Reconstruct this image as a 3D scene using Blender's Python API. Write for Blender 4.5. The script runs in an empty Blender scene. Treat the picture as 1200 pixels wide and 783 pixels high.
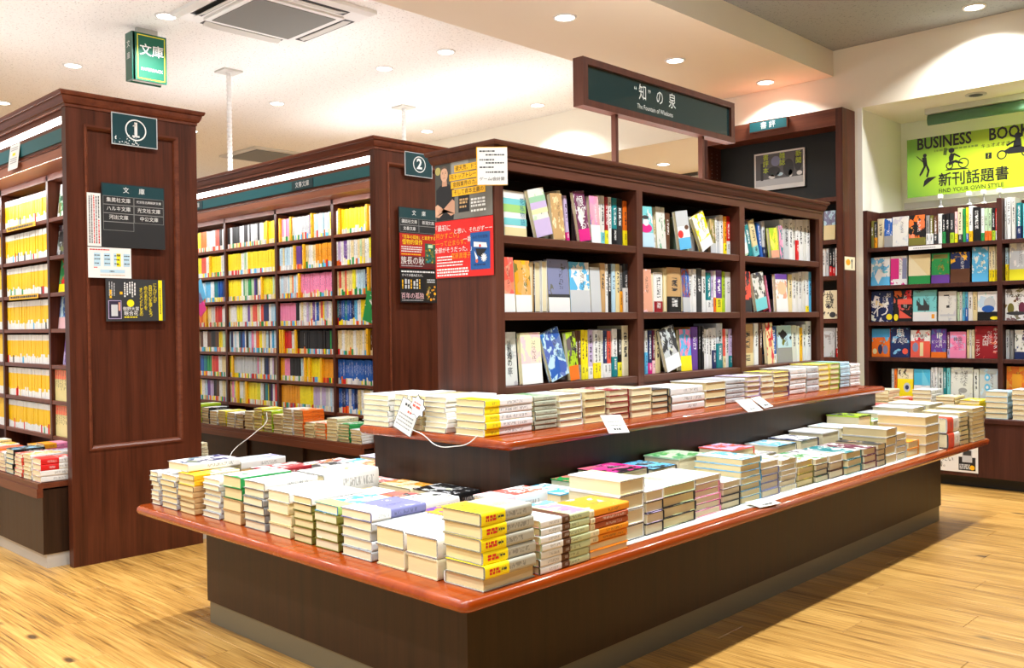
import bpy, math, random
from mathutils import Matrix, Vector
SC = bpy.context.scene
COL = SC.collection
RNG = random.Random(7)
rad = math.radians

# ---------------------------------------------------------------- camera, world, lights, exposure
def make_camera():
    yaw, pitch, roll, f = 0.76730952, -0.01170902, -0.01359132, 1074.5
    F = Vector((math.cos(yaw) * math.cos(pitch), math.sin(yaw) * math.cos(pitch), math.sin(pitch)))
    r = F.cross(Vector((0, 0, 1))).normalized()
    u = r.cross(F)
    c, s = math.cos(roll), math.sin(roll)
    r, u = c * r + s * u, -s * r + c * u
    cam = bpy.data.cameras.new('camera')
    cam.sensor_fit = 'HORIZONTAL'
    cam.sensor_width = 36.0
    cam.lens = 36.0 * f / 1200.0
    cam.clip_start = 0.05
    o = bpy.data.objects.new('camera', cam)
    COL.objects.link(o)
    b = -F
    o.matrix_world = Matrix(((r.x, u.x, b.x, 0), (r.y, u.y, b.y, 0), (r.z, u.z, b.z, 1.0), (0, 0, 0, 1)))
    SC.camera = o
make_camera()
W = bpy.data.worlds.new('shop_world')
SC.world = W
W.use_nodes = True
W.node_tree.nodes['Background'].inputs[0].default_value = (1.0, 1.0, 1.0, 1)
W.node_tree.nodes['Background'].inputs[1].default_value = 0.6
vs = SC.view_settings
vs.view_transform = 'Standard'
vs.look = 'None'
vs.exposure = 0.22
vs.gamma = 1.0
vs.use_curve_mapping = False
SC.cycles.max_bounces = 8
SC.cycles.diffuse_bounces = 5
SC.cycles.glossy_bounces = 4
SC.cycles.sample_clamp_indirect = 6.0
SC.cycles.caustics_reflective = False
SC.cycles.caustics_refractive = False
LAMP_W = 13.5          # each ceiling downlight
TUBE_E = 16.0           # shelf light strips and the added tubes (emission)
LAMP_RGB = (0.965, 0.985, 1.0)
ADDED_TOP_W = 8.0           # up-lighting tubes added on the bookcase tops to brighten the ceiling

# ---------------------------------------------------------------- colours
def lin(c):
    return tuple(((x / 255.0) / 12.92 if x <= 10 else (((x / 255.0) + 0.055) / 1.055) ** 2.4) for x in c)
PAL = {k: lin(v) for k, v in dict(
    white=(234, 235, 232), offwhite=(222, 222, 214), cream=(230, 213, 160), ivory=(236, 226, 188), gray=(150, 150, 148), silver=(196, 200, 202),
    charcoal=(52, 54, 56), black=(24, 24, 26), yellow=(252, 230, 26), lemon=(236, 228, 40), gold=(244, 186, 20), amber=(240, 160, 24), orange=(238, 116, 30),
    red=(214, 34, 34), coral=(232, 90, 70), crimson=(150, 24, 34), wine=(104, 30, 60), pink=(240, 140, 180), magenta=(214, 30, 130), blush=(244, 200, 204),
    violet=(104, 62, 150), lilac=(196, 178, 216), navy=(28, 44, 92), blue=(30, 92, 178), sky=(90, 180, 226), pale_blue=(186, 218, 234), aqua=(120, 204, 208), teal=(24, 128, 134),
    green=(40, 150, 76), lime=(170, 204, 40), pale_green=(192, 220, 180), olive=(120, 116, 48), brown=(94, 58, 36), tan=(196, 158, 106), salmon=(222, 160, 132), sign=(20, 62, 66), plum=(110, 46, 84), steel=(128, 134, 168)).items()}
def pal(k):
    return PAL[k] if isinstance(k, str) else lin(k)

# ---------------------------------------------------------------- materials
class NT:
    def __init__(s, name):
        s.m = bpy.data.materials.new(name); s.m.use_nodes = True
        s.t = s.m.node_tree; s.b = s.t.nodes['Principled BSDF']
    def n(s, typ, **kw):
        x = s.t.nodes.new(typ)
        for k, v in kw.items(): setattr(x, k, v)
        return x
    def l(s, a, b): s.t.links.new(a, b)
    def put(s, sock, v):
        if isinstance(v, bpy.types.NodeSocket): s.l(v, sock)
        else: sock.default_value = v
    def mt(s, op, a, b=0.0, c=0.0, clamp=False):
        x = s.n('ShaderNodeMath', operation=op, use_clamp=clamp)
        for i, v in enumerate((a, b, c)): s.put(x.inputs[i], v)
        return x.outputs[0]
    def vm(s, op, a, b):
        x = s.n('ShaderNodeVectorMath', operation=op)
        s.put(x.inputs[0], a); s.put(x.inputs[1], b)
        return x.outputs[0]
    def mix(s, f, a, b):
        x = s.n('ShaderNodeMix', data_type='RGBA')
        s.put(x.inputs[0], f)
        s.put(x.inputs[6], a if isinstance(a, bpy.types.NodeSocket) else (*a, 1))
        s.put(x.inputs[7], b if isinstance(b, bpy.types.NodeSocket) else (*b, 1))
        return x.outputs[2]
    def ramp(s, f, stops):
        x = s.n('ShaderNodeValToRGB'); e = x.color_ramp.elements
        while len(e) < len(stops): e.new(0.5)
        for i, (p, c) in enumerate(stops): e[i].position = p; e[i].color = (*c, 1)
        s.put(x.inputs[0], f); return x.outputs[0]
    def noise(s, vec, scale=5.0, detail=2.0, rough=0.5):
        x = s.n('ShaderNodeTexNoise'); s.put(x.inputs['Vector'], vec)
        x.inputs['Scale'].default_value = scale; x.inputs['Detail'].default_value = detail; x.inputs['Roughness'].default_value = rough
        return x.outputs
    def comb(s, a, b, c):
        x = s.n('ShaderNodeCombineXYZ')
        for i, v in enumerate((a, b, c)): s.put(x.inputs[i], v)
        return x.outputs[0]
    def attr(s, name, typ='OBJECT'):
        return s.n('ShaderNodeAttribute', attribute_type=typ, attribute_name=name)
    def bump(s, h, strength=0.2, dist=0.002):
        x = s.n('ShaderNodeBump'); x.inputs['Strength'].default_value = strength; x.inputs['Distance'].default_value = dist
        s.l(h, x.inputs['Height']); s.l(x.outputs[0], s.b.inputs['Normal'])

def flat(name, c, rough=0.5, metal=0.0, coat=0.0):
    k = NT(name)
    k.b.inputs['Base Color'].default_value = (*c, 1); k.b.inputs['Roughness'].default_value = rough
    k.b.inputs['Metallic'].default_value = metal; k.b.inputs['Coat Weight'].default_value = coat
    return k.m
_INK = {}
def ink(key, rough=0.45):
    kk = (key, rough)
    if kk not in _INK:
        _INK[kk] = flat('print_' + (key if isinstance(key, str) else '%d_%d_%d' % key), pal(key), rough)
    return _INK[kk]
def emit(name, c, e):
    k = NT(name); k.b.inputs['Base Color'].default_value = (*c, 1)
    k.b.inputs['Emission Color'].default_value = (*c, 1); k.b.inputs['Emission Strength'].default_value = e
    return k.m

def wood(name, dark, light, grain='Z', rough=0.42, coat=0.0, scale=1.0, bump=0.06, spec=0.3):
    k = NT(name)
    tc = k.n('ShaderNodeTexCoord'); oi = k.n('ShaderNodeObjectInfo')
    geo = k.n('ShaderNodeNewGeometry')
    sep = k.n('ShaderNodeSeparateXYZ'); k.l(geo.outputs['Position'], sep.inputs[0])
    x, y, z = sep.outputs
    st = {'Z': (26, 26, 1.1), 'X': (1.1, 26, 26), 'Y': (26, 1.1, 26)}[grain]
    v = k.comb(k.mt('MULTIPLY', x, st[0] * scale), k.mt('MULTIPLY', y, st[1] * scale), k.mt('MULTIPLY', z, st[2] * scale))
    n1 = k.noise(v, 1.0, 3.0, 0.55); n2 = k.noise(v, 5.0, 3.0, 0.6)
    f = k.mt('ADD', k.mt('MULTIPLY', n1[0], 0.65), k.mt('MULTIPLY', n2[0], 0.35))
    c = k.ramp(f, [(0.3, dark), (0.5, tuple((a + b) / 2 for a, b in zip(dark, light))), (0.72, light)])
    k.l(c, k.b.inputs['Base Color'])
    k.l(k.mt('ADD', rough - 0.06, k.mt('MULTIPLY', n1[0], 0.14)), k.b.inputs['Roughness'])
    k.b.inputs['Coat Weight'].default_value = coat; k.b.inputs['Coat Roughness'].default_value = 0.07
    k.b.inputs['Specular IOR Level'].default_value = spec
    k.bump(n2[0], bump, 0.001)
    return k.m
M = {}
M['mahogany'] = wood('mahogany_veneer', lin((50, 23, 12)), lin((96, 47, 28)), 'Z', 0.36)
M['mahogany_x'] = wood('mahogany_veneer_across', lin((84, 41, 26)), lin((122, 66, 43)), 'X', 0.36)
M['mahogany_y'] = wood('mahogany_veneer_along', lin((84, 41, 26)), lin((122, 66, 43)), 'Y', 0.36)
M['walnut'] = wood('dark_walnut_laminate', lin((32, 19, 11)), lin((60, 37, 23)), 'Z', 0.40)
M['case_wood'] = wood('brown_mahogany_case', lin((70, 37, 26)), lin((102, 60, 43)), 'X', 0.42)
M['case_wood_z'] = wood('brown_mahogany_upright', lin((68, 35, 25)), lin((100, 56, 40)), 'Z', 0.42)
M['case_back'] = wood('case_back_panel', lin((44, 28, 24)), lin((58, 38, 32)), 'Z', 0.5)
M['alcove_wood'] = wood('dark_alcove_wood', lin((54, 28, 22)), lin((84, 46, 36)), 'Z', 0.42)
M['lacquer'] = wood('red_lacquered_wood', lin((122, 42, 4)), lin((166, 70, 10)), 'X', 0.24, 0.5, 0.4, 0.015)
M['lacquer_y'] = wood('red_lacquered_wood_along', lin((122, 42, 4)), lin((166, 70, 10)), 'Y', 0.24, 0.5, 0.4, 0.015)
M['plinth'] = flat('brushed_plinth', lin((120, 116, 98)), 0.38, 0.35)
M['plinth_pale'] = flat('pale_plinth', lin((190, 186, 178)), 0.45, 0.1)
M['wall'] = flat('cream_wall_paint', lin((238, 231, 212)), 0.7)
M['wall_white'] = flat('white_wall_paint', lin((238, 234, 222)), 0.6)
M['soffit'] = flat('cream_soffit_paint', lin((240, 232, 214)), 0.75)
M['white_plastic'] = flat('white_plastic', lin((236, 236, 232)), 0.4)
M['pale_plastic'] = flat('pale_plastic', lin((205, 203, 194)), 0.45)
M['dark_plastic'] = flat('dark_plastic', lin((34, 35, 36)), 0.5)
M['filter'] = flat('grey_intake_mesh', lin((122, 122, 116)), 0.7)
M['black_board'] = flat('dark_green_black_board', lin((22, 25, 23)), 0.6)
M['teal'] = flat('teal_sign_board', lin((20, 92, 98)), 0.4)
M['canopy'] = wood('canopy_board_lit_wood', lin((138, 84, 62)), lin((172, 112, 86)), 'Y', 0.4)  # paler than the other wood: strip light on the board put into its colour
M['teal_dark'] = flat('dark_teal_plate', lin((16, 58, 64)), 0.35)
M['glass_board'] = flat('deep_green_sign_glass', lin((24, 52, 54)), 0.18, 0.0, 0.6)
M['lamp'] = emit('lamp_diffuser', (1.0, 0.97, 0.9), 14.0)
M['tube'] = emit('shelf_light_tube', (1.0, 0.97, 0.9), TUBE_E)
M['shade_green'] = flat('green_blind_fabric', lin((86, 122, 92)), 0.7)
def clear_plastic():
    k = NT('clear_plastic'); k.b.inputs['Base Color'].default_value = (0.9, 0.92, 0.92, 1)
    k.b.inputs['Transmission Weight'].default_value = 0.7; k.b.inputs['Roughness'].default_value = 0.15
    return k.m
M['clear'] = clear_plastic()

def ceiling_mat(name, base, fleck, amount):
    k = NT(name); geo = k.n('ShaderNodeNewGeometry')
    n = k.noise(geo.outputs['Position'], 75.0, 2.0, 0.6)
    n2 = k.noise(geo.outputs['Position'], 210.0, 1.0, 0.5)
    f = k.mt('MULTIPLY', k.mt('GREATER_THAN', n[0], 0.62), k.mt('GREATER_THAN', n2[0], 0.5))
    k.l(k.mix(k.mt('MULTIPLY', f, amount), base, fleck), k.b.inputs['Base Color'])
    k.b.inputs['Roughness'].default_value = 0.85
    k.bump(n[0], 0.25, 0.003)
    return k.m
M['ceil_white'] = ceiling_mat('white_acoustic_board', lin((244, 243, 238)), lin((150, 146, 138)), 0.75)
M['ceil_grey'] = ceiling_mat('grey_acoustic_board', lin((150, 154, 152)), lin((84, 88, 88)), 0.7)

def plank_mat():
    k = NT('oak_floor_plank')
    tc = k.n('ShaderNodeTexCoord'); oi = k.n('ShaderNodeObjectInfo'); rnd = oi.outputs['Random']
    sep = k.n('ShaderNodeSeparateXYZ'); k.l(tc.outputs['Object'], sep.inputs[0])
    x, y, z = sep.outputs
    off = k.mt('MULTIPLY', rnd, 37.0)
    geo = k.n('ShaderNodeNewGeometry'); sg = k.n('ShaderNodeSeparateXYZ'); k.l(geo.outputs['Position'], sg.inputs[0])
    n1 = k.noise(k.comb(k.mt('ADD', k.mt('MULTIPLY', x, 150.0), off), k.mt('MULTIPLY', y, 3.2), off), 1.0, 4.0, 0.7)
    n2 = k.noise(k.comb(k.mt('MULTIPLY', sg.outputs[0], 14.0), k.mt('MULTIPLY', sg.outputs[1], 1.6), 0.0), 1.0, 3.0, 0.55)
    f = k.mt('ADD', k.mt('MULTIPLY', n1[0], 0.62), k.mt('MULTIPLY', n2[0], 0.38))
    c = k.ramp(f, [(0.36, lin((100, 66, 28))), (0.48, lin((176, 130, 62))), (0.62, lin((210, 166, 92)))])
    vo = k.n('ShaderNodeTexVoronoi'); k.l(k.comb(k.mt('ADD', k.mt('MULTIPLY', x, 8.0), off), k.mt('MULTIPLY', y, 3.4), off), vo.inputs['Vector'])
    vo.inputs['Scale'].default_value = 1.0
    vs_ = k.n('ShaderNodeSeparateColor'); k.l(vo.outputs['Color'], vs_.inputs[0])
    knot = k.mt('MULTIPLY', k.mt('SUBTRACT', 1.7, k.mt('MULTIPLY', vo.outputs['Distance'], 11.0), clamp=True), k.mt('GREATER_THAN', vs_.outputs[0], 0.5))
    c = k.mix(k.mt('MULTIPLY', knot, 0.9), c, lin((50, 32, 22)))
    tint = k.mt('ADD', 0.95, k.mt('MULTIPLY', rnd, 0.08))
    hs = k.n('ShaderNodeHueSaturation'); k.l(tint, hs.inputs['Value']); k.l(c, hs.inputs['Color'])
    k.l(hs.outputs[0], k.b.inputs['Base Color'])
    k.l(k.mt('ADD', 0.24, k.mt('MULTIPLY', n1[0], 0.16)), k.b.inputs['Roughness'])
    k.bump(n1[0], 0.12, 0.001)
    return k.m
M['plank'] = plank_mat()

def cover_mat():
    # unit book space: x -.5 (foot) .. .5 (head), y -.5 (spine) .. .5, z 0 .. 1
    k = NT('printed_book_cover')
    tc = k.n('ShaderNodeTexCoord'); oi = k.n('ShaderNodeObjectInfo')
    sp = k.n('ShaderNodeSeparateXYZ'); k.l(tc.outputs['Object'], sp.inputs[0]); u, v, z = sp.outputs
    sn = k.n('ShaderNodeSeparateXYZ'); k.l(tc.outputs['Normal'], sn.inputs[0])
    spine = k.mt('LESS_THAN', sn.outputs[1], -0.5)
    face = k.mt('GREATER_THAN', k.mt('ABSOLUTE', sn.outputs[2]), 0.5)
    seed = k.mt('MULTIPLY', oi.outputs['Random'], 91.0)
    base = oi.outputs['Color']
    c2 = k.attr('c2').outputs['Color']; art = k.attr('art').outputs['Fac']
    bc = k.attr('bc').outputs['Color']; bf = k.attr('bf').outputs['Fac']; tf = k.attr('tf').outputs['Fac']
    lum = k.n('ShaderNodeRGBToBW'); k.l(base, lum.inputs[0])
    txt = k.mix(k.mt('GREATER_THAN', lum.outputs[0], 0.2), (0.86, 0.86, 0.84), (0.03, 0.03, 0.035))
    # picture on the cover face
    vo = k.n('ShaderNodeTexVoronoi'); vo.inputs['Scale'].default_value = 1.0
    k.l(k.comb(k.mt('MULTIPLY', u, 4.2), k.mt('MULTIPLY', v, 2.8), seed), vo.inputs['Vector'])
    sv = k.n('ShaderNodeSeparateColor'); k.l(vo.outputs['Color'], sv.inputs[0])
    nz = k.noise(k.comb(k.mt('MULTIPLY', u, 5.0), k.mt('MULTIPLY', v, 3.5), seed), 1.0, 3.0, 0.6)
    tone = k.mt('MULTIPLY', k.mt('GREATER_THAN', k.mt('ADD', nz[0], k.mt('MULTIPLY', sv.outputs[0], 0.3)), k.mt('SUBTRACT', 0.86, k.mt('MULTIPLY', art, 0.58))), face)
    pic = k.mix(k.mt('MULTIPLY', sv.outputs[1], 0.18), c2, vo.outputs['Color'])
    c = k.mix(k.mt('MULTIPLY', tone, k.mt('GREATER_THAN', art, 0.01)), base, pic)
    # band round the foot, optional strip at the head
    c = k.mix(k.mt('LESS_THAN', u, k.mt('SUBTRACT', bf, 0.5)), c, bc)
    c = k.mix(k.mt('GREATER_THAN', u, k.mt('SUBTRACT', 0.5, tf)), c, (0.82, 0.82, 0.78))
    # lettering: columns of small marks on the spine, lines on the face
    g = k.noise(k.comb(k.mt('MULTIPLY', u, 46.0), k.mt('MULTIPLY', z, 3.0), seed), 1.0, 1.0, 0.5)
    inz = k.mt('LESS_THAN', k.mt('ABSOLUTE', k.mt('SUBTRACT', z, 0.5)), 0.2)
    inu = k.mt('LESS_THAN', k.mt('ABSOLUTE', k.mt('SUBTRACT', u, 0.12)), k.mt('ADD', 0.14, k.mt('MULTIPLY', oi.outputs['Random'], 0.16)))
    mark = k.mt('MULTIPLY', k.mt('MULTIPLY', inz, inu), k.mt('MULTIPLY', spine, k.mt('GREATER_THAN', g[0], 0.5)))
    g2 = k.noise(k.comb(k.mt('MULTIPLY', u, 40.0), k.mt('MULTIPLY', v, 17.0), seed), 1.0, 1.0, 0.5)
    line = k.mt('LESS_THAN', k.mt('ABSOLUTE', k.mt('SUBTRACT', v, -0.12)), 0.09)
    inf = k.mt('LESS_THAN', k.mt('ABSOLUTE', k.mt('SUBTRACT', u, 0.14)), 0.2)
    mark2 = k.mt('MULTIPLY', k.mt('MULTIPLY', line, inf), k.mt('MULTIPLY', face, k.mt('GREATER_THAN', g2[0], 0.53)))
    mk = k.mt('MULTIPLY', k.mt('MAXIMUM', mark, k.mt('MULTIPLY', mark2, k.mt('GREATER_THAN', art, 0.01))), k.attr('tx').outputs['Fac'])
    c = k.mix(mk, c, txt)
    k.l(c, k.b.inputs['Base Color'])
    k.b.inputs['Roughness'].default_value = 0.42
    k.b.inputs['Specular IOR Level'].default_value = 0.35
    return k.m
M['cover'] = cover_mat()
def page_mat():
    k = NT('book_page_edges')
    tc = k.n('ShaderNodeTexCoord'); oi = k.n('ShaderNodeObjectInfo')
    sp = k.n('ShaderNodeSeparateXYZ'); k.l(tc.outputs['Object'], sp.inputs[0])
    n = k.noise(k.comb(k.mt('MULTIPLY', sp.outputs[0], 1.5), k.mt('MULTIPLY', sp.outputs[1], 1.5), k.mt('MULTIPLY', sp.outputs[2], 30.0)), 1.0, 2.0, 0.5)
    k.l(k.mix(k.mt('MULTIPLY', n[0], 0.3), oi.outputs['Color'], lin((176, 160, 120))), k.b.inputs['Base Color'])
    k.b.inputs['Roughness'].default_value = 0.8
    k.bump(n[0], 0.15, 0.0006)
    return k.m
M['pages'] = page_mat()
def stuff_mat():
    k = NT('paperback_row')
    a = k.attr('tint', 'GEOMETRY')
    geo = k.n('ShaderNodeNewGeometry')
    sp = k.n('ShaderNodeSeparateXYZ'); k.l(geo.outputs['Position'], sp.inputs[0])
    n = k.noise(k.comb(k.mt('MULTIPLY', sp.outputs[0], 90.0), k.mt('MULTIPLY', sp.outputs[1], 170.0), k.mt('MULTIPLY', sp.outputs[2], 240.0)), 1.0, 1.0, 0.5)
    k.l(k.mix(k.mt('MULTIPLY', k.mt('GREATER_THAN', n[0], 0.6), 0.28), a.outputs['Color'], (0.05, 0.05, 0.05)), k.b.inputs['Base Color'])
    k.b.inputs['Roughness'].default_value = 0.45
    return k.m
M['stuff'] = stuff_mat()

# ---------------------------------------------------------------- helpers
class MB:
    def __init__(s): s.v = []; s.f = []; s.mi = []
    def quad(s, pts, m=0):
        b = len(s.v); s.v += [tuple(p) for p in pts]; s.f.append(tuple(range(b, b + len(pts)))); s.mi.append(m)
    def box(s, x0, x1, y0, y1, z0, z1, m=0, bev=0.0):
        if bev > 0: return s.bbox(x0, x1, y0, y1, z0, z1, m, bev)
        b = len(s.v)
        s.v += [(x0, y0, z0), (x1, y0, z0), (x1, y1, z0), (x0, y1, z0), (x0, y0, z1), (x1, y0, z1), (x1, y1, z1), (x0, y1, z1)]
        for q in ((3, 2, 1, 0), (4, 5, 6, 7), (0, 1, 5, 4), (1, 2, 6, 5), (2, 3, 7, 6), (3, 0, 4, 7)):
            s.f.append(tuple(b + i for i in q)); s.mi.append(m)
        return s
    def bbox(s, x0, x1, y0, y1, z0, z1, m, e):
        # top edges bevelled
        b = len(s.v)
        def ring(i, z): return [(x0 + i, y0 + i, z), (x1 - i, y0 + i, z), (x1 - i, y1 - i, z), (x0 + i, y1 - i, z)]
        s.v += ring(0, z0) + ring(0, z1 - e) + ring(e, z1)
        s.f.append((b + 3, b + 2, b + 1, b)); s.f.append((b + 8, b + 9, b + 10, b + 11)); s.mi += [m, m]
        for r in (0, 4):
            for i in range(4):
                j = (i + 1) % 4
                s.f.append((b + r + i, b + r + j, b + r + 4 + j, b + r + 4 + i)); s.mi.append(m)
        return s
    def loops(s, rings, m=0, cap0=True, cap1=True):
        b = len(s.v); n = len(rings[0])
        for r in rings: s.v += [tuple(p) for p in r]
        for k in range(len(rings) - 1):
            for i in range(n):
                j = (i + 1) % n
                s.f.append((b + k * n + i, b + k * n + j, b + (k + 1) * n + j, b + (k + 1) * n + i)); s.mi.append(m)
        if cap0: s.f.append(tuple(b + i for i in reversed(range(n)))); s.mi.append(m)
        if cap1: s.f.append(tuple(b + (len(rings) - 1) * n + i for i in range(n))); s.mi.append(m)
        return s
    def cyl(s, c, r0, r1, z0, z1, n=24, m=0):
        return s.loops([[(c[0] + r * math.cos(2 * math.pi * i / n), c[1] + r * math.sin(2 * math.pi * i / n), z) for i in range(n)] for r, z in ((r0, z0), (r1, z1))], m)
    def mesh(s, name, mats, smooth=False):
        me = bpy.data.meshes.new(name); me.from_pydata(s.v, [], s.f)
        for mt in mats: me.materials.append(mt)
        me.polygons.foreach_set('material_index', s.mi)
        if smooth: me.polygons.foreach_set('use_smooth', [True] * len(s.f))
        me.update(); return me
def link(name, me, parent=None, mat=None):
    o = bpy.data.objects.new(name, me); COL.objects.link(o)
    if parent is not None: o.parent = parent
    if mat is not None: o.matrix_local = mat
    return o
def part(name, mb, mats, parent=None, smooth=False):
    if not isinstance(mats, (list, tuple)): mats = [mats]
    return link(name, mb.mesh(name, mats, smooth), parent)
def tag(o, label=None, cat=None, group=None, kind=None):
    if label: o['label'] = label
    if cat: o['category'] = cat
    if group: o['group'] = group
    if kind: o['kind'] = kind
    return o
def thing(name, label, cat, loc=(0, 0, 0), group=None, kind=None, mat=None):
    o = bpy.data.objects.new(name, None); COL.objects.link(o); o.empty_display_size = 0.05
    if mat is not None: o.matrix_world = mat
    else: o.location = loc
    return tag(o, label, cat, group, kind)
def local(parent, mb):
    l = parent.location
    mb.v = [(a - l.x, b - l.y, c - l.z) for a, b, c in mb.v]
    return mb
def wpart(name, mb, mats, parent, smooth=False):
    return part(name, local(parent, mb), mats, parent, smooth)
def struct(name, mb, mats, label, cat=None):
    return tag(part(name, mb, mats), label, None, None, 'structure')
def frame(o, a, b, n):
    return Matrix(((a[0], b[0], n[0], o[0]), (a[1], b[1], n[1], o[1]), (a[2], b[2], n[2], o[2]), (0, 0, 0, 1)))
_TX = {}
def text(parent, body, x, y, size, mat, z=0.0012, align='CENTER', space=1.0, wide=1.0, name='lettering', bold=0.0):
    key = (body, align, space, bold)
    if key not in _TX:
        c = bpy.data.curves.new('lettering', 'FONT'); c.body = body; c.align_x = align; c.align_y = 'CENTER'; c.resolution_u = 2; c.space_line = space; c.offset = bold
        t = bpy.data.objects.new('lettering', c); COL.objects.link(t); bpy.context.view_layer.update()
        me = bpy.data.meshes.new_from_object(t.evaluated_get(bpy.context.evaluated_depsgraph_get()))
        bpy.data.objects.remove(t); _TX[key] = me
    me = _TX[key].copy(); me.materials.clear(); me.materials.append(mat)
    return link(name, me, parent, Matrix.Translation((x, y, z)) @ Matrix.Diagonal((size * wide, size, size, 1)))
def vtext(parent, body, x, y, size, mat, **kw):
    return text(parent, '\n'.join(body), x, y, size, mat, space=kw.pop('space', 1.0), **kw)
def decal(parent, pts, mat, z=0.0006, name='print_patch'):
    mb = MB(); mb.quad([(p[0], p[1], z) for p in pts])
    return part(name, mb, mat, parent)
def rect(parent, x0, x1, y0, y1, mat, z=0.0006, name='print_patch'):
    return decal(parent, [(x0, y0), (x1, y0), (x1, y1), (x0, y1)], mat, z, name)
def disc(parent, x, y, r, mat, z=0.0008, ry=None, n=20, name='print_dot'):
    return decal(parent, [(x + r * math.cos(2 * math.pi * i / n), y + (ry or r) * math.sin(2 * math.pi * i / n)) for i in range(n)], mat, z, name)
def ring(parent, x, y, r, w, mat, z=0.0008, name='print_ring'):
    mb = MB(); n = 32
    for i in range(n):
        a, b = 2 * math.pi * i / n, 2 * math.pi * (i + 1) / n
        mb.quad([(x + rr * math.cos(t), y + rr * math.sin(t), z) for rr, t in ((r, a), (r, b), (r - w, b), (r - w, a))])
    return part(name, mb, mat, parent)
def lines(parent, x0, x1, ys, h, mat, z=0.0007, vertical=False, name='small_print'):
    """rows (or columns) of unreadable small print: short flat dashes in one mesh"""
    mb = MB()
    for q in ys:
        p = x0
        while p < x1 - h:
            w = min(h * RNG.uniform(0.6, 2.4), x1 - p)
            a = [(p, q), (p + w, q), (p + w, q + h), (p, q + h)]
            if vertical: a = [(j, i) for i, j in reversed(a)]
            mb.quad([(*t, z) for t in a]); p += w + h * 0.45
    return part(name, mb, mat, parent)
def sheet(name, label, cat, o, a, n, w, h, t, mat, group=None, back=0.0):
    """a flat board or paper, its lower-left corner at o, width along a, height up, facing n"""
    b = Vector(n).cross(Vector(a))
    root = thing(name, label, cat, group=group, mat=frame(o, a, b, n))
    mb = MB(); mb.box(0, w, 0, h, -t, 0)
    part('board' if t > 0.003 else 'paper', mb, mat, root)
    return root
NX, NY, PX = (-1, 0, 0), (0, -1, 0), (1, 0, 0)
ORD = 'first second third fourth fifth sixth seventh eighth ninth tenth eleventh twelfth thirteenth fourteenth fifteenth sixteenth seventeenth eighteenth nineteenth'.split()
def nth(i):
    if i < 19: return ORD[i]
    t, u = divmod(i + 1, 10)
    tens = {2: 'twent', 3: 'thirt', 4: 'fort', 5: 'fift', 6: 'sixt', 7: 'sevent'}[t]
    return tens + 'ieth' if u == 0 else tens + 'y-' + ORD[u - 1]

# ---------------------------------------------------------------- books
def profile_cover():
    # C-shaped cover in (y, z), rounded spine, extruded along x
    ro = []
    def arc(cy, cz, ry, rz, a0, a1, n=4):
        return [(cy + ry * math.cos(rad(a0 + (a1 - a0) * i / n)), cz + rz * math.sin(rad(a0 + (a1 - a0) * i / n))) for i in range(n + 1)]
    out = [(0.5, 0.0)] + arc(-0.465, 0.24, 0.035, 0.24, -90, -180, 3) + arc(-0.465, 0.76, 0.035, 0.24, 180, 90, 3) + [(0.5, 1.0)]
    inn = [(0.5, 0.075), (-0.462, 0.075), (-0.462, 0.925), (0.5, 0.925)]
    return out, inn
def mesh_cover():
    out, inn = profile_cover(); mb = MB()
    no = len(out)
    for i in range(no - 1):
        (y0, z0), (y1, z1) = out[i], out[i + 1]
        mb.quad([(0.5, y0, z0), (0.5, y1, z1), (-0.5, y1, z1), (-0.5, y0, z0)][::-1])
    for i in range(3):
        (y0, z0), (y1, z1) = inn[i], inn[i + 1]
        mb.quad([(0.5, y0, z0), (0.5, y1, z1), (-0.5, y1, z1), (-0.5, y0, z0)])
    for a, b in (((0.5, 0.0), (0.5, 0.075)), ((0.5, 0.925), (0.5, 1.0))):
        mb.quad([(-0.5, *a), (0.5, *a), (0.5, *b), (-0.5, *b)])
    for x, rev in ((0.5, False), (-0.5, True)):
        for poly in ([(0.5, 0), (0.5, 0.075), (-0.462, 0.075), out[2], out[1]], [(-0.462, 0.075), (-0.462, 0.925), out[-5], out[-4], out[-5 - 1], out[4], out[3], out[2]][:0] or [(-0.462, 0.075), (-0.462, 0.925), out[6], out[5], out[4], out[3], out[2]], [(-0.462, 0.925), (0.5, 0.925), (0.5, 1.0), out[-2], out[-3], out[6]]):
            p = [(x, *q) for q in poly]
            mb.quad(p if rev else p[::-1])
    return mb.mesh('book_cover', [M['cover']])
def mesh_pages():
    mb = MB(); mb.box(-0.483, 0.483, -0.46, 0.478, 0.07, 0.93)
    return mb.mesh('book_pages', [M['pages']])
def mesh_band():
    out, inn = profile_cover(); mb = MB()
    o2 = [(y * 1.012 if y < 0 else y, (z - 0.5) * 1.025 + 0.5) for y, z in out]
    for i in range(len(o2) - 1):
        (y0, z0), (y1, z1) = o2[i], o2[i + 1]
        mb.quad([(0.5, y0, z0), (0.5, y1, z1), (-0.5, y1, z1), (-0.5, y0, z0)][::-1])
    return mb.mesh('book_band', [M['cover']])
def mesh_paperback():
    mb = MB(); mb.box(-0.5, 0.5, -0.5, 0.46, 0, 1, 0)
    me = MB()
    out = MB(); out.box(-0.5, 0.5, -0.5, 0.5, 0.02, 0.98, 0)
    # page faces: head, foot and fore-edge
    out.mi = [0, 0, 0, 1, 1, 1]
    return out.mesh('paperback', [M['cover'], M['pages']])
ME_COVER, ME_PAGES, ME_BAND, ME_PB = mesh_cover(), mesh_pages(), mesh_band(), mesh_paperback()
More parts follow.
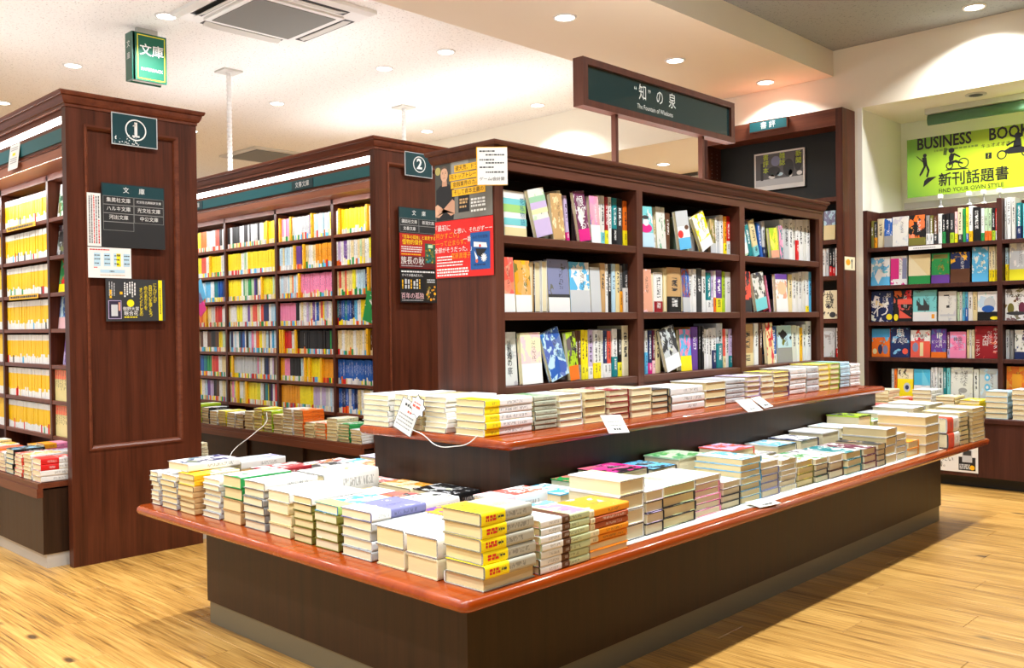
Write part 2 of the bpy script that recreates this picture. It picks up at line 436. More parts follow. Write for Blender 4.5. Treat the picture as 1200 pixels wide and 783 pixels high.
AX = {'X': ((1, 0, 0), (0, 1, 0), (0, 0, 1)), 'Y': ((0, 1, 0), (-1, 0, 0), (0, 0, 1)), '-X': ((-1, 0, 0), (0, -1, 0), (0, 0, 1)), '-Y': ((0, -1, 0), (1, 0, 0), (0, 0, 1)),
      'up-Y': ((0, 0, 1), (0, 1, 0), (-1, 0, 0)), 'face-Y': ((0, 0, 1), (-1, 0, 0), (0, -1, 0)), 'edge-Y': ((0, 0, 1), (0, -1, 0), (1, 0, 0)),
      'up-X': ((0, 0, 1), (1, 0, 0), (0, 1, 0)), 'face-X': ((0, 0, 1), (0, 1, 0), (-1, 0, 0))}
def axes(k, tilt=0.0, about=(0, 0, 1)):
    a = [Vector(v) for v in AX[k]]
    if tilt:
        R = Matrix.Rotation(tilt, 3, Vector(about)); a = [R @ v for v in a]
    return a
def dress(o, c, c2, art, seed_tx=1.0, bc=None, bf=0.0, tf=0.0):
    o.color = (*pal(c), 1)
    o['c2'] = [float(t) for t in pal(c2)]; o['art'] = float(art); o['tx'] = float(seed_tx)
    if bc: o['bc'] = [float(t) for t in pal(bc)]; o['bf'] = float(bf)
    if tf: o['tf'] = float(tf)
def book(name, label, group, o, ax, L, Wd, T, c='white', c2='sky', art=0.0, band=None, paper='ivory', tx=1.0, single=False, cat='book', tf=0.0, strip=None):
    """a book of length L (along the spine), width Wd and thickness T, with the middle of its lower cover at o"""
    m = frame(o, *ax)
    if single:
        r = link(name, ME_PB, None, m @ Matrix.Diagonal((L, Wd, T, 1))); tag(r, label, cat, group)
        dress(r, c, c2, art, tx, band[0] if band else None, band[1] if band else 0.0, tf)
        return r
    r = thing(name, label, cat, group=group, mat=m)
    S = Matrix.Diagonal((L, Wd, T, 1))
    k = link('cover', ME_COVER, r, S); dress(k, c, c2, art, tx)
    p = link('page_block', ME_PAGES, r, S); p.color = (*pal(paper), 1)
    if band:
        b = link('paper_band', ME_BAND, r, Matrix.Translation((L * (band[1] - 1) / 2, 0, 0)) @ Matrix.Diagonal((L * band[1], Wd, T, 1)))
        dress(b, band[0], c, 0.0, tx)
    if strip:
        b = link('title_strip', ME_BAND, r, Matrix.Translation((L * (strip[1] + strip[2] / 2 - 0.5), 0, 0)) @ Matrix.Diagonal((L * strip[2], Wd, T, 1)))
        dress(b, strip[0], c, 0.0, tx)
    return r

def stack(x0, x1, y0, y1, z, h, n, ax, c, where, look, name='softcover_book', c2='sky', art=0.25, band=None, nb=99, paper='ivory', jit=0.003, top=None, group=None, tx=0.45, turn=0.012, strip=None, flip=0, edge='auto', keep=1):
    """n books lying on each other in the rectangle; ax is the way their spine runs (X: foot towards -X, spine to -Y)"""
    cx, cy = (x0 + x1) / 2, (y0 + y1) / 2
    dx, dy = x1 - x0 - 2 * jit, y1 - y0 - 2 * jit
    L, Wd = (dx, dy) if ax in ('X', '-X') else (dy, dx)
    T = h / n
    if name == 'softcover_book':
        name = 'hardcover_book' if 'hardcover' in look else ('paperback' if 'paperback' in look else ('book' if 'softcover' not in look else name))
    elif name == 'paperback': name = 'stacked_paperback'
    if edge == 'auto':
        edge = RNG.choice(['charcoal', 'gray', 'tan', 'brown', 'olive', 'silver', 'steel', 'white', 'navy'] if ax == 'Y' else ['tan', 'gray', 'silver', 'olive', 'cream']) if c in ('white', 'ivory', 'offwhite', 'cream') and 'low table' in where and 'plain' not in look and 'very thick' not in look and not band else None
    for i in range(n):
        j = n - 1 - i
        pos = 'topmost' if j == 0 else ('lowest' if i == 0 else nth(j) + ' from top')
        kw = dict(c=edge if edge and j >= keep else c, strip=strip, c2=c2, art=art, band=band if j < nb else None)
        lk = look
        if j == 0 and top: kw.update({k: v for k, v in top.items() if k != 'look'}); lk = top.get('look', look)
        book(name, '%s, %s, %s' % (lk, pos, where), group, (cx + RNG.uniform(-jit, jit), cy + RNG.uniform(-jit, jit), z + i * T + 0.0004), axes(ax if i >= flip else '-' + ax, RNG.uniform(-turn, turn)),
             L, Wd, T * 0.975, paper=paper, tx=tx, **kw)

# ---------------------------------------------------------------- room: floor, ceilings, walls
mb = MB(); mb.box(-0.6, 8.0, -1.7, 11.0, -0.12, -0.012)
floor = struct('floor', mb, M['plank'], 'yellow oak plank floor with dark knots')
PW, PL = 0.152, 1.02
def plank_mesh(l):
    b = MB(); b.bbox(-PW / 2 + 0.0006, PW / 2 - 0.0006, -l / 2 + 0.0006, l / 2 - 0.0006, -0.012, 0.0, 0, 0.0012); return b.mesh('plank', [M['plank']])
PM = plank_mesh(PL)
n_pl = 0; far = MB()
for i in range(44):
    x = -0.45 + i * PW
    off = ((i * 0.37) % 1.0) * PL
    for j in range(-2, 8):
        y = -0.4 + off + j * PL
        near = y < 2.05 and x > 0.15 and y > -0.9 and x < 5.9 and y < 0.62 * x + 1.6 or (x < 1.75 and 0.2 < x and y < 4.8 and y > 0.4) 
        hidden = 1.7 < x < 4.5 and 1.9 < y
        if near and not hidden and n_pl < 300:
            o = link('plank', PM, floor); o.location = (x, y, 0); n_pl += 1
        else:
            far.bbox(x - PW / 2 + 0.0006, x + PW / 2 - 0.0006, y - PL / 2 + 0.0006, y + PL / 2 - 0.0006, -0.012, 0.0, 0, 0.0012)
far_o = part('planks_under_furniture', far, M['plank'], floor); far_o['kind'] = 'stuff'

ZC, ZB, ZA = 2.775, 2.61, 2.372
mb = MB(); mb.box(-1.5, 5.9, 3.65, 11.0, ZC, ZC + 0.1)
struct('ceiling', mb, M['ceil_white'], 'white flecked acoustic ceiling')
mb = MB(); mb.box(-1.5, 5.9, 2.69, 3.65, ZB, ZC + 0.1)
struct('ceiling_soffit', mb, M['soffit'], 'cream lowered ceiling band between the white and the grey ceiling')
mb = MB(); mb.box(-1.5, 5.9, -1.6, 2.69, ZC + 0.005, ZC + 0.1)
struct('ceiling_grey', mb, M['ceil_grey'], 'dark grey flecked acoustic ceiling')
mb = MB(); mb.box(5.9, 6.0, -2.5, 11.0, ZA, ZC + 0.1)
struct('wall_back', mb, M['wall'], 'cream fascia wall above the alcove')
mb = MB(); mb.box(5.9, 6.0, 2.53, 3.62, 0.0, ZA)
struct('wall_pier', mb, M['wall'], 'cream wall behind the tall dark wooden cabinet')
mb = MB(); mb.box(6.0, 7.4, -2.5, 11.0, ZA + 0.0, ZA + 0.1)
struct('ceiling_alcove', mb, M['soffit'], 'low cream alcove ceiling')
mb = MB(); mb.box(6.6, 6.7, -2.5, 2.519, 0.0, ZA)
mb.box(7.3, 7.4, 2.6, 11.0, 0.0, ZA)
struct('wall_alcove', mb, M['wall_white'], 'pale back wall of the alcove')
mb = MB(); mb.box(5.915, 6.6, 2.519, 2.56, 0.0, ZA); mb.box(5.9, 5.915, 2.500, 2.53, 0, ZA)
struct('wall_panel', mb, M['wall_white'], 'white side panel of the alcove')
mb = MB(); mb.box(0.3, 8.0, -1.8, -1.7, 0.0, ZC)
struct('wall_added_shade', mb, M['walnut'], 'unseen dark side wall added to shade the table side')  # out-of-view wall, added to keep light off the table's long side

M['charcoal'] = flat('charcoal_paint', lin((70, 66, 60)), 0.6)
# ---------------------------------------------------------------- ceiling fittings
def downlight(x, y, z, label, group, watt=LAMP_W, seen=True):
    t = thing('ceiling_light', label, 'light', (x, y, z), group)
    b = MB(); n = 24
    b.loops([[(r * math.cos(2 * math.pi * i / n), r * math.sin(2 * math.pi * i / n), zz) for i in range(n)] for r, zz in ((0.064, 0.0), (0.062, -0.007), (0.05, -0.007), (0.05, -0.002))], 0, False, False)
    part('trim_ring', b, M['white_plastic'], t, True)
    b = MB(); b.cyl((0, 0), 0.05, 0.05, -0.004, -0.001, 24); part('diffuser', b, M['lamp'], t)
    L = bpy.data.lights.new('downlight', 'AREA'); L.shape = 'DISK'; L.size = 0.11; L.energy = watt; L.color = LAMP_RGB; L.spread = rad(132)
    o = bpy.data.objects.new('downlight', L); COL.objects.link(o); o.parent = t; o.location = (0, 0, -0.012)
ci = 0
for iy, y in enumerate((5.03, 6.4, 7.82, 9.2)):
    for ix, x in enumerate((-0.7, 0.86, 2.42, 3.98, 5.55)):
        if iy == 3 and ix not in (3,): continue
        downlight(x, y, ZC, 'round white ceiling downlight, %s row from the cream band, %s column' % (ORD[iy], ORD[ix]), 'downlights in the white ceiling')
downlight(4.03, 4.45, ZC, 'round ceiling downlight beside the cream band', 'downlights in the white ceiling')
for ix, (x, y) in enumerate(((5.69, 3.07), (4.8, 3.2), (3.7, 3.15), (2.6, 3.15), (1.5, 3.15), (0.4, 3.15), (-0.7, 3.15))):
    downlight(x, y, ZB, 'round white downlight in the cream band, %s from the tall cabinet' % ORD[ix], 'downlights in the cream band')
for ix, (x, y) in enumerate(((5.66, 1.74), (4.7, 1.25), (3.6, 1.25), (2.5, 1.25), (1.4, 1.25), (0.3, 1.25), (-0.7, 1.25), (-0.7, 2.3), (0.2, 0.0))):
    downlight(x, y, ZC + 0.005, 'round white downlight in the grey ceiling, %s from the alcove' % ORD[ix], 'downlights in the grey ceiling', LAMP_W * 1.5)
for i, y in enumerate((3.2, 4.6, 6.0)):
    downlight(6.7, y, ZA, 'downlight in the low ceiling behind the fascia, %s from the white panel' % ORD[i], 'downlights behind the fascia', 14.0)
mb = MB(); mb.box(7.285, 7.3, 2.6, 11.0, ZA - 0.03, ZA)
struct('trim_1', mb, M['charcoal'], 'dark trim line under the far ceiling edge')
for i, y in enumerate((1.55, 0.4, -0.8)):
    downlight(6.15, y, ZA, 'small downlight in the low alcove ceiling, %s from the white panel' % ORD[i], 'alcove downlights', 12.0)
t = thing('spot_socket', 'dark recessed unlit spot in the alcove ceiling', 'light', (6.07, 1.86, ZA))
b = MB(); b.cyl((0, 0), 0.06, 0.06, -0.006, 0.0, 24); part('rim', b, M['pale_plastic'], t)
b = MB(); b.cyl((0, 0), 0.04, 0.03, -0.008, -0.005, 20); part('socket', b, M['dark_plastic'], t)

def cassette(cx, cy, z, s, label):
    t = thing('air_conditioner', label, 'air conditioner', (cx, cy, z))
    b = MB(); b.loops([[(-s, -s, 0), (s, -s, 0), (s, s, 0), (-s, s, 0)], [(-s, -s, -0.02), (s, -s, -0.02), (s, s, -0.02), (-s, s, -0.02)], [(-s + 0.03, -s + 0.03, -0.034), (s - 0.03, -s + 0.03, -0.034), (s - 0.03, s - 0.03, -0.034), (-s + 0.03, s - 0.03, -0.034)]])
    part('casing', b, M['white_plastic'], t)
    g = s * 0.6; q = s * 0.68
    b = MB(); b.box(-q, q, -q, q, -0.046, -0.034); gp = part('grille_frame', b, M['white_plastic'], t)
    b = MB(); b.box(-g, g, -g, g, -0.049, -0.046); part('intake_grille', b, M['filter'], gp)
    for i in range(4):
        a = i * math.pi / 2; c_, s_ = math.cos(a), math.sin(a)
        def rot(v): return [(p[0] * c_ - p[1] * s_, p[0] * s_ + p[1] * c_, p[2]) for p in v]
        b = MB(); b.box(-s * 0.62, s * 0.62, s * 0.74, s * 0.9, -0.036, -0.033); b.v = rot(b.v); part('outlet', b, M['dark_plastic'], t)
        b = MB(); b.loops([[(x, y + dy, z_ + (0.0 if abs(x) < s * .5 else 0.006)) for y, z_, dy in ((s * 0.76, -0.04, 0), (s * 0.86, -0.055 if i in (0, 1) else -0.042, 0), (s * 0.86, -0.051 if i in (0, 1) else -0.038, 0), (s * 0.76, -0.036, 0))] for x in (-s * 0.6, -s * 0.45, s * 0.45, s * 0.6)])
        b.v = rot(b.v); part('louver', b, M['pale_plastic'], t)
cassette(2.82, 4.55, ZC, 0.41, 'square white ceiling air conditioner with grey intake grille')
t = thing('ceiling_vent', 'grey square ceiling vent beyond the second bookcase', 'vent', (5.1, 8.4, ZC))
b = MB(); b.box(-0.35, 0.35, -0.35, 0.35, -0.02, 0.0); part('frame', b, M['pale_plastic'], t)
b = MB(); b.box(-0.29, 0.29, -0.29, 0.29, -0.026, -0.02); part('filter', b, M['filter'], t)

for nm, x, y, z0, lab in (('power_pole', 3.242, 5.82, 1.994, 'white spiral-wrapped cable pole rising from the second bookcase'), ('power_pole', 4.797, 5.818, 1.995, 'white spiral-wrapped cable pole standing behind the second bookcase')):
    t = thing(nm, lab, 'cable pole', (x, y, z0)); H = ZC - z0
    b = MB(); n = 10; rg = []
    k = int(H / 0.03)
    for i in range(k + 1):
        zz = H * i / k
        for r, dz in ((0.014, 0.0), (0.018, 0.009), (0.018, 0.018)):
            if zz + dz <= H: rg.append([(r * math.cos(2 * math.pi * a / n), r * math.sin(2 * math.pi * a / n), zz + dz) for a in range(n)])
    b.loops(rg); part('spiral_sleeve', b, M['white_plastic'], t)
    b = MB(); b.box(-0.07, 0.07, -0.07, 0.07, H - 0.012, H); part('ceiling_plate', b, M['pale_plastic'], t)

# hanging book-shaped sign
t = thing('hanging_sign', 'green book-shaped ceiling sign with yellow border near the air conditioner', 'sign', mat=frame((2.344, 5.30, 2.457), (1, 0, 0), (0, 0, 1), (0, -1, 0)))
w_, h_ = 0.203, 0.279
b = MB(); b.box(0, w_, 0, h_, -0.012, 0); b.box(0, w_, 0, h_, -0.09, -0.078); part('board', b, flat('sign_green', lin((0, 92, 68)), 0.6), t)
b = MB(); b.box(0.012, w_ - 0.006, 0.008, h_ - 0.008, -0.078, -0.012); part('page_core', b, ink('white'), t)
b = MB(); b.box(-0.006, 0.012, 0, h_, -0.09, 0.0); sp = part('spine', b, flat('sign_green_dark', lin((0, 84, 66)), 0.3), t)
for i, ch in enumerate('文庫'):
    x = text(t, ch, 0, 0, 0.05, ink('white')); x.matrix_local = Matrix.Translation((-0.0075, h_ - 0.07 - 0.07 * i, -0.045)) @ Matrix.Rotation(-math.pi / 2, 4, 'Y') @ Matrix.Diagonal((0.045, 0.045, 0.045, 1))
for a in ((0.025, w_ - 0.01, 0.01, 0.015), (0.025, w_ - 0.01, h_ - 0.015, h_ - 0.01), (0.025, 0.030, 0.01, h_ - 0.01), (w_ - 0.015, w_ - 0.01, 0.01, h_ - 0.01)):
    rect(t, *a, ink('lemon'))
text(t, '文庫', 0.112, 0.178, 0.074, ink('white'), bold=0.008); text(t, 'PAPERBACK', 0.112, 0.068, 0.0245, ink('white'), bold=0.006)
b = MB(); b.box(0.04, 0.165, h_, ZC - 2.457, -0.058, -0.032); part('bracket', b, M['pale_plastic'], t)

# ---------------------------------------------------------------- numbered wooden bookcases
CROWN = ((0.0, -0.062), (0.004, -0.062), (0.004, -0.05), (0.010, -0.047), (0.016, -0.036), (0.020, -0.024), (0.020, -0.018), (0.027, -0.016), (0.031, -0.006), (0.031, 0.0), (0.0, 0.0))
def crown(mb, x0, x1, y0, y1, z, k=1.0, m=0):
    mb.loops([[(x0 - o * k, y0 - o * k, z + dz * k), (x1 + o * k, y0 - o * k, z + dz * k), (x1 + o * k, y1 + o * k, z + dz * k), (x0 - o * k, y1 + o * k, z + dz * k)] for o, dz in CROWN], m)
ROWZ = (1.535, 1.353, 1.177, 1.003, 0.829, 0.657, 0.486)
def bookcase(name, label, xf, xe, xs, xb, yp, ye, ups, plat_x, plat_z, rec, zt=1.992):
    """end panel at y=yp from xf to xe; shelves face -X at xs, back board at xb"""
    t = thing(name, label, 'bookcase', (xf, yp, 0)); P = []
    x0, x1, z0, z1 = rec
    b = MB(); y1 = yp + 0.045
    b.box(xf, x0, yp, y1, 0.0, zt - 0.05); b.box(x1, xe, yp, y1, 0.0, zt - 0.05); b.box(x0, x1, yp, y1, 0.0, z0); b.box(x0, x1, yp, y1, z1, zt - 0.05)
    wpart('end_panel', b, M['mahogany'], t)
    b = MB(); b.box(x0, x1, yp + 0.014, yp + 0.04, z0, z1); wpart('inset_panel', b, M['mahogany'], t)
    b = MB(); b.loops([[(x0 + o, y, z0 + o), (x1 - o, y, z0 + o), (x1 - o, y, z1 - o), (x0 + o, y, z1 - o)] for o, y in ((-0.004, yp), (-0.004, yp - 0.004), (0.004, yp - 0.004), (0.012, yp + 0.003), (0.016, yp + 0.0138), (0.016, yp + 0.02))], 0, False, False)
    wpart('panel_moulding', b, M['mahogany_x'], t)
    b = MB(); crown(b, xf, xe, yp, ye, zt); b.box(xf + 0.02, xe, yp + 0.05, ye, zt - 0.05, zt - 0.03); wpart('crown_moulding', b, M['mahogany_y'], t)
    b = MB(); b.box(xb, xb + 0.02, y1, ye, 0.0, zt - 0.05); wpart('back_board', b, M['case_wood_z'], t)
    for y in ups:
        b = MB(); b.box(xs, xb, y - 0.012, y + 0.012, plat_z, 1.745); wpart('upright', b, M['mahogany'], t)
    ys = [y1] + [y for y in ups] + [ye]
    for i in range(len(ys) - 1):
        a, c = ys[i] + (0.012 if i else 0), ys[i + 1] - 0.012
        for z in ROWZ:
            b = MB(); b.bbox(xs + 0.002, xb, a, c, z - 0.018, z, 0, 0.001); wpart('shelf', b, M['mahogany_y'], t)
    b = MB(); b.box(xs, xb, y1, ye, 1.715, 1.768); wpart('top_rail', b, M['mahogany_y'], t)
    b = MB(); b.box(xs, xe, ye - 0.012, ye + 0.02, 0.0, zt - 0.06); wpart('end_board', b, M['mahogany'], t)
    # lit canopy
    b = MB(); b.box(xf + 0.012, xf + 0.03, y1, ye, 1.903, zt - 0.05); b.box(xf + 0.03, xb, y1, ye, 1.93, zt - 0.05); wpart('fascia', b, M['mahogany_y'], t)
    b = MB(); b.box(xf + 0.014, xf + 0.05, y1 + 0.005, ye, 1.872, 1.902); wpart('light_strip', b, M['tube'], t)
    b = MB(); b.box(xf + 0.012, xf + 0.022, y1, ye, 1.782, 1.870); wpart('sign_rail', b, M['mahogany_y'], t)
    b = MB(); b.box(xf + 0.006, xf + 0.012, y1 + 0.004, ye, 1.793, 1.850); wpart('teal_sign_strip', b, M['teal'], t)
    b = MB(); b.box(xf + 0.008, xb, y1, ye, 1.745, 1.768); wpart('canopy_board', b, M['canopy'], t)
    # unseen tube added to brighten the bays, with a lip hiding it
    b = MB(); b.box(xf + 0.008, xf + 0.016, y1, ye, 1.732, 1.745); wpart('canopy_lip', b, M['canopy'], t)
    b = MB(); b.box(xf + 0.024, xf + 0.04, y1 + 0.03, ye - 0.05, 1.7435, 1.7449); wpart('added_canopy_tube', b, M['tube'], t)
    la = bpy.data.lights.new('added_canopy_light', 'AREA'); la.shape = 'RECTANGLE'; la.size = 0.03; la.size_y = ye - y1 - 0.1; la.energy = 3.4 * (ye - y1); la.color = LAMP_RGB
    lo = bpy.data.objects.new('added_canopy_light', la); COL.objects.link(lo); lo.parent = t; lo.location = (xf + 0.03 - t.location.x, (y1 + ye) / 2 - t.location.y, 1.742); lo.rotation_euler = (0, rad(-24), 0)
    # unseen up-lighting tube added on the top to brighten the ceiling
    for ya in (yp + 0.25, yp + 1.65):
        L = min(1.3, ye - ya); xm = (xf + xe) / 2
        b = MB(); b.loops([[(xm + 0.014 * math.cos(2 * math.pi * i / 10), y, zt - 0.012 + 0.014 * math.sin(2 * math.pi * i / 10)) for i in range(10)] for y in (ya, ya + L)]); wpart('added_top_tube', b, M['tube'], t)
        la = bpy.data.lights.new('top_tube_light', 'AREA'); la.shape = 'RECTANGLE'; la.size = 0.36; la.size_y = L; la.energy = ADDED_TOP_W * (0.3 if xf < 2 else 0.62); la.color = LAMP_RGB
        lo = bpy.data.objects.new('top_tube_light', la); COL.objects.link(lo); lo.parent = t; lo.location = (xm - t.location.x, ya + L / 2 - t.location.y, zt + 0.006); lo.rotation_euler = (math.pi, 0, 0)
    # book ledge
    b = MB(); b.box(plat_x, xb, yp + 0.07, ye, plat_z - 0.022, plat_z); b.box(plat_x - 0.004, plat_x + 0.02, yp + 0.07, ye, plat_z - 0.06, plat_z - 0.022); wpart('ledge', b, M['mahogany_y'], t)
    b = MB(); b.box(plat_x + 0.02, xb, yp + 0.075, ye, 0.06, plat_z - 0.03)
    for y in ups: b.box(plat_x + 0.004, plat_x + 0.03, y - 0.02, y + 0.02, 0.06, plat_z - 0.06)
    wpart('ledge_front', b, M['walnut'], t)
    b = MB(); b.box(plat_x + 0.035, xb, yp + 0.08, ye, 0.0, 0.06); wpart('plinth', b, M['plinth_pale'], t)
    return t
C1 = bookcase('bookcase', 'mahogany bookcase numbered one with recessed end panel and yellow paperbacks', 1.472, 2.05, 1.64, 1.765, 3.985, 6.4, (4.69, 5.36, 6.03), 1.36, 0.36, (1.549, 1.957, 0.487, 1.861))
C2 = bookcase('bookcase', 'mahogany bookcase numbered two with multicoloured paperbacks under a teal strip', 2.99, 3.58, 3.17, 3.295, 3.87, 7.1, (4.52, 5.14, 5.784, 6.42), 2.925, 0.365, (3.075, 3.495, 0.487, 1.866))
b = MB(); b.box(1.785, 2.2, 4.055, 6.4, 0.06, 0.338); b.box(1.785, 2.23, 4.05, 6.4, 0.338, 0.36); wpart('rear_ledge', b, M['walnut'], C1)
b = MB(); b.box(1.785, 2.18, 4.06, 6.4, 0.0, 0.06); wpart('plinth', b, M['plinth_pale'], C1)
b = MB(); b.box(2.02, 2.05, 4.03, 6.4, 0.36, 1.95); wpart('rear_board', b, M['case_wood_z'], C1)
# third bookcase, unseen behind the second, added to carry ceiling up-lights
t = thing('bookcase', 'unseen plain mahogany bookcase added behind bookcase two to carry up-lights', 'bookcase', (4.55, 3.87, 0))
b = MB(); b.box(4.55, 5.1, 3.87, 3.915, 0.0, 1.94); wpart('end_panel', b, M['mahogany'], t)
b = MB(); b.box(4.72, 5.0, 3.915, 7.1, 0.0, 1.94); wpart('body', b, M['case_wood_z'], t)
b = MB(); crown(b, 4.55, 5.1, 3.87, 7.1, 1.992); wpart('crown_moulding', b, M['mahogany_y'], t)
for ya in (4.1, 5.5):  # added up-lights for the far part of the ceiling
    la = bpy.data.lights.new('top_tube_light', 'AREA'); la.shape = 'RECTANGLE'; la.size = 0.36; la.size_y = 1.3; la.energy = ADDED_TOP_W * 0.9; la.color = LAMP_RGB
    lo = bpy.data.objects.new('top_tube_light', la); COL.objects.link(lo); lo.parent = t; lo.location = (0.275, ya + 0.65 - 3.87, 2.0); lo.rotation_euler = (math.pi, 0, 0)
    b = MB(); b.loops([[(4.825 + 0.014 * math.cos(2 * math.pi * i / 10), y, 1.985 + 0.01 * math.sin(2 * math.pi * i / 10)) for i in range(10)] for y in (ya, ya + 1.3)]); wpart('added_top_tube', b, M['tube'], t)
for yv, zz in ((5.86, 1.8215), (4.56, 1.8215)):
    t = sheet('name_plate', 'dark teal name plate on the strip of bookcase two, %s end' % ('far' if yv > 5 else 'near'), 'sign', (2.994, yv + 0.11, zz - 0.025), (0, -1, 0), NX, 0.22, 0.05, 0.002, M['teal_dark'], 'name plates on bookcase two')
    text(t, '文春文庫', 0.11, 0.024, 0.036, ink('white'))

# ---------------------------------------------------------------- low display table with raised tier and centre case
def top_board(mb, x0, x1, y0, y1, z0, z1, rc=0.03):
    def loop(i, z):
        out = []
        r = max(rc - i, 0.004)
        for cx, cy, a0 in ((x1 - i - r, y1 - i - r, 0), (x0 + i + r, y1 - i - r, 90), (x0 + i + r, y0 + i + r, 180), (x1 - i - r, y0 + i + r, 270)):
            out += [(cx + r * math.cos(rad(a0 + 22.5 * k)), cy + r * math.sin(rad(a0 + 22.5 * k)), z) for k in range(5)]
        return out
    h = (z1 - z0) / 2
    rg = [loop(0.05, z0)] + [loop(h * (1 - math.cos(rad(a))), z0 + h + h * math.sin(rad(a))) for a in (-80, -50, -20, 10, 40, 65, 85)]
    mb.loops(rg)
t = thing('display_table', 'long low book display table with red lacquered rounded top on a dark walnut base', 'table', (3.1, 2.26, 0))
b = MB(); top_board(b, 1.333, 4.881, 1.436, 3.077, 0.372, 0.402); wpart('table_top', b, M['lacquer'], t, True)
b = MB(); b.box(1.506, 4.703, 1.616, 2.904, 0.075, 0.372); wpart('base', b, M['walnut'], t)
for nm, a in (('plinth', (1.512, 4.697, 1.622, 1.64)), ('plinth', (1.512, 1.53, 1.64, 2.88)), ('plinth', (4.679, 4.697, 1.64, 2.88)), ('plinth', (1.512, 4.697, 2.88, 2.898))):
    b = MB(); b.box(*a, 0.0, 0.075); wpart(nm, b, M['plinth'], t)
DT = t
T2X0, T2X1, T2Y0, T2Y1, T2Z = 1.883, 4.595, 1.835, 2.56, 0.660
t = thing('raised_tier', 'dark walnut raised tier with red lacquered top on the low table', 'shelf', (3.2, 2.2, 0.402))
b = MB(); top_board(b, T2X0, T2X1, T2Y0, T2Y1, 0.630, T2Z, 0.024); wpart('tier_top', b, M['lacquer'], t, True)
b = MB(); b.box(1.928, 4.557, 1.876, 2.52, 0.4021, 0.630); wpart('base', b, M['walnut'], t)

BY, BB = 2.12, 2.413
KB = 1.0341
def bz(z): return 1 + (z - 1) * KB
BX = [2.1271, 2.1655, 2.9031, 2.9420, 3.6789, 3.7232, 4.4685, 4.5073]
BS = [bz(1.283), bz(1.035), bz(0.795)]     # shelf tops
t = thing('centre_bookcase', 'brown wooden three-bay bookcase standing on the raised tier', 'bookcase', (3.3, BY, T2Z))
ZT = bz(1.577)
b = MB(); crown(b, BX[0], BX[7], BY, BB, ZT, 0.9); b.box(BX[0] + 0.004, BX[7] - 0.004, BY + 0.004, BB, ZT - 0.06, ZT - 0.002); wpart('crown_moulding', b, M['case_wood'], t)
b = MB(); b.box(BX[0], BX[7], BY, BY + 0.02, bz(1.492), ZT - 0.05); wpart('fascia', b, M['case_wood'], t)
b = MB(); b.box(BX[0], BX[0] + 0.02, BY + 0.02, BB, T2Z, ZT - 0.05); wpart('side_panel', b, M['mahogany'], t)
b = MB(); b.box(BX[7] - 0.02, BX[7], BY + 0.02, BB, T2Z, ZT - 0.05); wpart('side_panel', b, M['mahogany'], t)
b = MB(); b.box(BX[0] + 0.02, BX[7] - 0.02, BB - 0.02, BB, T2Z, ZT - 0.05); wpart('back_board', b, M['case_back'], t)
for i in range(4):
    b = MB(); b.box(BX[2 * i], BX[2 * i + 1], BY, BY + 0.02 if i in (0, 3) else BB - 0.02, T2Z, bz(1.492) if i else ZT - 0.05); wpart('upright', b, M['case_wood_z'], t)
for i in range(3):
    for z in BS:
        b = MB(); b.bbox(BX[2 * i + 1], BX[2 * i + 2], BY + 0.003, BB - 0.02, z - 0.026, z, 0, 0.0015); wpart('shelf', b, M['case_wood'], t)
    b = MB(); b.box(BX[2 * i + 1], BX[2 * i + 2], BY + 0.006, BY + 0.026, T2Z, BS[2] - 0.026); wpart('bottom_rail', b, M['case_wood'], t)

for ya in (2.35, 3.35):  # unseen up-lighting tubes, added to brighten the cream ceiling band
    b = MB(); b.loops([[(x, 2.33 + 0.012 * math.cos(2 * math.pi * i / 10), ZT + 0.012 + 0.012 * math.sin(2 * math.pi * i / 10)) for i in range(10)] for x in (ya, ya + 0.9)]); wpart('added_top_tube', b, M['tube'], t)
    la = bpy.data.lights.new('top_tube_light', 'AREA'); la.shape = 'RECTANGLE'; la.size = 0.9; la.size_y = 0.12; la.energy = ADDED_TOP_W * 0.35; la.color = LAMP_RGB
    lo = bpy.data.objects.new('top_tube_light', la); COL.objects.link(lo); lo.parent = t; lo.location = (ya + 0.45 - 3.3, 2.33 - BY, ZT + 0.03 - T2Z); lo.rotation_euler = (math.pi, 0, 0)

# sign over the centre bookcase
KS = 1.0372
sx0, sx1, sz0, sz1 = 2.624 * KS, 3.698 * KS, bz(0) * 0 + 1 + (1.8 - 1) * KS, 1 + (1.98 - 1) * KS
t = thing('overhead_sign', 'long deep green framed sign on posts above the centre bookcase', 'sign', mat=frame((sx0, 2.23, sz0), (1, 0, 0), (0, 0, 1), NY))
sw, sh = sx1 - sx0, sz1 - sz0
b = MB()
for a in ((0, sw, 0, 0.026), (0, sw, sh - 0.026, sh), (0, 0.03, 0.026, sh - 0.026), (sw - 0.03, sw, 0.026, sh - 0.026)): b.box(a[0], a[1], a[2], a[3], -0.05, 0.0)
part('frame', b, M['case_wood_z'], t)
b = MB(); b.box(0.03, sw - 0.03, 0.026, sh - 0.026, -0.04, -0.012); part('glass_panel', b, M['glass_board'], t)
wt = ink('offwhite')
for ch, px, s in (('“', 0.35, 0.06), ('知', 0.40, 0.07), ('”', 0.447, 0.06), ('の', 0.522, 0.07), ('泉', 0.615, 0.07)):
    text(t, ch, px, 0.112, s, wt, z=-0.011, wide=0.8)
text(t, 'The Fountain of Wisdoms', 0.49, 0.056, 0.0285, wt, z=-0.011, wide=0.86)
for px in (2.842 * KS, 3.455 * KS):
    b = MB(); b.box(px - sx0 - 0.009, px - sx0 + 0.009, ZT - sz0, 0.0, -0.036, -0.014); part('post', b, M['case_wood_z'], t)

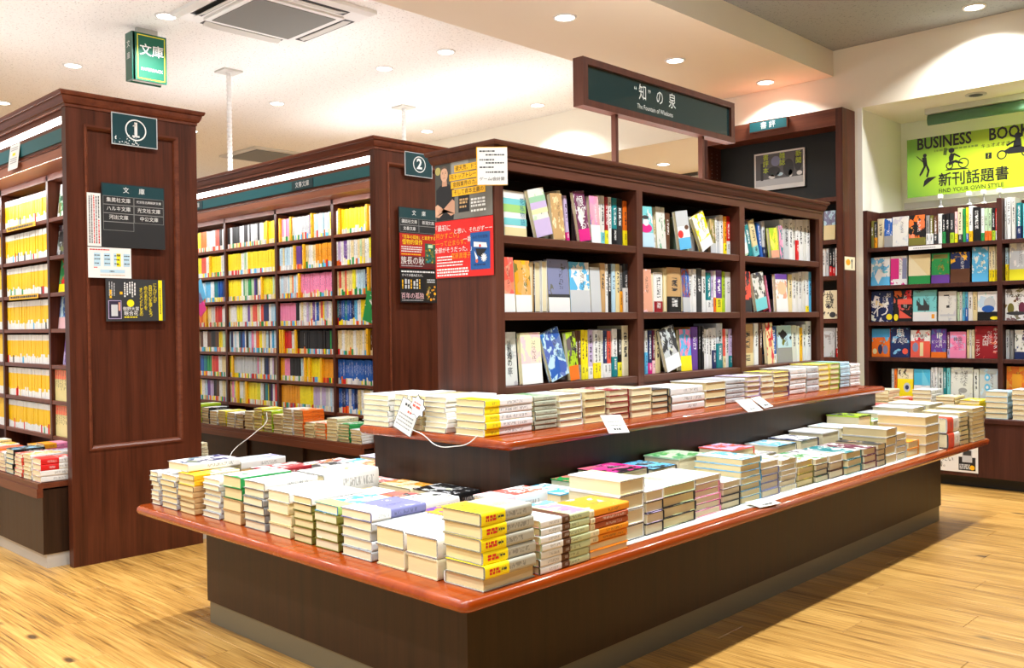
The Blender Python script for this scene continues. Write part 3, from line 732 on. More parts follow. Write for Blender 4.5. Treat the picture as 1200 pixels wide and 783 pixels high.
# ---------------------------------------------------------------- tall cabinet by the alcove
t = thing('tall_cabinet', 'tall dark mahogany wall cabinet with black board and adjustable shelves', 'cabinet', (5.71, 2.548, 0))
x0, x1, y0, y1, zt = 5.71, 5.9, 2.548, 3.60, 2.355
b = MB(); b.box(x0, x1, y0, y0 + 0.045, 0, zt); wpart('side_panel', b, M['mahogany'], t)
b = MB(); b.box(x0, x1, y1 - 0.06, y1, 0, zt); wpart('side_panel', b, M['mahogany'], t)
b = MB(); b.box(x0, x1, y0 + 0.045, y1 - 0.06, 2.245, zt); wpart('header', b, M['mahogany_y'], t)
b = MB(); b.box(x1 - 0.012, x1, y0 + 0.045, y1 - 0.06, 0, 2.245); wpart('back_board', b, M['black_board'], t)
for z in (1.79, 1.515, 1.28, 1.0, 0.75):
    b = MB(); b.box(x0 + 0.02, x1 - 0.012, y0 + 0.045, y1 - 0.06, z - 0.028, z); wpart('shelf', b, M['case_wood'], t)
b = MB(); b.box(x0 + 0.03, x1 - 0.012, y0 + 0.045, y1 - 0.06, 0.06, 0.5); wpart('base_front', b, M['walnut'], t)
b = MB()
for i in range(14):
    for yy in (0.05, 0.12):
        zz = 1.83 + i * 0.028
        b.quad([(x0 + yy, y1 - 0.0605, zz), (x0 + yy + 0.006, y1 - 0.0605, zz), (x0 + yy + 0.006, y1 - 0.0605, zz + 0.006), (x0 + yy, y1 - 0.0605, zz + 0.006)][::-1])
wpart('peg_holes', b, ink('silver'), t)
tb = sheet('category_plate', 'small teal plate framed on the header of the tall cabinet', 'sign', (5.697, 3.205, 2.281), (0, -1, 0), NX, 0.288, 0.076, 0.012, M['mahogany_y'])
rect(tb, 0.008, 0.28, 0.007, 0.069, M['teal']); text(tb, '書 評', 0.144, 0.037, 0.05, ink('white'))
pf = sheet('framed_poster', 'white-framed monochrome street poster with lime lettering on the black board', 'poster', (5.87, 3.262, 1.905), (0, -1, 0), NX, 0.378, 0.262, 0.012, M['white_plastic'])
rect(pf, 0.012, 0.366, 0.03, 0.25, ink((92, 92, 94))); rect(pf, 0.012, 0.366, 0.03, 0.075, ink('silver'), 0.0009)
rect(pf, 0.05, 0.07, 0.07, 0.19, ink('charcoal'), 0.001)
for px, py, w, h, c in ((0.10, 0.09, 0.1, 0.07, 'charcoal'), (0.13, 0.16, 0.07, 0.07, 'steel'), (0.22, 0.08, 0.08, 0.12, 'charcoal'), (0.30, 0.11, 0.06, 0.13, 'charcoal'), (0.11, 0.075, 0.05, 0.03, 'white'), (0.26, 0.075, 0.03, 0.05, 'white'), (0.17, 0.09, 0.05, 0.025, 'pale_blue'), (0.32, 0.08, 0.04, 0.03, 'white')):
    disc(pf, px + w / 2, py + h / 2, w / 2, ink(c), 0.0011, h / 2)
for s, px in (('新聞', 0.335), ('雑誌', 0.215), ('書評本', 0.09)): vtext(pf, s, px, 0.2 - 0.02 * (len(s) - 2), 0.046, ink((206, 232, 40)), z=0.0022)
cd = sheet('picture_card', 'small pale card with a dark figure on the tall cabinet side', 'card', (5.725, 2.5465, 1.315), (1, 0, 0), NY, 0.155, 0.085, 0.002, ink('ivory'))
disc(cd, 0.05, 0.05, 0.035, ink('amber'), 0.0006, 0.02); rect(cd, 0.1, 0.112, 0.01, 0.055, ink('charcoal')); disc(cd, 0.106, 0.06, 0.011, ink('charcoal'))

# ---------------------------------------------------------------- alcove bookcase
AXF, AXB = 5.9, 6.12
t = thing('alcove_bookcase', 'dark wooden alcove bookcase with face-out books and a low counter', 'bookcase', (5.9, 1.6, 0))
AR = (1.455, 1.211, 0.977, 0.748, 0.49)
for y, w in ((2.5, 0.028), (1.685, 0.028), (0.85, 0.028)):
    b = MB(); b.box(AXF, AXB, y - w / 2 if y < 2.4 else y - w, y + w / 2 if y < 2.4 else y, 0.413, 1.70); wpart('upright', b, M['alcove_wood'], t)
for a, c in ((1.699, 2.472), (0.864, 1.671)):
    for z in AR:
        b = MB(); b.bbox(AXF + 0.004, AXB, a, c, z - 0.024, z, 0, 0.001); wpart('shelf', b, M['alcove_wood'], t)
b = MB(); b.box(AXB, AXB + 0.02, 0.85, 2.5, 0.413, 1.66); wpart('back_board', b, M['case_back'], t)
b = MB(); b.box(AXB - 0.02, AXB + 0.02, 0.85, 2.5, 1.655, 1.70); wpart('top_rail', b, M['alcove_wood'], t)
b = MB(); b.bbox(5.69, AXB, 0.85, 2.53, 0.385, 0.413, 0, 0.003); wpart('counter', b, M['alcove_wood'], t)
for a, c in ((1.755, 2.53), (0.98, 1.753)):
    b = MB(); b.box(5.7, AXB, a, c, 0.068, 0.385); wpart('base_panel', b, M['alcove_wood'], t)
b = MB(); b.box(5.76, AXB, 0.98, 2.53, 0.0, 0.068); wpart('plinth', b, M['dark_plastic'], t)

CASE = [
 (0, 0, [
  ('s', 2.1749, 2.1927, 0.177, 0, 'white', 'sky', 0.0, '', 0.0, 'white spine'),
  ('s', 2.1933, 2.2125, 0.178, 0, 'pale_blue', 'white', 0.0, '', 0.0, 'pale bluish spine'),
  ('f', 2.216, 2.3287, 0.157, -0.0, 'white', 'pale_blue', 0.0, 'cream', 0.2, 'white cover striped blue and green'),
  ('f', 2.3565, 2.4423, 0.167, -0.04, 'offwhite', 'pale_green', 0.1, '', 0.0, 'leaning white cover striped green and lilac'),
  ('f', 2.4462, 2.5113, 0.164, -0.01, 'tan', 'cream', 0.2, '', 0.0, 'tan open wrapper'),
  ('s', 2.5147, 2.5402, 0.181, -0.023, 'ivory', 'cream', 0.0, '', 0.0, 'leaning cream spine'),
  ('s', 2.5443, 2.5633, 0.166, -0.017, 'lilac', 'white', 0.0, 'magenta', 0.2, 'leaning pale lilac spine'),
  ('f', 2.5908, 2.656, 0.183, -0.028, 'plum', 'white', 0.3, 'magenta', 0.24, 'leaning plum cover with white lettering and pink band'),
  ('f', 2.6595, 2.7157, 0.175, -0.004, 'blue', 'pink', 0.75, 'white', 0.38, 'blue cover with pink flowers'),
  ('s', 2.7179, 2.745, 0.184, 0, 'white', 'sky', 0.0, '', 0.0, 'white spine'),
  ('s', 2.7458, 2.771, 0.185, 0, 'offwhite', 'navy', 0.0, 'aqua', 0.25, 'white spine with aqua foot'),
  ('s', 2.7717, 2.7912, 0.182, 0, 'crimson', 'navy', 0.0, 'lemon', 0.3, 'dark red spine with yellow band'),
  ('s', 2.792, 2.8154, 0.184, 0, 'white', 'sky', 0.0, '', 0.0, 'white spine'),
  ('s', 2.8162, 2.846, 0.182, 0, 'teal', 'sky', 0.0, 'black', 0.35, 'teal and black spine'),
  ('s', 2.8475, 2.8847, 0.183, 0, 'charcoal', 'white', 0.0, '', 0.0, 'dark spine with white letters'),
  ('s', 2.8863, 2.9114, 0.176, 0, 'orange', 'cream', 0.0, 'yellow', 0.35, 'pale orange spine with yellow band'),
 ]),
 (0, 1, [
  ('f', 2.1739, 2.2468, 0.185, -0.001, 'salmon', 'coral', 0.5, 'white', 0.33, 'dusty red and pink cover with white band'),
  ('f', 2.2491, 2.329, 0.176, -0.001, 'olive', 'amber', 0.5, 'white', 0.33, 'olive cover with animals and white band'),
  ('e', 2.3339, 2.3618, 0.177, 0, 'tan', 'white', 0.0, '', 0.0, 'cream page edges facing out'),
  ('s', 2.3631, 2.3719, 0.169, 0, 'black', 'white', 0.0, '', 0.0, 'thin black spine'),
  ('e', 2.3731, 2.4029, 0.178, 0, 'white', 'cream', 0.0, '', 0.0, 'cream page edges beside a thin black spine'),
  ('e', 2.4054, 2.4336, 0.182, 0, 'white', 'cream', 0.0, '', 0.0, 'cream page edges with white boards'),
  ('f', 2.4362, 2.555, 0.189, 0, 'steel', 'charcoal', 0.1, 'white', 0.28, 'grey violet night sky cover with white band'),
  ('f', 2.5564, 2.6745, 0.184, 0, 'sky', 'white', 0.3, 'silver', 0.44, 'bright blue mountain cover with grey lower half'),
  ('f', 2.6759, 2.7369, 0.169, 0, 'silver', 'pale_green', 0.0, '', 0.0, 'pale grey green cover'),
  ('s', 2.7384, 2.7695, 0.186, 0, 'tan', 'brown', 0.0, '', 0.0, 'plain tan spine'),
  ('s', 2.7725, 2.789, 0.184, 0, 'white', 'sky', 0.0, '', 0.0, 'white spine'),
  ('s', 2.7898, 2.8117, 0.184, 0, 'black', 'white', 0.0, '', 0.0, 'black spine with white letters'),
  ('s', 2.8124, 2.8361, 0.186, 0, 'pale_blue', 'blue', 0.0, '', 0.0, 'pale blue spine'),
  ('s', 2.8369, 2.8615, 0.186, 0, 'cream', 'blue', 0.0, '', 0.0, 'cream spine'),
  ('s', 2.8623, 2.8841, 0.181, 0, 'gray', 'white', 0.0, 'amber', 0.45, 'grey spine with amber band'),
  ('s', 2.8857, 2.9116, 0.189, 0, 'charcoal', 'white', 0.0, 'white', 0.5, 'black spine with white lower half'),
 ]),
 (0, 2, [
  ('f', 2.178, 2.2792, 0.181, -0.0, 'white', 'silver', 0.25, '', 0.0, 'white ink-sketched cover with vertical black title'),
  ('f', 2.2816, 2.3892, 0.177, -0.003, 'ivory', 'blush', 0.3, 'white', 0.4, 'beige cover with pencil sketch'),
  ('s', 2.3904, 2.4044, 0.155, -0.002, 'pale_blue', 'blue', 0.0, '', 0.0, 'thin pale blue spine'),
  ('f', 2.4327, 2.5358, 0.176, -0.054, 'pale_blue', 'blue', 0.35, '', 0.0, 'leaning blue cover with a darker blue streak'),
  ('f', 2.5385, 2.5933, 0.175, -0.017, 'lime', 'black', 0.35, 'orange', 0.3, 'lime cover with orange foot'),
  ('s', 2.596, 2.6128, 0.181, 0, 'brown', 'gray', 0.0, 'gray', 0.3, 'brownish grey spine'),
  ('s', 2.6134, 2.6303, 0.181, 0, 'brown', 'gray', 0.0, 'gray', 0.3, 'second brownish grey spine'),
  ('s', 2.6317, 2.6522, 0.183, 0, 'yellow', 'lemon', 0.0, 'lemon', 0.3, 'yellow spine'),
  ('s', 2.6529, 2.6744, 0.182, 0, 'yellow', 'lemon', 0.0, 'lemon', 0.3, 'second yellow spine'),
  ('s', 2.6779, 2.7069, 0.182, 0, 'lilac', 'white', 0.0, 'white', 0.25, 'lilac spine with white foot'),
  ('s', 2.7076, 2.7339, 0.181, 0, 'white', 'black', 0.0, 'yellow', 0.32, 'white spine with yellow band'),
  ('s', 2.7347, 2.7531, 0.181, 0, 'offwhite', 'black', 0.0, 'yellow', 0.32, 'second white spine with yellow band'),
  ('s', 2.7546, 2.7688, 0.179, 0, 'white', 'black', 0.0, '', 0.0, 'thin white spine'),
  ('s', 2.7703, 2.792, 0.178, 0, 'navy', 'orange', 0.0, 'white', 0.3, 'navy spine with white foot'),
  ('s', 2.7928, 2.8185, 0.176, 0, 'coral', 'navy', 0.0, 'white', 0.3, 'red and orange spine'),
  ('s', 2.8223, 2.8554, 0.184, 0, 'white', 'black', 0.0, 'teal', 0.42, 'white spine with teal band'),
  ('s', 2.8569, 2.8834, 0.182, 0, 'black', 'white', 0.0, 'lemon', 0.3, 'black spine with lemon band'),
  ('s', 2.8849, 2.9292, 0.196, 0, 'ivory', 'blue', 0.0, '', 0.0, 'thick ivory spine with blue letters'),
 ]),
 (1, 0, [
  ('f', 2.9592, 3.0585, 0.162, -0.005, 'aqua', 'white', 0.12, 'pale_blue', 0.35, 'pale aqua cover with a pink dome'),
  ('s', 3.0623, 3.0881, 0.133, -0.011, 'tan', 'cream', 0.0, '', 0.0, 'tan spine'),
  ('s', 3.0894, 3.1011, 0.118, -0.001, 'cream', 'tan', 0.0, 'white', 0.5, 'cream spine'),
  ('f', 3.1024, 3.1671, 0.173, -0.0, 'offwhite', 'green', 0.12, '', 0.0, 'white cover with a green twig'),
  ('s', 3.1711, 3.2047, 0.152, 0, 'brown', 'silver', 0.0, '', 0.0, 'brown and silver spine'),
  ('f', 3.2368, 3.3275, 0.161, -0.023, 'silver', 'white', 0.2, 'sky', 0.3, 'leaning grey and white cover with sky blue band'),
  ('s', 3.3311, 3.3496, 0.152, -0.019, 'pale_green', 'gray', 0.0, '', 0.0, 'leaning pale green spine'),
  ('s', 3.351, 3.3973, 0.149, -0.039, 'gray', 'lime', 0.0, '', 0.0, 'leaning grey spine'),
  ('f', 3.4045, 3.5012, 0.156, -0.076, 'yellow', 'white', 0.35, 'white', 0.28, 'leaning yellow cover with a white figure'),
  ('f', 3.5042, 3.5515, 0.154, 0, 'olive', 'tan', 0.4, 'silver', 0.3, 'dark olive portrait cover'),
  ('s', 3.5531, 3.5678, 0.162, 0, 'white', 'black', 0.0, '', 0.0, 'thin white spine'),
  ('s', 3.5685, 3.595, 0.168, 0, 'silver', 'black', 0.0, '', 0.0, 'silver spine with black letters'),
  ('s', 3.5958, 3.6257, 0.176, 0, 'white', 'black', 0.0, '', 0.0, 'white spine'),
  ('s', 3.6273, 3.6503, 0.172, 0, 'amber', 'white', 0.0, 'yellow', 0.3, 'amber spine'),
  ('s', 3.6519, 3.6848, 0.175, 0, 'red', 'white', 0.0, 'white', 0.36, 'red spine with white foot'),
 ]),
 (1, 1, [
  ('f', 2.96, 3.0498, 0.17, 0.001, 'salmon', 'blush', 0.05, '', 0.0, 'salmon pink paper wrapper'),
  ('e', 3.0523, 3.0936, 0.161, 0, 'white', 'cream', 0.0, '', 0.0, 'cream page edges facing out'),
  ('s', 3.0975, 3.1608, 0.163, 0, 'white', 'red', 0.0, 'crimson', 0.27, 'thick white spine with red letters'),
  ('e', 3.1634, 3.1849, 0.182, 0, 'cream', 'tan', 0.0, '', 0.0, 'cream page edges of a taller book'),
  ('s', 3.1876, 3.2906, 0.186, 0, 'tan', 'brown', 0.4, 'black', 0.35, 'very thick tan illustrated spine'),
  ('f', 3.2934, 3.3502, 0.183, 0, 'blue', 'crimson', 0.4, 'silver', 0.34, 'blue cover with a red bird'),
  ('s', 3.3516, 3.3761, 0.183, 0, 'white', 'black', 0.0, '', 0.0, 'white spine'),
  ('s', 3.3768, 3.4051, 0.184, 0, 'white', 'black', 0.0, '', 0.0, 'second white spine'),
  ('s', 3.4088, 3.4523, 0.19, 0, 'charcoal', 'white', 0.0, '', 0.0, 'charcoal spine'),
  ('s', 3.4538, 3.4853, 0.184, 0, 'white', 'black', 0.0, '', 0.0, 'third white spine'),
  ('s', 3.4868, 3.5224, 0.173, 0, 'teal', 'blue', 0.0, 'white', 0.3, 'teal blue spine with white foot'),
  ('s', 3.5247, 3.543, 0.182, 0, 'lilac', 'white', 0.0, 'white', 0.35, 'lilac spine'),
  ('s', 3.5446, 3.5616, 0.182, 0, 'white', 'orange', 0.0, 'orange', 0.35, 'white spine with orange foot'),
  ('s', 3.5623, 3.6194, 0.186, 0, 'violet', 'lemon', 0.0, 'lemon', 0.33, 'purple spine with lemon band'),
  ('s', 3.621, 3.6456, 0.181, 0, 'lime', 'yellow', 0.0, '', 0.0, 'lime spine'),
  ('s', 3.6479, 3.693, 0.18, 0, 'white', 'blue', 0.0, '', 0.0, 'wide white spine'),
 ]),
 (1, 2, [
  ('s', 2.9582, 2.9742, 0.176, 0, 'charcoal', 'white', 0.0, 'white', 0.3, 'dark spine with white foot'),
  ('s', 2.9755, 2.9929, 0.173, 0, 'white', 'tan', 0.0, 'tan', 0.33, 'white spine with tan foot'),
  ('s', 2.9942, 3.0238, 0.178, 0, 'brown', 'wine', 0.0, '', 0.0, 'dark brown spine'),
  ('s', 3.0257, 3.046, 0.174, 0, 'white', 'sky', 0.0, 'sky', 0.5, 'white and blue spine'),
  ('s', 3.0479, 3.0755, 0.174, 0, 'navy', 'magenta', 0.0, 'magenta', 0.25, 'navy and magenta spine'),
  ('s', 3.0768, 3.0963, 0.175, 0, 'wine', 'pink', 0.0, 'blush', 0.3, 'wine red spine'),
  ('s', 3.1028, 3.1376, 0.178, -0.033, 'cream', 'white', 0.0, '', 0.0, 'leaning cream spine'),
  ('f', 3.141, 3.2492, 0.177, -0.046, 'charcoal', 'silver', 0.35, 'white', 0.33, 'leaning charcoal photo cover with white band'),
  ('e', 3.2519, 3.2672, 0.175, 0, 'olive', 'cream', 0.0, '', 0.0, 'cream page edges'),
  ('f', 3.2692, 3.3548, 0.176, 0, 'sky', 'pink', 0.35, 'yellow', 0.36, 'bright blue cover with yellow lower band'),
  ('s', 3.3591, 3.4143, 0.185, 0, 'violet', 'amber', 0.5, '', 0.0, 'thick dark patterned spine'),
  ('s', 3.418, 3.4379, 0.189, 0, 'black', 'red', 0.0, '', 0.0, 'black spine with red letters'),
  ('s', 3.4394, 3.4587, 0.188, 0, 'black', 'lemon', 0.0, '', 0.0, 'second black spine'),
  ('s', 3.4602, 3.4797, 0.173, 0, 'offwhite', 'sky', 0.0, '', 0.0, 'off-white spine'),
  ('s', 3.4804, 3.5, 0.172, 0, 'white', 'sky', 0.0, '', 0.0, 'white spine'),
  ('s', 3.5016, 3.5297, 0.178, 0, 'offwhite', 'black', 0.0, '', 0.0, 'second off-white spine'),
  ('s', 3.5313, 3.5636, 0.179, 0, 'white', 'navy', 0.0, 'navy', 0.45, 'white spine with navy lower half'),
  ('s', 3.5652, 3.6144, 0.198, 0, 'silver', 'teal', 0.0, 'teal', 0.55, 'tall silver and teal spine'),
  ('s', 3.6168, 3.639, 0.173, 0, 'coral', 'cream', 0.0, 'cream', 0.3, 'coral spine'),
  ('s', 3.6406, 3.6678, 0.172, 0, 'white', 'black', 0.0, '', 0.0, 'third white spine'),
  ('s', 3.6694, 3.6912, 0.172, 0, 'lilac', 'teal', 0.0, 'teal', 0.3, 'lilac spine with teal foot'),
 ]),
 (2, 0, [
  ('f', 3.7438, 3.8126, 0.138, -0.032, 'pale_blue', 'white', 0.3, 'white', 0.35, 'leaning pale blue and white cover'),
  ('s', 3.8225, 3.8576, 0.136, -0.051, 'pale_green', 'aqua', 0.0, '', 0.0, 'leaning pale green spine'),
  ('s', 3.8597, 3.8993, 0.148, -0.057, 'teal', 'green', 0.0, '', 0.0, 'leaning teal spine'),
  ('s', 3.9034, 3.9573, 0.173, -0.069, 'cream', 'steel', 0.3, 'aqua', 0.28, 'leaning cream spine with turquoise foot'),
  ('s', 3.9614, 3.9887, 0.165, -0.034, 'blue', 'navy', 0.0, '', 0.0, 'royal blue spine'),
  ('s', 3.9909, 4.0216, 0.175, -0.009, 'silver', 'navy', 0.0, 'navy', 0.3, 'silver spine with navy foot'),
  ('f', 4.0248, 4.1049, 0.143, -0.012, 'lime', 'lemon', 0.4, 'salmon', 0.25, 'lime illustrated cover with brown foot'),
  ('f', 4.1093, 4.1468, 0.163, -0.001, 'teal', 'pink', 0.4, '', 0.0, 'teal floral cover'),
  ('s', 4.1513, 4.1938, 0.194, 0, 'white', 'sky', 0.0, '', 0.0, 'white spine'),
  ('s', 4.1961, 4.2508, 0.202, 0, 'silver', 'black', 0.2, '', 0.0, 'silver spine with black shapes'),
  ('s', 4.2531, 4.2912, 0.205, 0, 'white', 'black', 0.0, '', 0.0, 'white spine with black letters'),
  ('s', 4.2947, 4.3216, 0.204, 0, 'offwhite', 'black', 0.0, '', 0.0, 'off-white spine'),
  ('s', 4.324, 4.3511, 0.207, 0, 'white', 'red', 0.0, 'red', 0.5, 'white spine with red lower half'),
  ('s', 4.3535, 4.4037, 0.209, 0, 'white', 'black', 0.0, '', 0.0, 'third white spine'),
  ('s', 4.4061, 4.4413, 0.213, 0, 'offwhite', 'black', 0.0, '', 0.0, 'second off-white spine'),
  ('s', 4.4437, 4.4867, 0.216, 0, 'white', 'black', 0.0, '', 0.0, 'fourth white spine'),
 ]),
 (2, 1, [
  ('f', 3.7447, 3.8416, 0.186, 0.001, 'coral', 'black', 0.25, 'charcoal', 0.3, 'coral red cover with charcoal band'),
  ('f', 3.882, 3.9942, 0.177, -0.031, 'offwhite', 'black', 0.35, 'aqua', 0.32, 'leaning white cover with ink drawing and aqua foot'),
  ('s', 4.0005, 4.0626, 0.173, -0.059, 'crimson', 'wine', 0.0, '', 0.0, 'leaning dark red spine'),
  ('s', 4.0648, 4.0778, 0.18, -0.05, 'pink', 'black', 0.0, '', 0.0, 'thin leaning pink spine'),
  ('f', 4.08, 4.202, 0.183, -0.001, 'white', 'salmon', 0.4, 'white', 0.35, 'white cover with purple top and peach picture'),
  ('s', 4.21, 4.2453, 0.187, 0, 'navy', 'white', 0.0, 'white', 0.35, 'navy spine with white foot'),
  ('s', 4.2511, 4.2951, 0.187, 0, 'cream', 'white', 0.0, '', 0.0, 'cream spine'),
  ('s', 4.2974, 4.3326, 0.194, 0, 'white', 'black', 0.0, '', 0.0, 'white spine'),
  ('s', 4.3338, 4.3682, 0.197, 0, 'offwhite', 'black', 0.0, '', 0.0, 'off-white spine'),
  ('s', 4.3694, 4.4042, 0.201, 0, 'white', 'black', 0.0, '', 0.0, 'second white spine'),
  ('s', 4.4054, 4.4393, 0.205, 0, 'offwhite', 'black', 0.0, '', 0.0, 'second off-white spine'),
  ('s', 4.4405, 4.4761, 0.206, 0, 'white', 'black', 0.0, 'yellow', 0.15, 'third white spine'),
  ('s', 4.4773, 4.5058, 0.206, 0, 'sky', 'blue', 0.4, '', 0.0, 'blue patterned spine'),
 ]),
 (2, 2, [
  ('s', 3.7397, 3.7729, 0.19, 0, 'brown', 'red', 0.3, 'cream', 0.3, 'dark brown and red spine'),
  ('s', 3.7749, 3.8973, 0.193, 0, 'tan', 'olive', 0.4, 'cream', 0.3, 'very thick brown patterned spine'),
  ('s', 3.9035, 3.9449, 0.196, 0, 'white', 'yellow', 0.0, '', 0.0, 'white spine with a yellow stripe'),
  ('s', 3.948, 3.9784, 0.198, 0, 'brown', 'white', 0.0, '', 0.0, 'dark brown spine'),
  ('f', 3.9826, 4.0551, 0.196, -0.006, 'cream', 'red', 0.25, '', 0.0, 'beige cover with red lettering'),
  ('s', 4.0573, 4.1217, 0.177, -0.005, 'blue', 'sky', 0.0, 'white', 0.25, 'royal blue spine with white foot'),
  ('f', 4.125, 4.2802, 0.182, 0, 'pale_blue', 'black', 0.1, 'gray', 0.4, 'pale blue cover with a black diamond'),
  ('s', 4.2837, 4.3376, 0.181, 0, 'offwhite', 'black', 0.0, '', 0.0, 'off-white spine'),
  ('s', 4.34, 4.3697, 0.178, 0, 'white', 'violet', 0.0, '', 0.0, 'white spine with violet letters'),
  ('s', 4.3721, 4.4069, 0.169, 0, 'gold', 'black', 0.0, '', 0.0, 'gold spine'),
  ('s', 4.4093, 4.4482, 0.184, 0, 'white', 'black', 0.0, '', 0.0, 'white spine'),
  ('s', 4.4507, 4.5075, 0.201, 0, 'white', 'orange', 0.0, '', 0.0, 'white spine with orange panel'),
 ]),
]
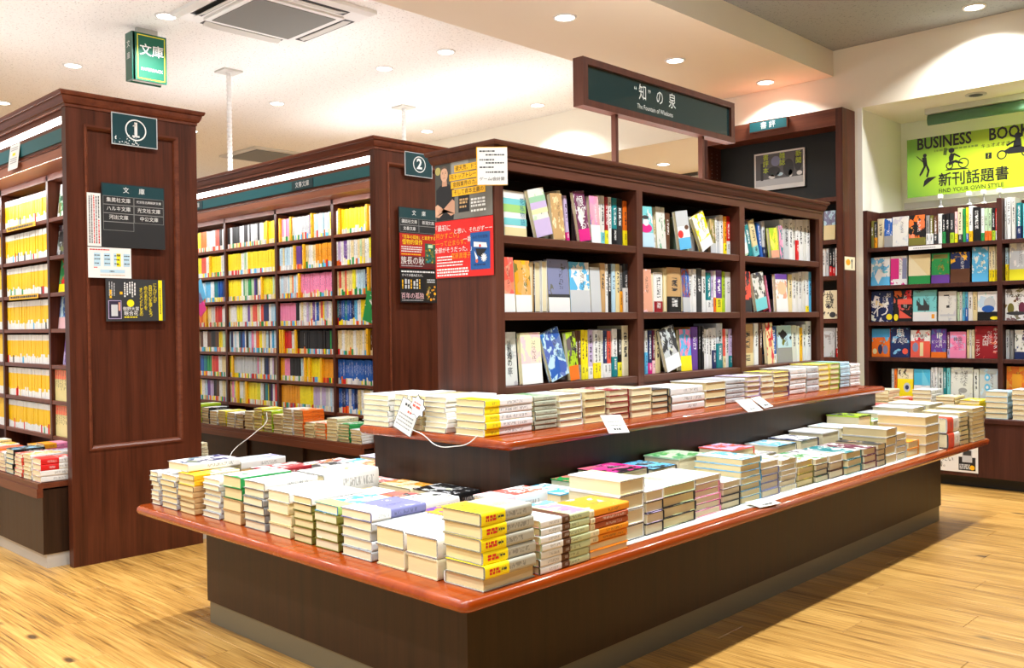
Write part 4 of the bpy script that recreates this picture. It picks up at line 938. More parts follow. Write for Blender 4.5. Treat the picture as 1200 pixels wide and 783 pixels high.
ALC = [
 (0, 0, [
  ('s', 2.4805, 2.5007, 0.179, 0, 'olive', 'black', 0.0, '', 0.0, 'dark olive spine'),
  ('s', 2.4586, 2.4788, 0.173, 0, 'charcoal', 'lemon', 0.0, 'amber', 0.4, 'charcoal spine with amber foot'),
  ('s', 2.4101, 2.4568, 0.188, 0, 'ivory', 'orange', 0.0, '', 0.0, 'thick ivory spine'),
  ('f', 2.3558, 2.4076, 0.184, 0, 'blue', 'white', 0.2, 'gray', 0.4, 'blue cover with grey lower half'),
  ('f', 2.2498, 2.3532, 0.191, 0, 'offwhite', 'silver', 0.15, '', 0.0, 'pale grey cover with a wavy edge'),
  ('f', 2.1395, 2.2457, 0.191, 0, 'black', 'orange', 0.3, 'olive', 0.25, 'black cover with orange sparks and olive band'),
  ('s', 2.1155, 2.1372, 0.183, 0, 'gray', 'black', 0.0, 'white', 0.38, 'grey spine with white band'),
  ('s', 2.0931, 2.1147, 0.181, 0, 'olive', 'black', 0.0, 'white', 0.38, 'olive spine with white band'),
  ('s', 2.0648, 2.0908, 0.18, 0, 'brown', 'black', 0.0, 'charcoal', 0.35, 'brown spine'),
  ('s', 2.0389, 2.0632, 0.187, 0, 'white', 'black', 0.0, '', 0.0, 'white spine'),
  ('s', 2.0155, 2.0374, 0.182, 0, 'black', 'lime', 0.0, 'green', 0.4, 'black and green spine'),
  ('s', 1.9906, 2.0139, 0.184, 0, 'black', 'lime', 0.0, '', 0.0, 'second black and green spine'),
  ('s', 1.9637, 1.9891, 0.184, 0, 'charcoal', 'lime', 0.0, 'lime', 0.35, 'third black and green spine'),
  ('s', 1.9429, 1.9592, 0.191, 0, 'blush', 'white', 0.0, 'yellow', 0.3, 'pale pink spine with yellow band'),
  ('s', 1.9124, 1.9412, 0.212, 0, 'ivory', 'orange', 0.0, 'charcoal', 0.24, 'ivory spine with charcoal foot'),
  ('s', 1.8927, 1.911, 0.205, 0, 'green', 'lime', 0.0, '', 0.0, 'bright green spine'),
  ('s', 1.8766, 1.8912, 0.211, 0, 'lemon', 'white', 0.0, 'blue', 0.25, 'pale yellow spine with blue foot'),
  ('s', 1.8518, 1.875, 0.219, 0, 'white', 'black', 0.0, 'gold', 0.3, 'white spine with gold band'),
  ('s', 1.8044, 1.8497, 0.208, 0, 'black', 'orange', 0.0, '', 0.0, 'thick black spine with colourful letters'),
  ('s', 1.783, 1.803, 0.197, 0, 'white', 'black', 0.0, 'green', 0.25, 'white spine with green foot'),
  ('s', 1.7617, 1.7816, 0.195, 0, 'pale_green', 'black', 0.0, 'orange', 0.3, 'pale green spine with orange foot'),
  ('s', 1.7413, 1.7603, 0.193, 0, 'pale_green', 'black', 0.0, 'orange', 0.3, 'second pale green spine with orange foot'),
  ('s', 1.7202, 1.7391, 0.194, 0, 'black', 'lime', 0.0, 'lime', 0.3, 'black spine with lime foot'),
  ('s', 1.7021, 1.7188, 0.189, 0, 'red', 'white', 0.0, 'white', 0.3, 'red spine with white foot'),
 ]),
 (0, 1, [
  ('f', 2.3563, 2.4809, 0.183, 0, 'white', 'sky', 0.3, 'sky', 0.3, 'white cover with a blue diagonal'),
  ('f', 2.2463, 2.3513, 0.184, 0, 'white', 'magenta', 0.15, '', 0.0, 'white cover with a magenta block'),
  ('f', 2.102, 2.2367, 0.186, 0, 'ivory', 'tan', 0.2, 'green', 0.28, 'beige cover with green band'),
  ('f', 1.985, 2.0943, 0.186, 0, 'green', 'olive', 0.05, 'violet', 0.28, 'green cover with purple band'),
  ('f', 1.8655, 1.9797, 0.186, 0, 'navy', 'gold', 0.15, 'brown', 0.45, 'navy cover with a crowd photograph'),
  ('f', 1.7605, 1.8536, 0.209, 0, 'sky', 'white', 0.35, 'sky', 0.25, 'blue and white graphic cover'),
  ('s', 1.7414, 1.7584, 0.209, 0, 'ivory', 'black', 0.0, 'yellow', 0.33, 'ivory spine with yellow band'),
  ('s', 1.7225, 1.74, 0.207, 0, 'ivory', 'black', 0.0, 'yellow', 0.33, 'second ivory spine with yellow band'),
  ('s', 1.7029, 1.7211, 0.208, 0, 'ivory', 'black', 0.0, 'yellow', 0.33, 'third ivory spine with yellow band'),
 ]),
 (0, 2, [
  ('f', 2.3402, 2.483, 0.197, 0, 'navy', 'white', 0.2, '', 0.0, 'navy cover with white calligraphy and yellow dot'),
  ('f', 2.218, 2.3353, 0.197, 0, 'black', 'red', 0.2, '', 0.0, 'black cover with a red shape and yellow dot'),
  ('f', 2.067, 2.2132, 0.194, 0, 'aqua', 'teal', 0.1, 'white', 0.3, 'aqua cover with a dark crown and white foot'),
  ('f', 1.948, 2.0571, 0.183, 0, 'offwhite', 'silver', 0.1, '', 0.0, 'white cover with a bow tie'),
  ('s', 1.9332, 1.9451, 0.177, 0, 'pale_green', 'white', 0.0, '', 0.0, 'thin pale green spine'),
  ('s', 1.9155, 1.9317, 0.177, 0, 'offwhite', 'green', 0.0, '', 0.0, 'off-white spine'),
  ('s', 1.8994, 1.914, 0.176, 0, 'aqua', 'white', 0.0, 'sky', 0.45, 'aqua spine'),
  ('s', 1.8833, 1.8979, 0.176, 0, 'sky', 'white', 0.0, 'blue', 0.45, 'sky blue spine'),
  ('s', 1.8556, 1.8818, 0.175, 0, 'white', 'black', 0.0, '', 0.0, 'white spine'),
  ('s', 1.8296, 1.8541, 0.174, 0, 'cream', 'black', 0.0, '', 0.0, 'cream spine'),
  ('f', 1.7061, 1.8267, 0.174, 0, 'white', 'pale_blue', 0.3, 'black', 0.3, 'white cover with a blue sketch and black band'),
 ]),
 (0, 3, [
  ('f', 2.3489, 2.4667, 0.182, 0, 'orange', 'sky', 0.15, 'orange', 0.4, 'orange cover with sky blue top'),
  ('f', 2.2231, 2.3456, 0.189, 0, 'navy', 'sky', 0.1, '', 0.0, 'navy cover with large white title and pink dot'),
  ('f', 2.0981, 2.2185, 0.172, 0, 'white', 'red', 0.2, 'orange', 0.5, 'white and orange-red cover'),
  ('f', 2.0021, 2.0919, 0.179, 0, 'violet', 'blue', 0.2, 'orange', 0.2, 'violet blue cover with white letters'),
  ('s', 1.9835, 1.9992, 0.16, 0, 'plum', 'white', 0.0, 'lilac', 0.35, 'plum spine'),
  ('f', 1.888, 1.9812, 0.162, 0, 'pink', 'lilac', 0.2, 'pink', 0.3, 'pink and lilac cover with dark title'),
  ('s', 1.8718, 1.885, 0.174, 0, 'cream', 'black', 0.0, '', 0.0, 'cream spine'),
  ('s', 1.8573, 1.8704, 0.174, 0, 'offwhite', 'black', 0.0, '', 0.0, 'off-white spine'),
  ('s', 1.8413, 1.8558, 0.174, 0, 'ivory', 'black', 0.0, '', 0.0, 'ivory spine'),
  ('f', 1.7061, 1.8368, 0.195, 0, 'crimson', 'red', 0.1, '', 0.0, 'crimson cover with large white title'),
 ]),
 (0, 4, [
  ('s', 2.3248, 2.3411, 0.183, 0, 'silver', 'white', 0.0, '', 0.0, 'silver spine'),
  ('s', 2.3077, 2.323, 0.182, 0, 'orange', 'tan', 0.0, '', 0.0, 'orange spine'),
  ('f', 2.2054, 2.3032, 0.185, 0, 'ivory', 'black', 0.08, 'yellow', 0.65, 'white cover with yellow lower half'),
  ('f', 2.0995, 2.2001, 0.184, 0, 'white', 'pale_blue', 0.05, '', 0.0, 'white cover with sky blue top'),
  ('s', 2.0789, 2.096, 0.196, 0, 'white', 'black', 0.0, '', 0.0, 'white spine'),
  ('s', 2.0568, 2.0772, 0.197, 0, 'white', 'red', 0.0, '', 0.0, 'second white spine'),
  ('s', 2.0247, 2.0551, 0.196, 0, 'offwhite', 'black', 0.0, '', 0.0, 'off-white spine'),
  ('s', 2.0029, 2.0231, 0.196, 0, 'teal', 'white', 0.0, '', 0.0, 'teal spine'),
  ('s', 1.9812, 2.0012, 0.197, 0, 'aqua', 'white', 0.0, '', 0.0, 'aqua spine'),
  ('f', 1.8502, 1.9779, 0.201, 0, 'offwhite', 'gray', 0.06, '', 0.0, 'white cover with a grey pebble'),
  ('e', 1.8182, 1.8487, 0.192, 0, 'white', 'cream', 0.0, '', 0.0, 'cream page edges of a thick book'),
  ('f', 1.7047, 1.8134, 0.197, 0, 'silver', 'pale_blue', 0.1, '', 0.0, 'pale cover with blue circles'),
  ('f', 1.5613, 1.6645, 0.213, 0, 'orange', 'amber', 0.2, '', 0.0, 'orange gradient cover'),
 ]),
 (1, 0, [
  ('s', 1.6583, 1.6797, 0.246, 0, 'white', 'black', 0.0, '', 0.0, 'tall white spine'),
  ('s', 1.6339, 1.6552, 0.249, 0, 'white', 'black', 0.0, '', 0.0, 'second tall white spine'),
  ('s', 1.6098, 1.6309, 0.246, 0, 'offwhite', 'black', 0.0, '', 0.0, 'tall off-white spine'),
  ('s', 1.577, 1.6039, 0.21, 0, 'teal', 'navy', 0.0, 'navy', 0.35, 'teal spine with navy foot'),
  ('s', 1.5443, 1.571, 0.202, 0, 'aqua', 'white', 0.0, '', 0.0, 'aqua spine'),
 ]),
 (1, 1, [
  ('s', 1.6511, 1.6725, 0.195, 0, 'pale_blue', 'lemon', 0.0, 'yellow', 0.5, 'pale blue spine with yellow foot'),
  ('f', 1.5457, 1.6448, 0.218, 0, 'silver', 'white', 0.15, 'lemon', 0.3, 'silver cover with lemon foot'),
 ]),
 (1, 2, [
  ('f', 1.5474, 1.668, 0.183, 0, 'white', 'brown', 0.15, '', 0.0, 'white cover with a wine picture'),
 ]),
 (1, 3, [
  ('s', 1.6482, 1.6727, 0.173, 0, 'silver', 'olive', 0.0, '', 0.0, 'silver spine with a green dot'),
  ('s', 1.6255, 1.6452, 0.168, 0, 'gray', 'olive', 0.0, '', 0.0, 'grey spine'),
  ('f', 1.546, 1.6179, 0.171, 0, 'offwhite', 'navy', 0.15, 'navy', 0.25, 'off-white cover with navy foot'),
 ]),
]

def fit_rows(rows, lo, hi):
    a = min(min(r[1], r[2]) for r in rows); b = max(max(r[1], r[2]) for r in rows)
    ex = max(0.0, max((r[2] + max(r[4], 0)) for r in rows) - b)
    if a < lo or b > hi:
        k = min(1.0, (hi - lo) / (b - a)); s = lo if a < lo else hi - (b - a) * k
        return [(r[0], s + (r[1] - a) * k, s + (r[2] - a) * k, *r[3:]) for r in rows]
    return rows
def dedupe(rows):
    seen, out = {}, []
    for q in rows:
        k = q[-1]; seen[k] = seen.get(k, 0) + 1
        out.append((*q[:-1], k if seen[k] == 1 else ORD[seen[k] - 1] + ' ' + k))
    return out
BAYN, ROWN = ('first bay', 'middle bay', 'last bay'), ('top shelf', 'middle shelf', 'bottom shelf')
def shelf_book(kind, a, b, h, lean, c, c2, art, bc, bf, lab, z, where, group, plane, facing):
    """a standing book between a and b on the shelf at height z; facing 'Y' (spine to -Y) or 'X' (spine to -X)"""
    w = b - a; band = (bc, bf) if bc else None
    u = Vector((1, 0, 0)) if facing == 'Y' else Vector((0, -1, 0))     # image-right along the shelf
    n = Vector((0, -1, 0)) if facing == 'Y' else Vector((-1, 0, 0))
    P = lambda s, d: (Vector((s, plane, 0)) if facing == 'Y' else Vector((plane, s, 0))) - n * d
    label = lab + ', ' + where
    ab = n * 1.0
    if kind == 'f':
        T = 0.016
        ax = axes('face-' + facing)
        ang = math.atan2(lean, h) if lean else 0.0
        rock = rad(3.0)
        R = Matrix.Rotation(-ang, 3, ab) if facing == 'Y' else Matrix.Identity(3)
        R = R @ Matrix.Rotation(-rock, 3, u)
        ax = [R @ v for v in ax]
        mid = (a + b) / 2
        foot = P(mid, 0.019 if lean else 0.037) + Vector((0, 0, z + 0.0015 + (w / 2 * abs(math.sin(ang)))))
        o = foot + ax[0] * (h / 2) - ax[2] * (T)
        return book('book', label, group, o, ax, h, w * 0.985, T, c, c2, art, band, tx=0.6)
    ang = math.atan2(lean, h) if lean else 0.0
    D = 0.122
    key = ('up-' if kind == 's' else 'edge-') + facing
    if kind == 'e' and facing == 'X': key = 'up-X'
    ax = axes(key)
    R = Matrix.Rotation(-ang, 3, ab) if facing == 'Y' else Matrix.Rotation(0, 3, ab)
    ax = [R @ v for v in ax]
    mid = (a + b) / 2
    d = 0.042 + RNG.uniform(0, 0.006)
    foot = P(mid, d + D / 2) + Vector((0, 0, z + 0.001 + w / 2 * abs(math.sin(ang))))
    o = foot + ax[0] * (h / 2) - ax[2] * (w * 0.975 / 2)
    return book('book', label, group, o, ax, h, D, w * 0.975, c, c2, art, band)
BXC = (2.1271, 2.1655, 2.9031, 2.9420, 3.6789, 3.7232, 4.4685, 4.5073)
for bay, row, rows in CASE:
    rows = fit_rows(rows, BXC[2 * bay + 1] + 0.001, BXC[2 * bay + 2] - 0.002)
    fixed, ptop = [], BXC[2 * bay + 1]
    for q in rows:
        if q[0] != 'f':
            q = (*q[:4], min(0.0, max(q[4], ptop + 0.001 - q[1])), *q[5:]); ptop = q[2] + q[4]
        fixed.append(q)
    rows = dedupe(fixed)
    for r in rows:
        shelf_book(*r, BS[row], '%s, %s, centre bookcase' % (ROWN[row], BAYN[bay]), 'books in the centre bookcase', BY, 'Y')
AN = ('top shelf', 'second shelf', 'third shelf', 'fourth shelf', 'lowest shelf')
for bay, row, rows in ALC:
    near = dedupe(fit_rows([q for q in rows if q[1] > 1.6 and q[2] > 1.70], 1.702, 2.468)) if bay == 0 else []
    for r in near + [q for q in rows if bay == 1 or q[2] <= 1.70]:
        k, a, b, h, *rest = r
        if a < 1.7: b = min(b, 1.668)
        shelf_book(k, a, b, h, *rest, AR[row], '%s of the alcove bookcase%s' % (AN[row], '' if bay == 0 else ' beyond the post'), 'books in the alcove bookcase', AXF, 'X')

# ---------------------------------------------------------------- paperbacks of the numbered bookcases
CODE = dict(W='white', Y='yellow', P='pink', K='black', B='blue', L='pale_blue', N='navy', G='green', g='pale_green', O='amber', R='red', V='violet', l='lilac', C='cream', S='silver', T='teal', b='brown', E='lemon', c='coral', s='sky', o='orange', M='magenta', D='D')
CNAME = dict(W='white', Y='yellow', P='pink', K='black', B='blue', L='pale blue', N='navy', G='green', g='pale green', O='amber', R='red', V='violet', l='lilac', C='cream', S='silver', T='teal', b='brown', E='lemon', c='coral', s='sky blue', o='orange', M='magenta')
def expand(s):
    out = []
    import re
    for ch, n in re.findall(r'([A-Za-z])(\d*)', s): out += [ch] * int(n or 1)
    return out
# each string runs from far to near, as the row reads in the bay
C2ROWS = {
 0: ['W2DYYYYYYYYYgDW7S1W3', 'WlWVWCWCgCWEGDCCWWLCW', 'CcCcCCEWLLLNDWCWlVRcCLN', 'TNBTBNsWYYYYWSWSgGGGW', 'CCWCCCWCCWCDbbKbWBWBNW', 'BBBBBBBBBBBWBbWBBB', 'BNBSBNCWCCWCBWSBWN'],
 1: ['RDPWPPDSSSWSSSSVDLLWLLWLY', 'LLCLLWLDVVVVDCWWCOOOOOOOO', 'WLSWLCoLWDPPPPPPPPPPPPPP', 'PPPPPPPPKKWCWlSCVWBCcYSlWC', 'DYDRRRWWDKKKKKKKKKKKKKKGK', 'OOPPPKKKKKLWDEDYYYYYDOOOOO', 'OOOOOOOOOOYYYYYYlllWllSWLS'],
 2: ['KKWKKKKSWKKKSKWWSSKWWEYDYYYY', 'YYYYYYYYWgWYYYYYYYYYYYYYYY', 'YYYYYYYYWGgWGGgVNCWgDEEEYEgC', 'CWWWEEEWWVlCccCWcNNWLLs', 'LNWLWTNBWKLlPWcoYWCLKWsLW', 'EYDSSSSSSSSSSSSSMSCWKNbWlbC', 'CPSEDYWWCLDYYYYYEEWbTYKVWRR'],
 3: ['WGDWlYooSWcKW', 'CWCEcWDYYW', 'LKDLLLsWTBN', 'YOOOoODCWcRW', 'WLSDCbWbKbYg', 'YWlcNBTGcRWCC', 'KSKCYWLVlKbWCL'],
}
BAY2 = [(3.920, 4.506), (4.534, 5.126), (5.154, 5.770), (5.798, 6.40)]
cnt, XS2 = 0, 3.17
far = MB(); far_t = []
def stuff_book(mb, tl, x, y0, y1, z, h, d, c, foot):
    n0 = len(mb.f)
    zz = z + h * foot
    mb.box(x, x + d, y0, y1, z, zz); mb.box(x, x + d, y0, y1, zz, z + h)
    return n0
def far_rows(name, label, rows_iter, parent=None):
    mb = MB(); cl = []
    for x, y0, y1, z, h, d, c, fc, foot in rows_iter:
        zz = z + h * foot
        mb.box(x, x + d, y0, y1, z, zz); cl += [pal(fc)] * 6
        mb.box(x, x + d, y0, y1, zz, z + h); cl += [pal(c)] * 6
        cl[-5] = pal('ivory')
    me = mb.mesh(name, [M['stuff']])
    at = me.attributes.new('tint', 'FLOAT_COLOR', 'CORNER')
    buf = []
    for p, c in zip(me.polygons, cl): buf += [*c, 1.0] * p.loop_total
    at.data.foreach_set('color', buf)
    o = link(name, me); tag(o, label, 'books', None, 'stuff')
far_list = []
BAYNAME = ('nearer bay', 'second bay', 'third bay', 'fourth bay')
for bay, rws in C2ROWS.items():
    ya, yb = BAY2[bay]
    for row, s in enumerate(rws):
        seq = expand(s)
        want = 0.0148
        seqx = []
        tot = (yb - ya) / want
        rep = tot / len(seq)
        acc = 0.0
        for ch in seq:
            acc += 1 if ch == 'D' else rep
            k = int(acc); acc -= k
            seqx += [ch] * (1 if ch == 'D' else max(k, 1))
        wts = [1.25 if ch == 'D' else RNG.uniform(0.72, 1.35) for ch in seqx]
        k = (yb - ya - 0.004) / sum(wts)
        y = yb - 0.002
        cid = {}
        for i, (ch, w) in enumerate(zip(seqx, wts)):
            wy = w * k; y1 = y; y0 = y - wy; y = y0
            z = ROWZ[row] + 0.0005
            hid = y0 < 4.03
            fc = RNG.choice(['white', 'offwhite', 'cream', 'yellow', 'orange', 'red', 'green', 'sky', 'white', 'silver', 'ivory'])
            h = 0.142 + RNG.uniform(-0.003, 0.003)
            if not hid and cnt < 300 and (bay == 0 or (bay == 1 and y0 < 4.86)):
                if ch == 'D':
                    o = (XS2 + 0.002 + 0.055, (y0 + y1) / 2 - wy * 0.48, z + 0.074)
                    lab = 'yellow author divider, %s from far post, %s shelf, %s, bookcase two' % (nth(i), ORD[row], BAYNAME[bay])
                    book('author_divider', lab, 'author dividers on bookcase two', (XS2 + 0.058, y0 + 0.0002, z + 0.0755), axes('up-X'), 0.150, 0.112, wy * 0.95, 'gold', 'black', 0, None, single=True, cat='divider')
                else:
                    lab = '%s paperback, %s from far post, %s shelf, %s, bookcase two' % (CNAME[ch], nth(i), ORD[row], BAYNAME[bay])
                    book('paperback', lab, 'paperbacks on bookcase two', (XS2 + 0.068 + RNG.uniform(0, 0.004), y0 + 0.0002, z + h / 2), axes('up-X'), h, 0.105, wy * 0.95, CODE[ch], 'white', 0, (fc, RNG.choice([0.16, 0.2, 0.24, 0.3])), single=True, tx=0.6)
                cnt += 1
            else:
                far_list.append((XS2 + (0.004 if ch == 'D' else 0.014 + RNG.uniform(0, 0.004)), y0 + 0.0003, y1 - 0.0003, z, 0.149 if ch == 'D' else h, 0.1, 'gold' if ch == 'D' else CODE[ch], 'gold' if ch == 'D' else fc, 0.22))
far_rows('paperback_rows', 'dense rows of multicoloured paperbacks further along bookcase two', far_list)

# bookcase one: yellow-and-white paperbacks
XS1 = 1.64
lst = []
for row in range(7):
    y = 5.345; i = 0
    while y > 4.705 + (0.055 if row == 1 else 0.0):
        w = RNG.uniform(0.016, 0.0215); z = ROWZ[row] + 0.0005
        if y - w < 4.703: break
        foot = RNG.choice(['white', 'white', 'white', 'cream', 'white', 'charcoal', 'sky', 'red', 'white', 'green']) if RNG.random() < 0.35 else 'white'
        book('yellow_paperback', 'white and yellow paperback, %s from far post, %s shelf, bookcase one' % (nth(i), ORD[row]), 'yellow paperbacks on bookcase one',
             (XS1 + 0.068 + RNG.uniform(0, 0.003), y - w + 0.0003, z + 0.0725), axes('up-X'), 0.145 + RNG.uniform(-0.001, 0.001), 0.105, w * 0.96, (246, 196, 12), 'white', 0, (foot, RNG.choice([0.2, 0.23, 0.26, 0.33])), single=True, tf=0.2, tx=0.0)
        y -= w; i += 1
    y = 6.015
    while y > 5.40:
        w = RNG.uniform(0.016, 0.021); lst.append((XS1 + 0.015, y - w + 0.0003, y - 0.0003, ROWZ[row] + 0.0005, 0.149, 0.1, (246, 196, 12), 'white', 0.28)); y -= w
far_rows('paperback_rows', 'rows of yellow paperbacks beyond the second post of bookcase one', lst)
B1 = [(0, 4.655, 4.565, 0.165, 'white', 'green', 0.25, None, 'white cover with a dark green picture'),
      (1, 4.674, 4.578, 0.150, 'silver', 'charcoal', 0.45, None, 'silver grey cover with a charcoal picture'), (1, 4.574, 4.50, 0.155, 'white', 'black', 0.2, None, 'white cover with a small portrait'),
      (2, 4.66, 4.56, 0.160, 'red', 'green', 0.5, ('yellow', 0.25), 'red and green cover with yellow foot'),
      (3, 4.674, 4.580, 0.155, 'pale_blue', 'blue', 0.4, ('blush', 0.35), 'pale blue cover with pink foot'), (3, 4.57, 4.50, 0.160, 'blue', 'white', 0.3, ('yellow', 0.3), 'blue cover with yellow foot'),
      (4, 4.62, 4.52, 0.160, 'lilac', 'violet', 0.4, None, 'lilac patterned booklet')]
for row, ya, yb, h, c, c2, art, band, lab in B1:
    R = Matrix.Rotation(-rad(6), 3, Vector((0, -1, 0)))
    ax = [R @ v for v in axes('face-X')]
    w = ya - yb
    o = Vector((XS1 + 0.034 + (0.02 if yb < 4.56 and row in (1, 3) else 0), (ya + yb) / 2, ROWZ[row] + 0.0015)) + ax[0] * (h / 2) - ax[2] * 0.012
    book('book', '%s facing out on the %s shelf of bookcase one' % (lab, ORD[row]), 'face-out books on bookcase one', o, ax, h, w, 0.012, c, c2, art, band)
for row in (5, 6):
    y = 4.674
    for i in range(9):
        w = 0.0175
        r_ = book('paperback', 'cream paperback with red-orange head, %s from post, %s shelf, bookcase one' % (nth(i), ORD[row]), 'cream paperbacks on bookcase one', (XS1 + 0.068, y - w + 0.0003, ROWZ[row] + 0.075), axes('up-X'), 0.149, 0.105, w * 0.95, (226, 214, 150), 'coral', 0, None, single=True)
        rd = link('title_block', ME_BAND, r_, Matrix.Translation((0.345, 0, 0)) @ Matrix.Diagonal((0.29, 1, 1, 1))); dress(rd, 'coral', 'cream', 0, 1)
        y -= w
# booklets leaning out of bookcase two
for (y, z, c, tilt, lab) in ((6.02, 1.25, 'sky', 0.5, 'sky blue booklet corner jutting out beside the far post'), (6.02, 1.16, 'magenta', 0.55, 'magenta booklet corner jutting out beside the far post')):
    R = Matrix.Rotation(tilt, 3, Vector((-1, 0, 0))); ax = [R @ v for v in axes('face-X')]
    book('booklet', lab + ' of bookcase two', 'booklets on bookcase two', (3.10, y - 0.02, z), ax, 0.15, 0.1, 0.004, c, 'white', 0.0)
R = Matrix.Rotation(-0.28, 3, Vector((-1, 0, 0))); ax = [R @ v for v in axes('face-X')]
book('booklet', 'green booklet leaning out of the fourth shelf of bookcase two', 'booklets on bookcase two', (3.13, 4.10, ROWZ[3] + 0.095), ax, 0.17, 0.11, 0.006, 'green', 'white', 0.1)

# ---------------------------------------------------------------- stacks on the low table, short side (front row, from the near corner)
TZ = 0.4025
GA = 'stacked books on the low table'
rowA = [  # y0, y1, n, h, colour, c2, art, band, nb, paper, top, look
 (1.450, 1.592, 6, 0.176, (178, 176, 160), 'gray', 0.3, ('yellow', 0.46), 9, 'cream', dict(look='grey and yellow banded book', art=0.25), 'grey book with yellow band'),
 (1.598, 1.722, 2, 0.098, 'ivory', 'blush', 0.12, None, 0, 'cream', dict(c='white', art=0.3, c2='blush'), 'white softcover'),
 (1.726, 1.846, 2, 0.100, 'ivory', 'cream', 0.05, None, 0, 'cream', dict(c='white', art=0.08), 'plain white softcover'),
 (1.852, 1.990, 5, 0.125, 'white', 'steel', 0.1, None, 0, 'ivory', dict(c=(118, 120, 172), c2='white', art=0.12, band=('white', 0.34), look='blue-violet softcover'), 'white softcover'),
 (1.996, 2.114, 5, 0.122, 'blue', 'white', 0.1, None, 0, 'ivory', dict(c=(64, 152, 208), c2='white', art=0.4, band=((168, 206, 120), 0.3), look='sky blue softcover'), 'blue-edged softcover'),
 (2.120, 2.222, 6, 0.128, 'white', 'cream', 0.0, None, 0, 'cream', dict(c='white', art=0.05), 'cream softcover'),
 (2.228, 2.352, 4, 0.130, 'white', 'tan', 0.0, None, 0, 'ivory', dict(c='white', art=0.08), 'off-white softcover'),
 (2.360, 2.486, 6, 0.142, 'white', 'charcoal', 0.14, None, 0, 'ivory', dict(c='white', c2='gray', art=0.22, look='white softcover with grey sketch'), 'white softcover with dark edges'),
 (2.494, 2.612, 4, 0.145, 'green', 'white', 0.0, None, 0, 'cream', dict(c='green', c2='white', art=0.55, look='green and white hardcover'), 'green hardcover'),
 (2.620, 2.738, 7, 0.122, 'pale_blue', 'white', 0.0, None, 0, 'ivory', dict(c='white', c2='pale_blue', art=0.3), 'white and blue softcover'),
 (2.742, 2.858, 7, 0.128, 'lemon', 'white', 0.0, ('gold', 0.3), 2, 'cream', dict(c='ivory', c2='gold', art=0.3, band=('gold', 0.35)), 'pale yellow paperback'),
 (2.864, 2.985, 6, 0.112, 'white', 'cream', 0.0, None, 0, 'cream', dict(c='white', c2='charcoal', art=0.15), 'cream paperback'),
 (2.992, 3.062, 7, 0.112, 'white', 'cream', 0.0, None, 0, 'ivory', dict(c='white', c2='charcoal', art=0.25), 'ivory paperback'),
]
for i, (y0, y1, n, h, c, c2, art, band, nb, pp, top, look) in enumerate(rowA):
    x0 = 1.404 if i else 1.406
    ln = 0.184 if i not in (0, 3, 6, 7) else 0.19
    if i > 9: ln = 0.17
    if i == 0: x0, ln = 1.404, 0.182
    stack(x0 - (0.022 if i > 9 else 0), x0 + ln - (0.022 if i > 9 else 0), y0, y1, TZ, h, n, 'X', c, '%s stack from corner, low table short side' % ORD[i], look, c2=c2, art=art, band=band, nb=nb, paper=pp, top=top, jit=0.004 if i != 0 else 0.006, turn=0.02 if i != 0 else 0.03, group=GA, flip=1 if i == 0 else 0, edge=None if i in (1, 2) else {4: 'olive', 8: 'tan', 9: 'silver', 10: 'tan'}.get(i, 'auto'), keep={8: 2, 10: 2}.get(i, 1))
book('hardcover_book', 'white hardcover with navy picture lying across two stacks at the low table end', GA, (1.49, 2.880, TZ + 0.1295), axes('X', 0.05), 0.19, 0.132, 0.026, 'white', 'navy', 0.35, tx=0.5)
# middle row of the short side
rowB = [
 (1.598, 1.682, 1.600, 1.780, 2, 0.078, 'ivory', 'aqua', 0.35, None, 'cream map softcover'),
 (1.606, 1.790, 1.800, 1.925, 2, 0.092, 'violet', 'amber', 0.5, None, 'violet patterned softcover'),
 (1.612, 1.800, 1.945, 2.075, 2, 0.100, 'white', 'charcoal', 0.16, None, 'thick white sketched hardcover'),
 (1.610, 1.785, 2.090, 2.205, 2, 0.090, 'charcoal', 'coral', 0.4, None, 'dark softcover with red title'),
 (1.606, 1.785, 2.225, 2.345, 2, 0.086, 'white', 'tan', 0.1, None, 'plain white softcover'),
 (1.612, 1.830, 2.365, 2.520, 2, 0.140, 'white', 'tan', 0.12, None, 'thick brown-lettered white hardcover'),
 (1.606, 1.785, 2.540, 2.660, 2, 0.100, 'silver', 'gray', 0.35, ('crimson', 0.0), 'grey softcover'),
 (1.604, 1.784, 2.680, 2.800, 4, 0.122, 'crimson', 'silver', 0.4, None, 'crimson-spined softcover'),
 (1.590, 1.770, 2.815, 2.925, 5, 0.140, 'white', 'steel', 0.4, None, 'white softcover with navy picture'),
 (1.590, 1.750, 2.935, 3.045, 2, 0.082, 'pale_blue', 'violet', 0.3, None, 'pale blue softcover'),
]
for i, (x0, x1, y0, y1, n, h, c, c2, art, band, look) in enumerate(rowB):
    stack(x0, x1, y0, y1, TZ, h, n, 'X', c, '%s middle-row stack, low table short side' % ORD[i], look, c2=c2, art=art, band=band if band and band[1] else None, group=GA, jit=0.004, turn=0.025)
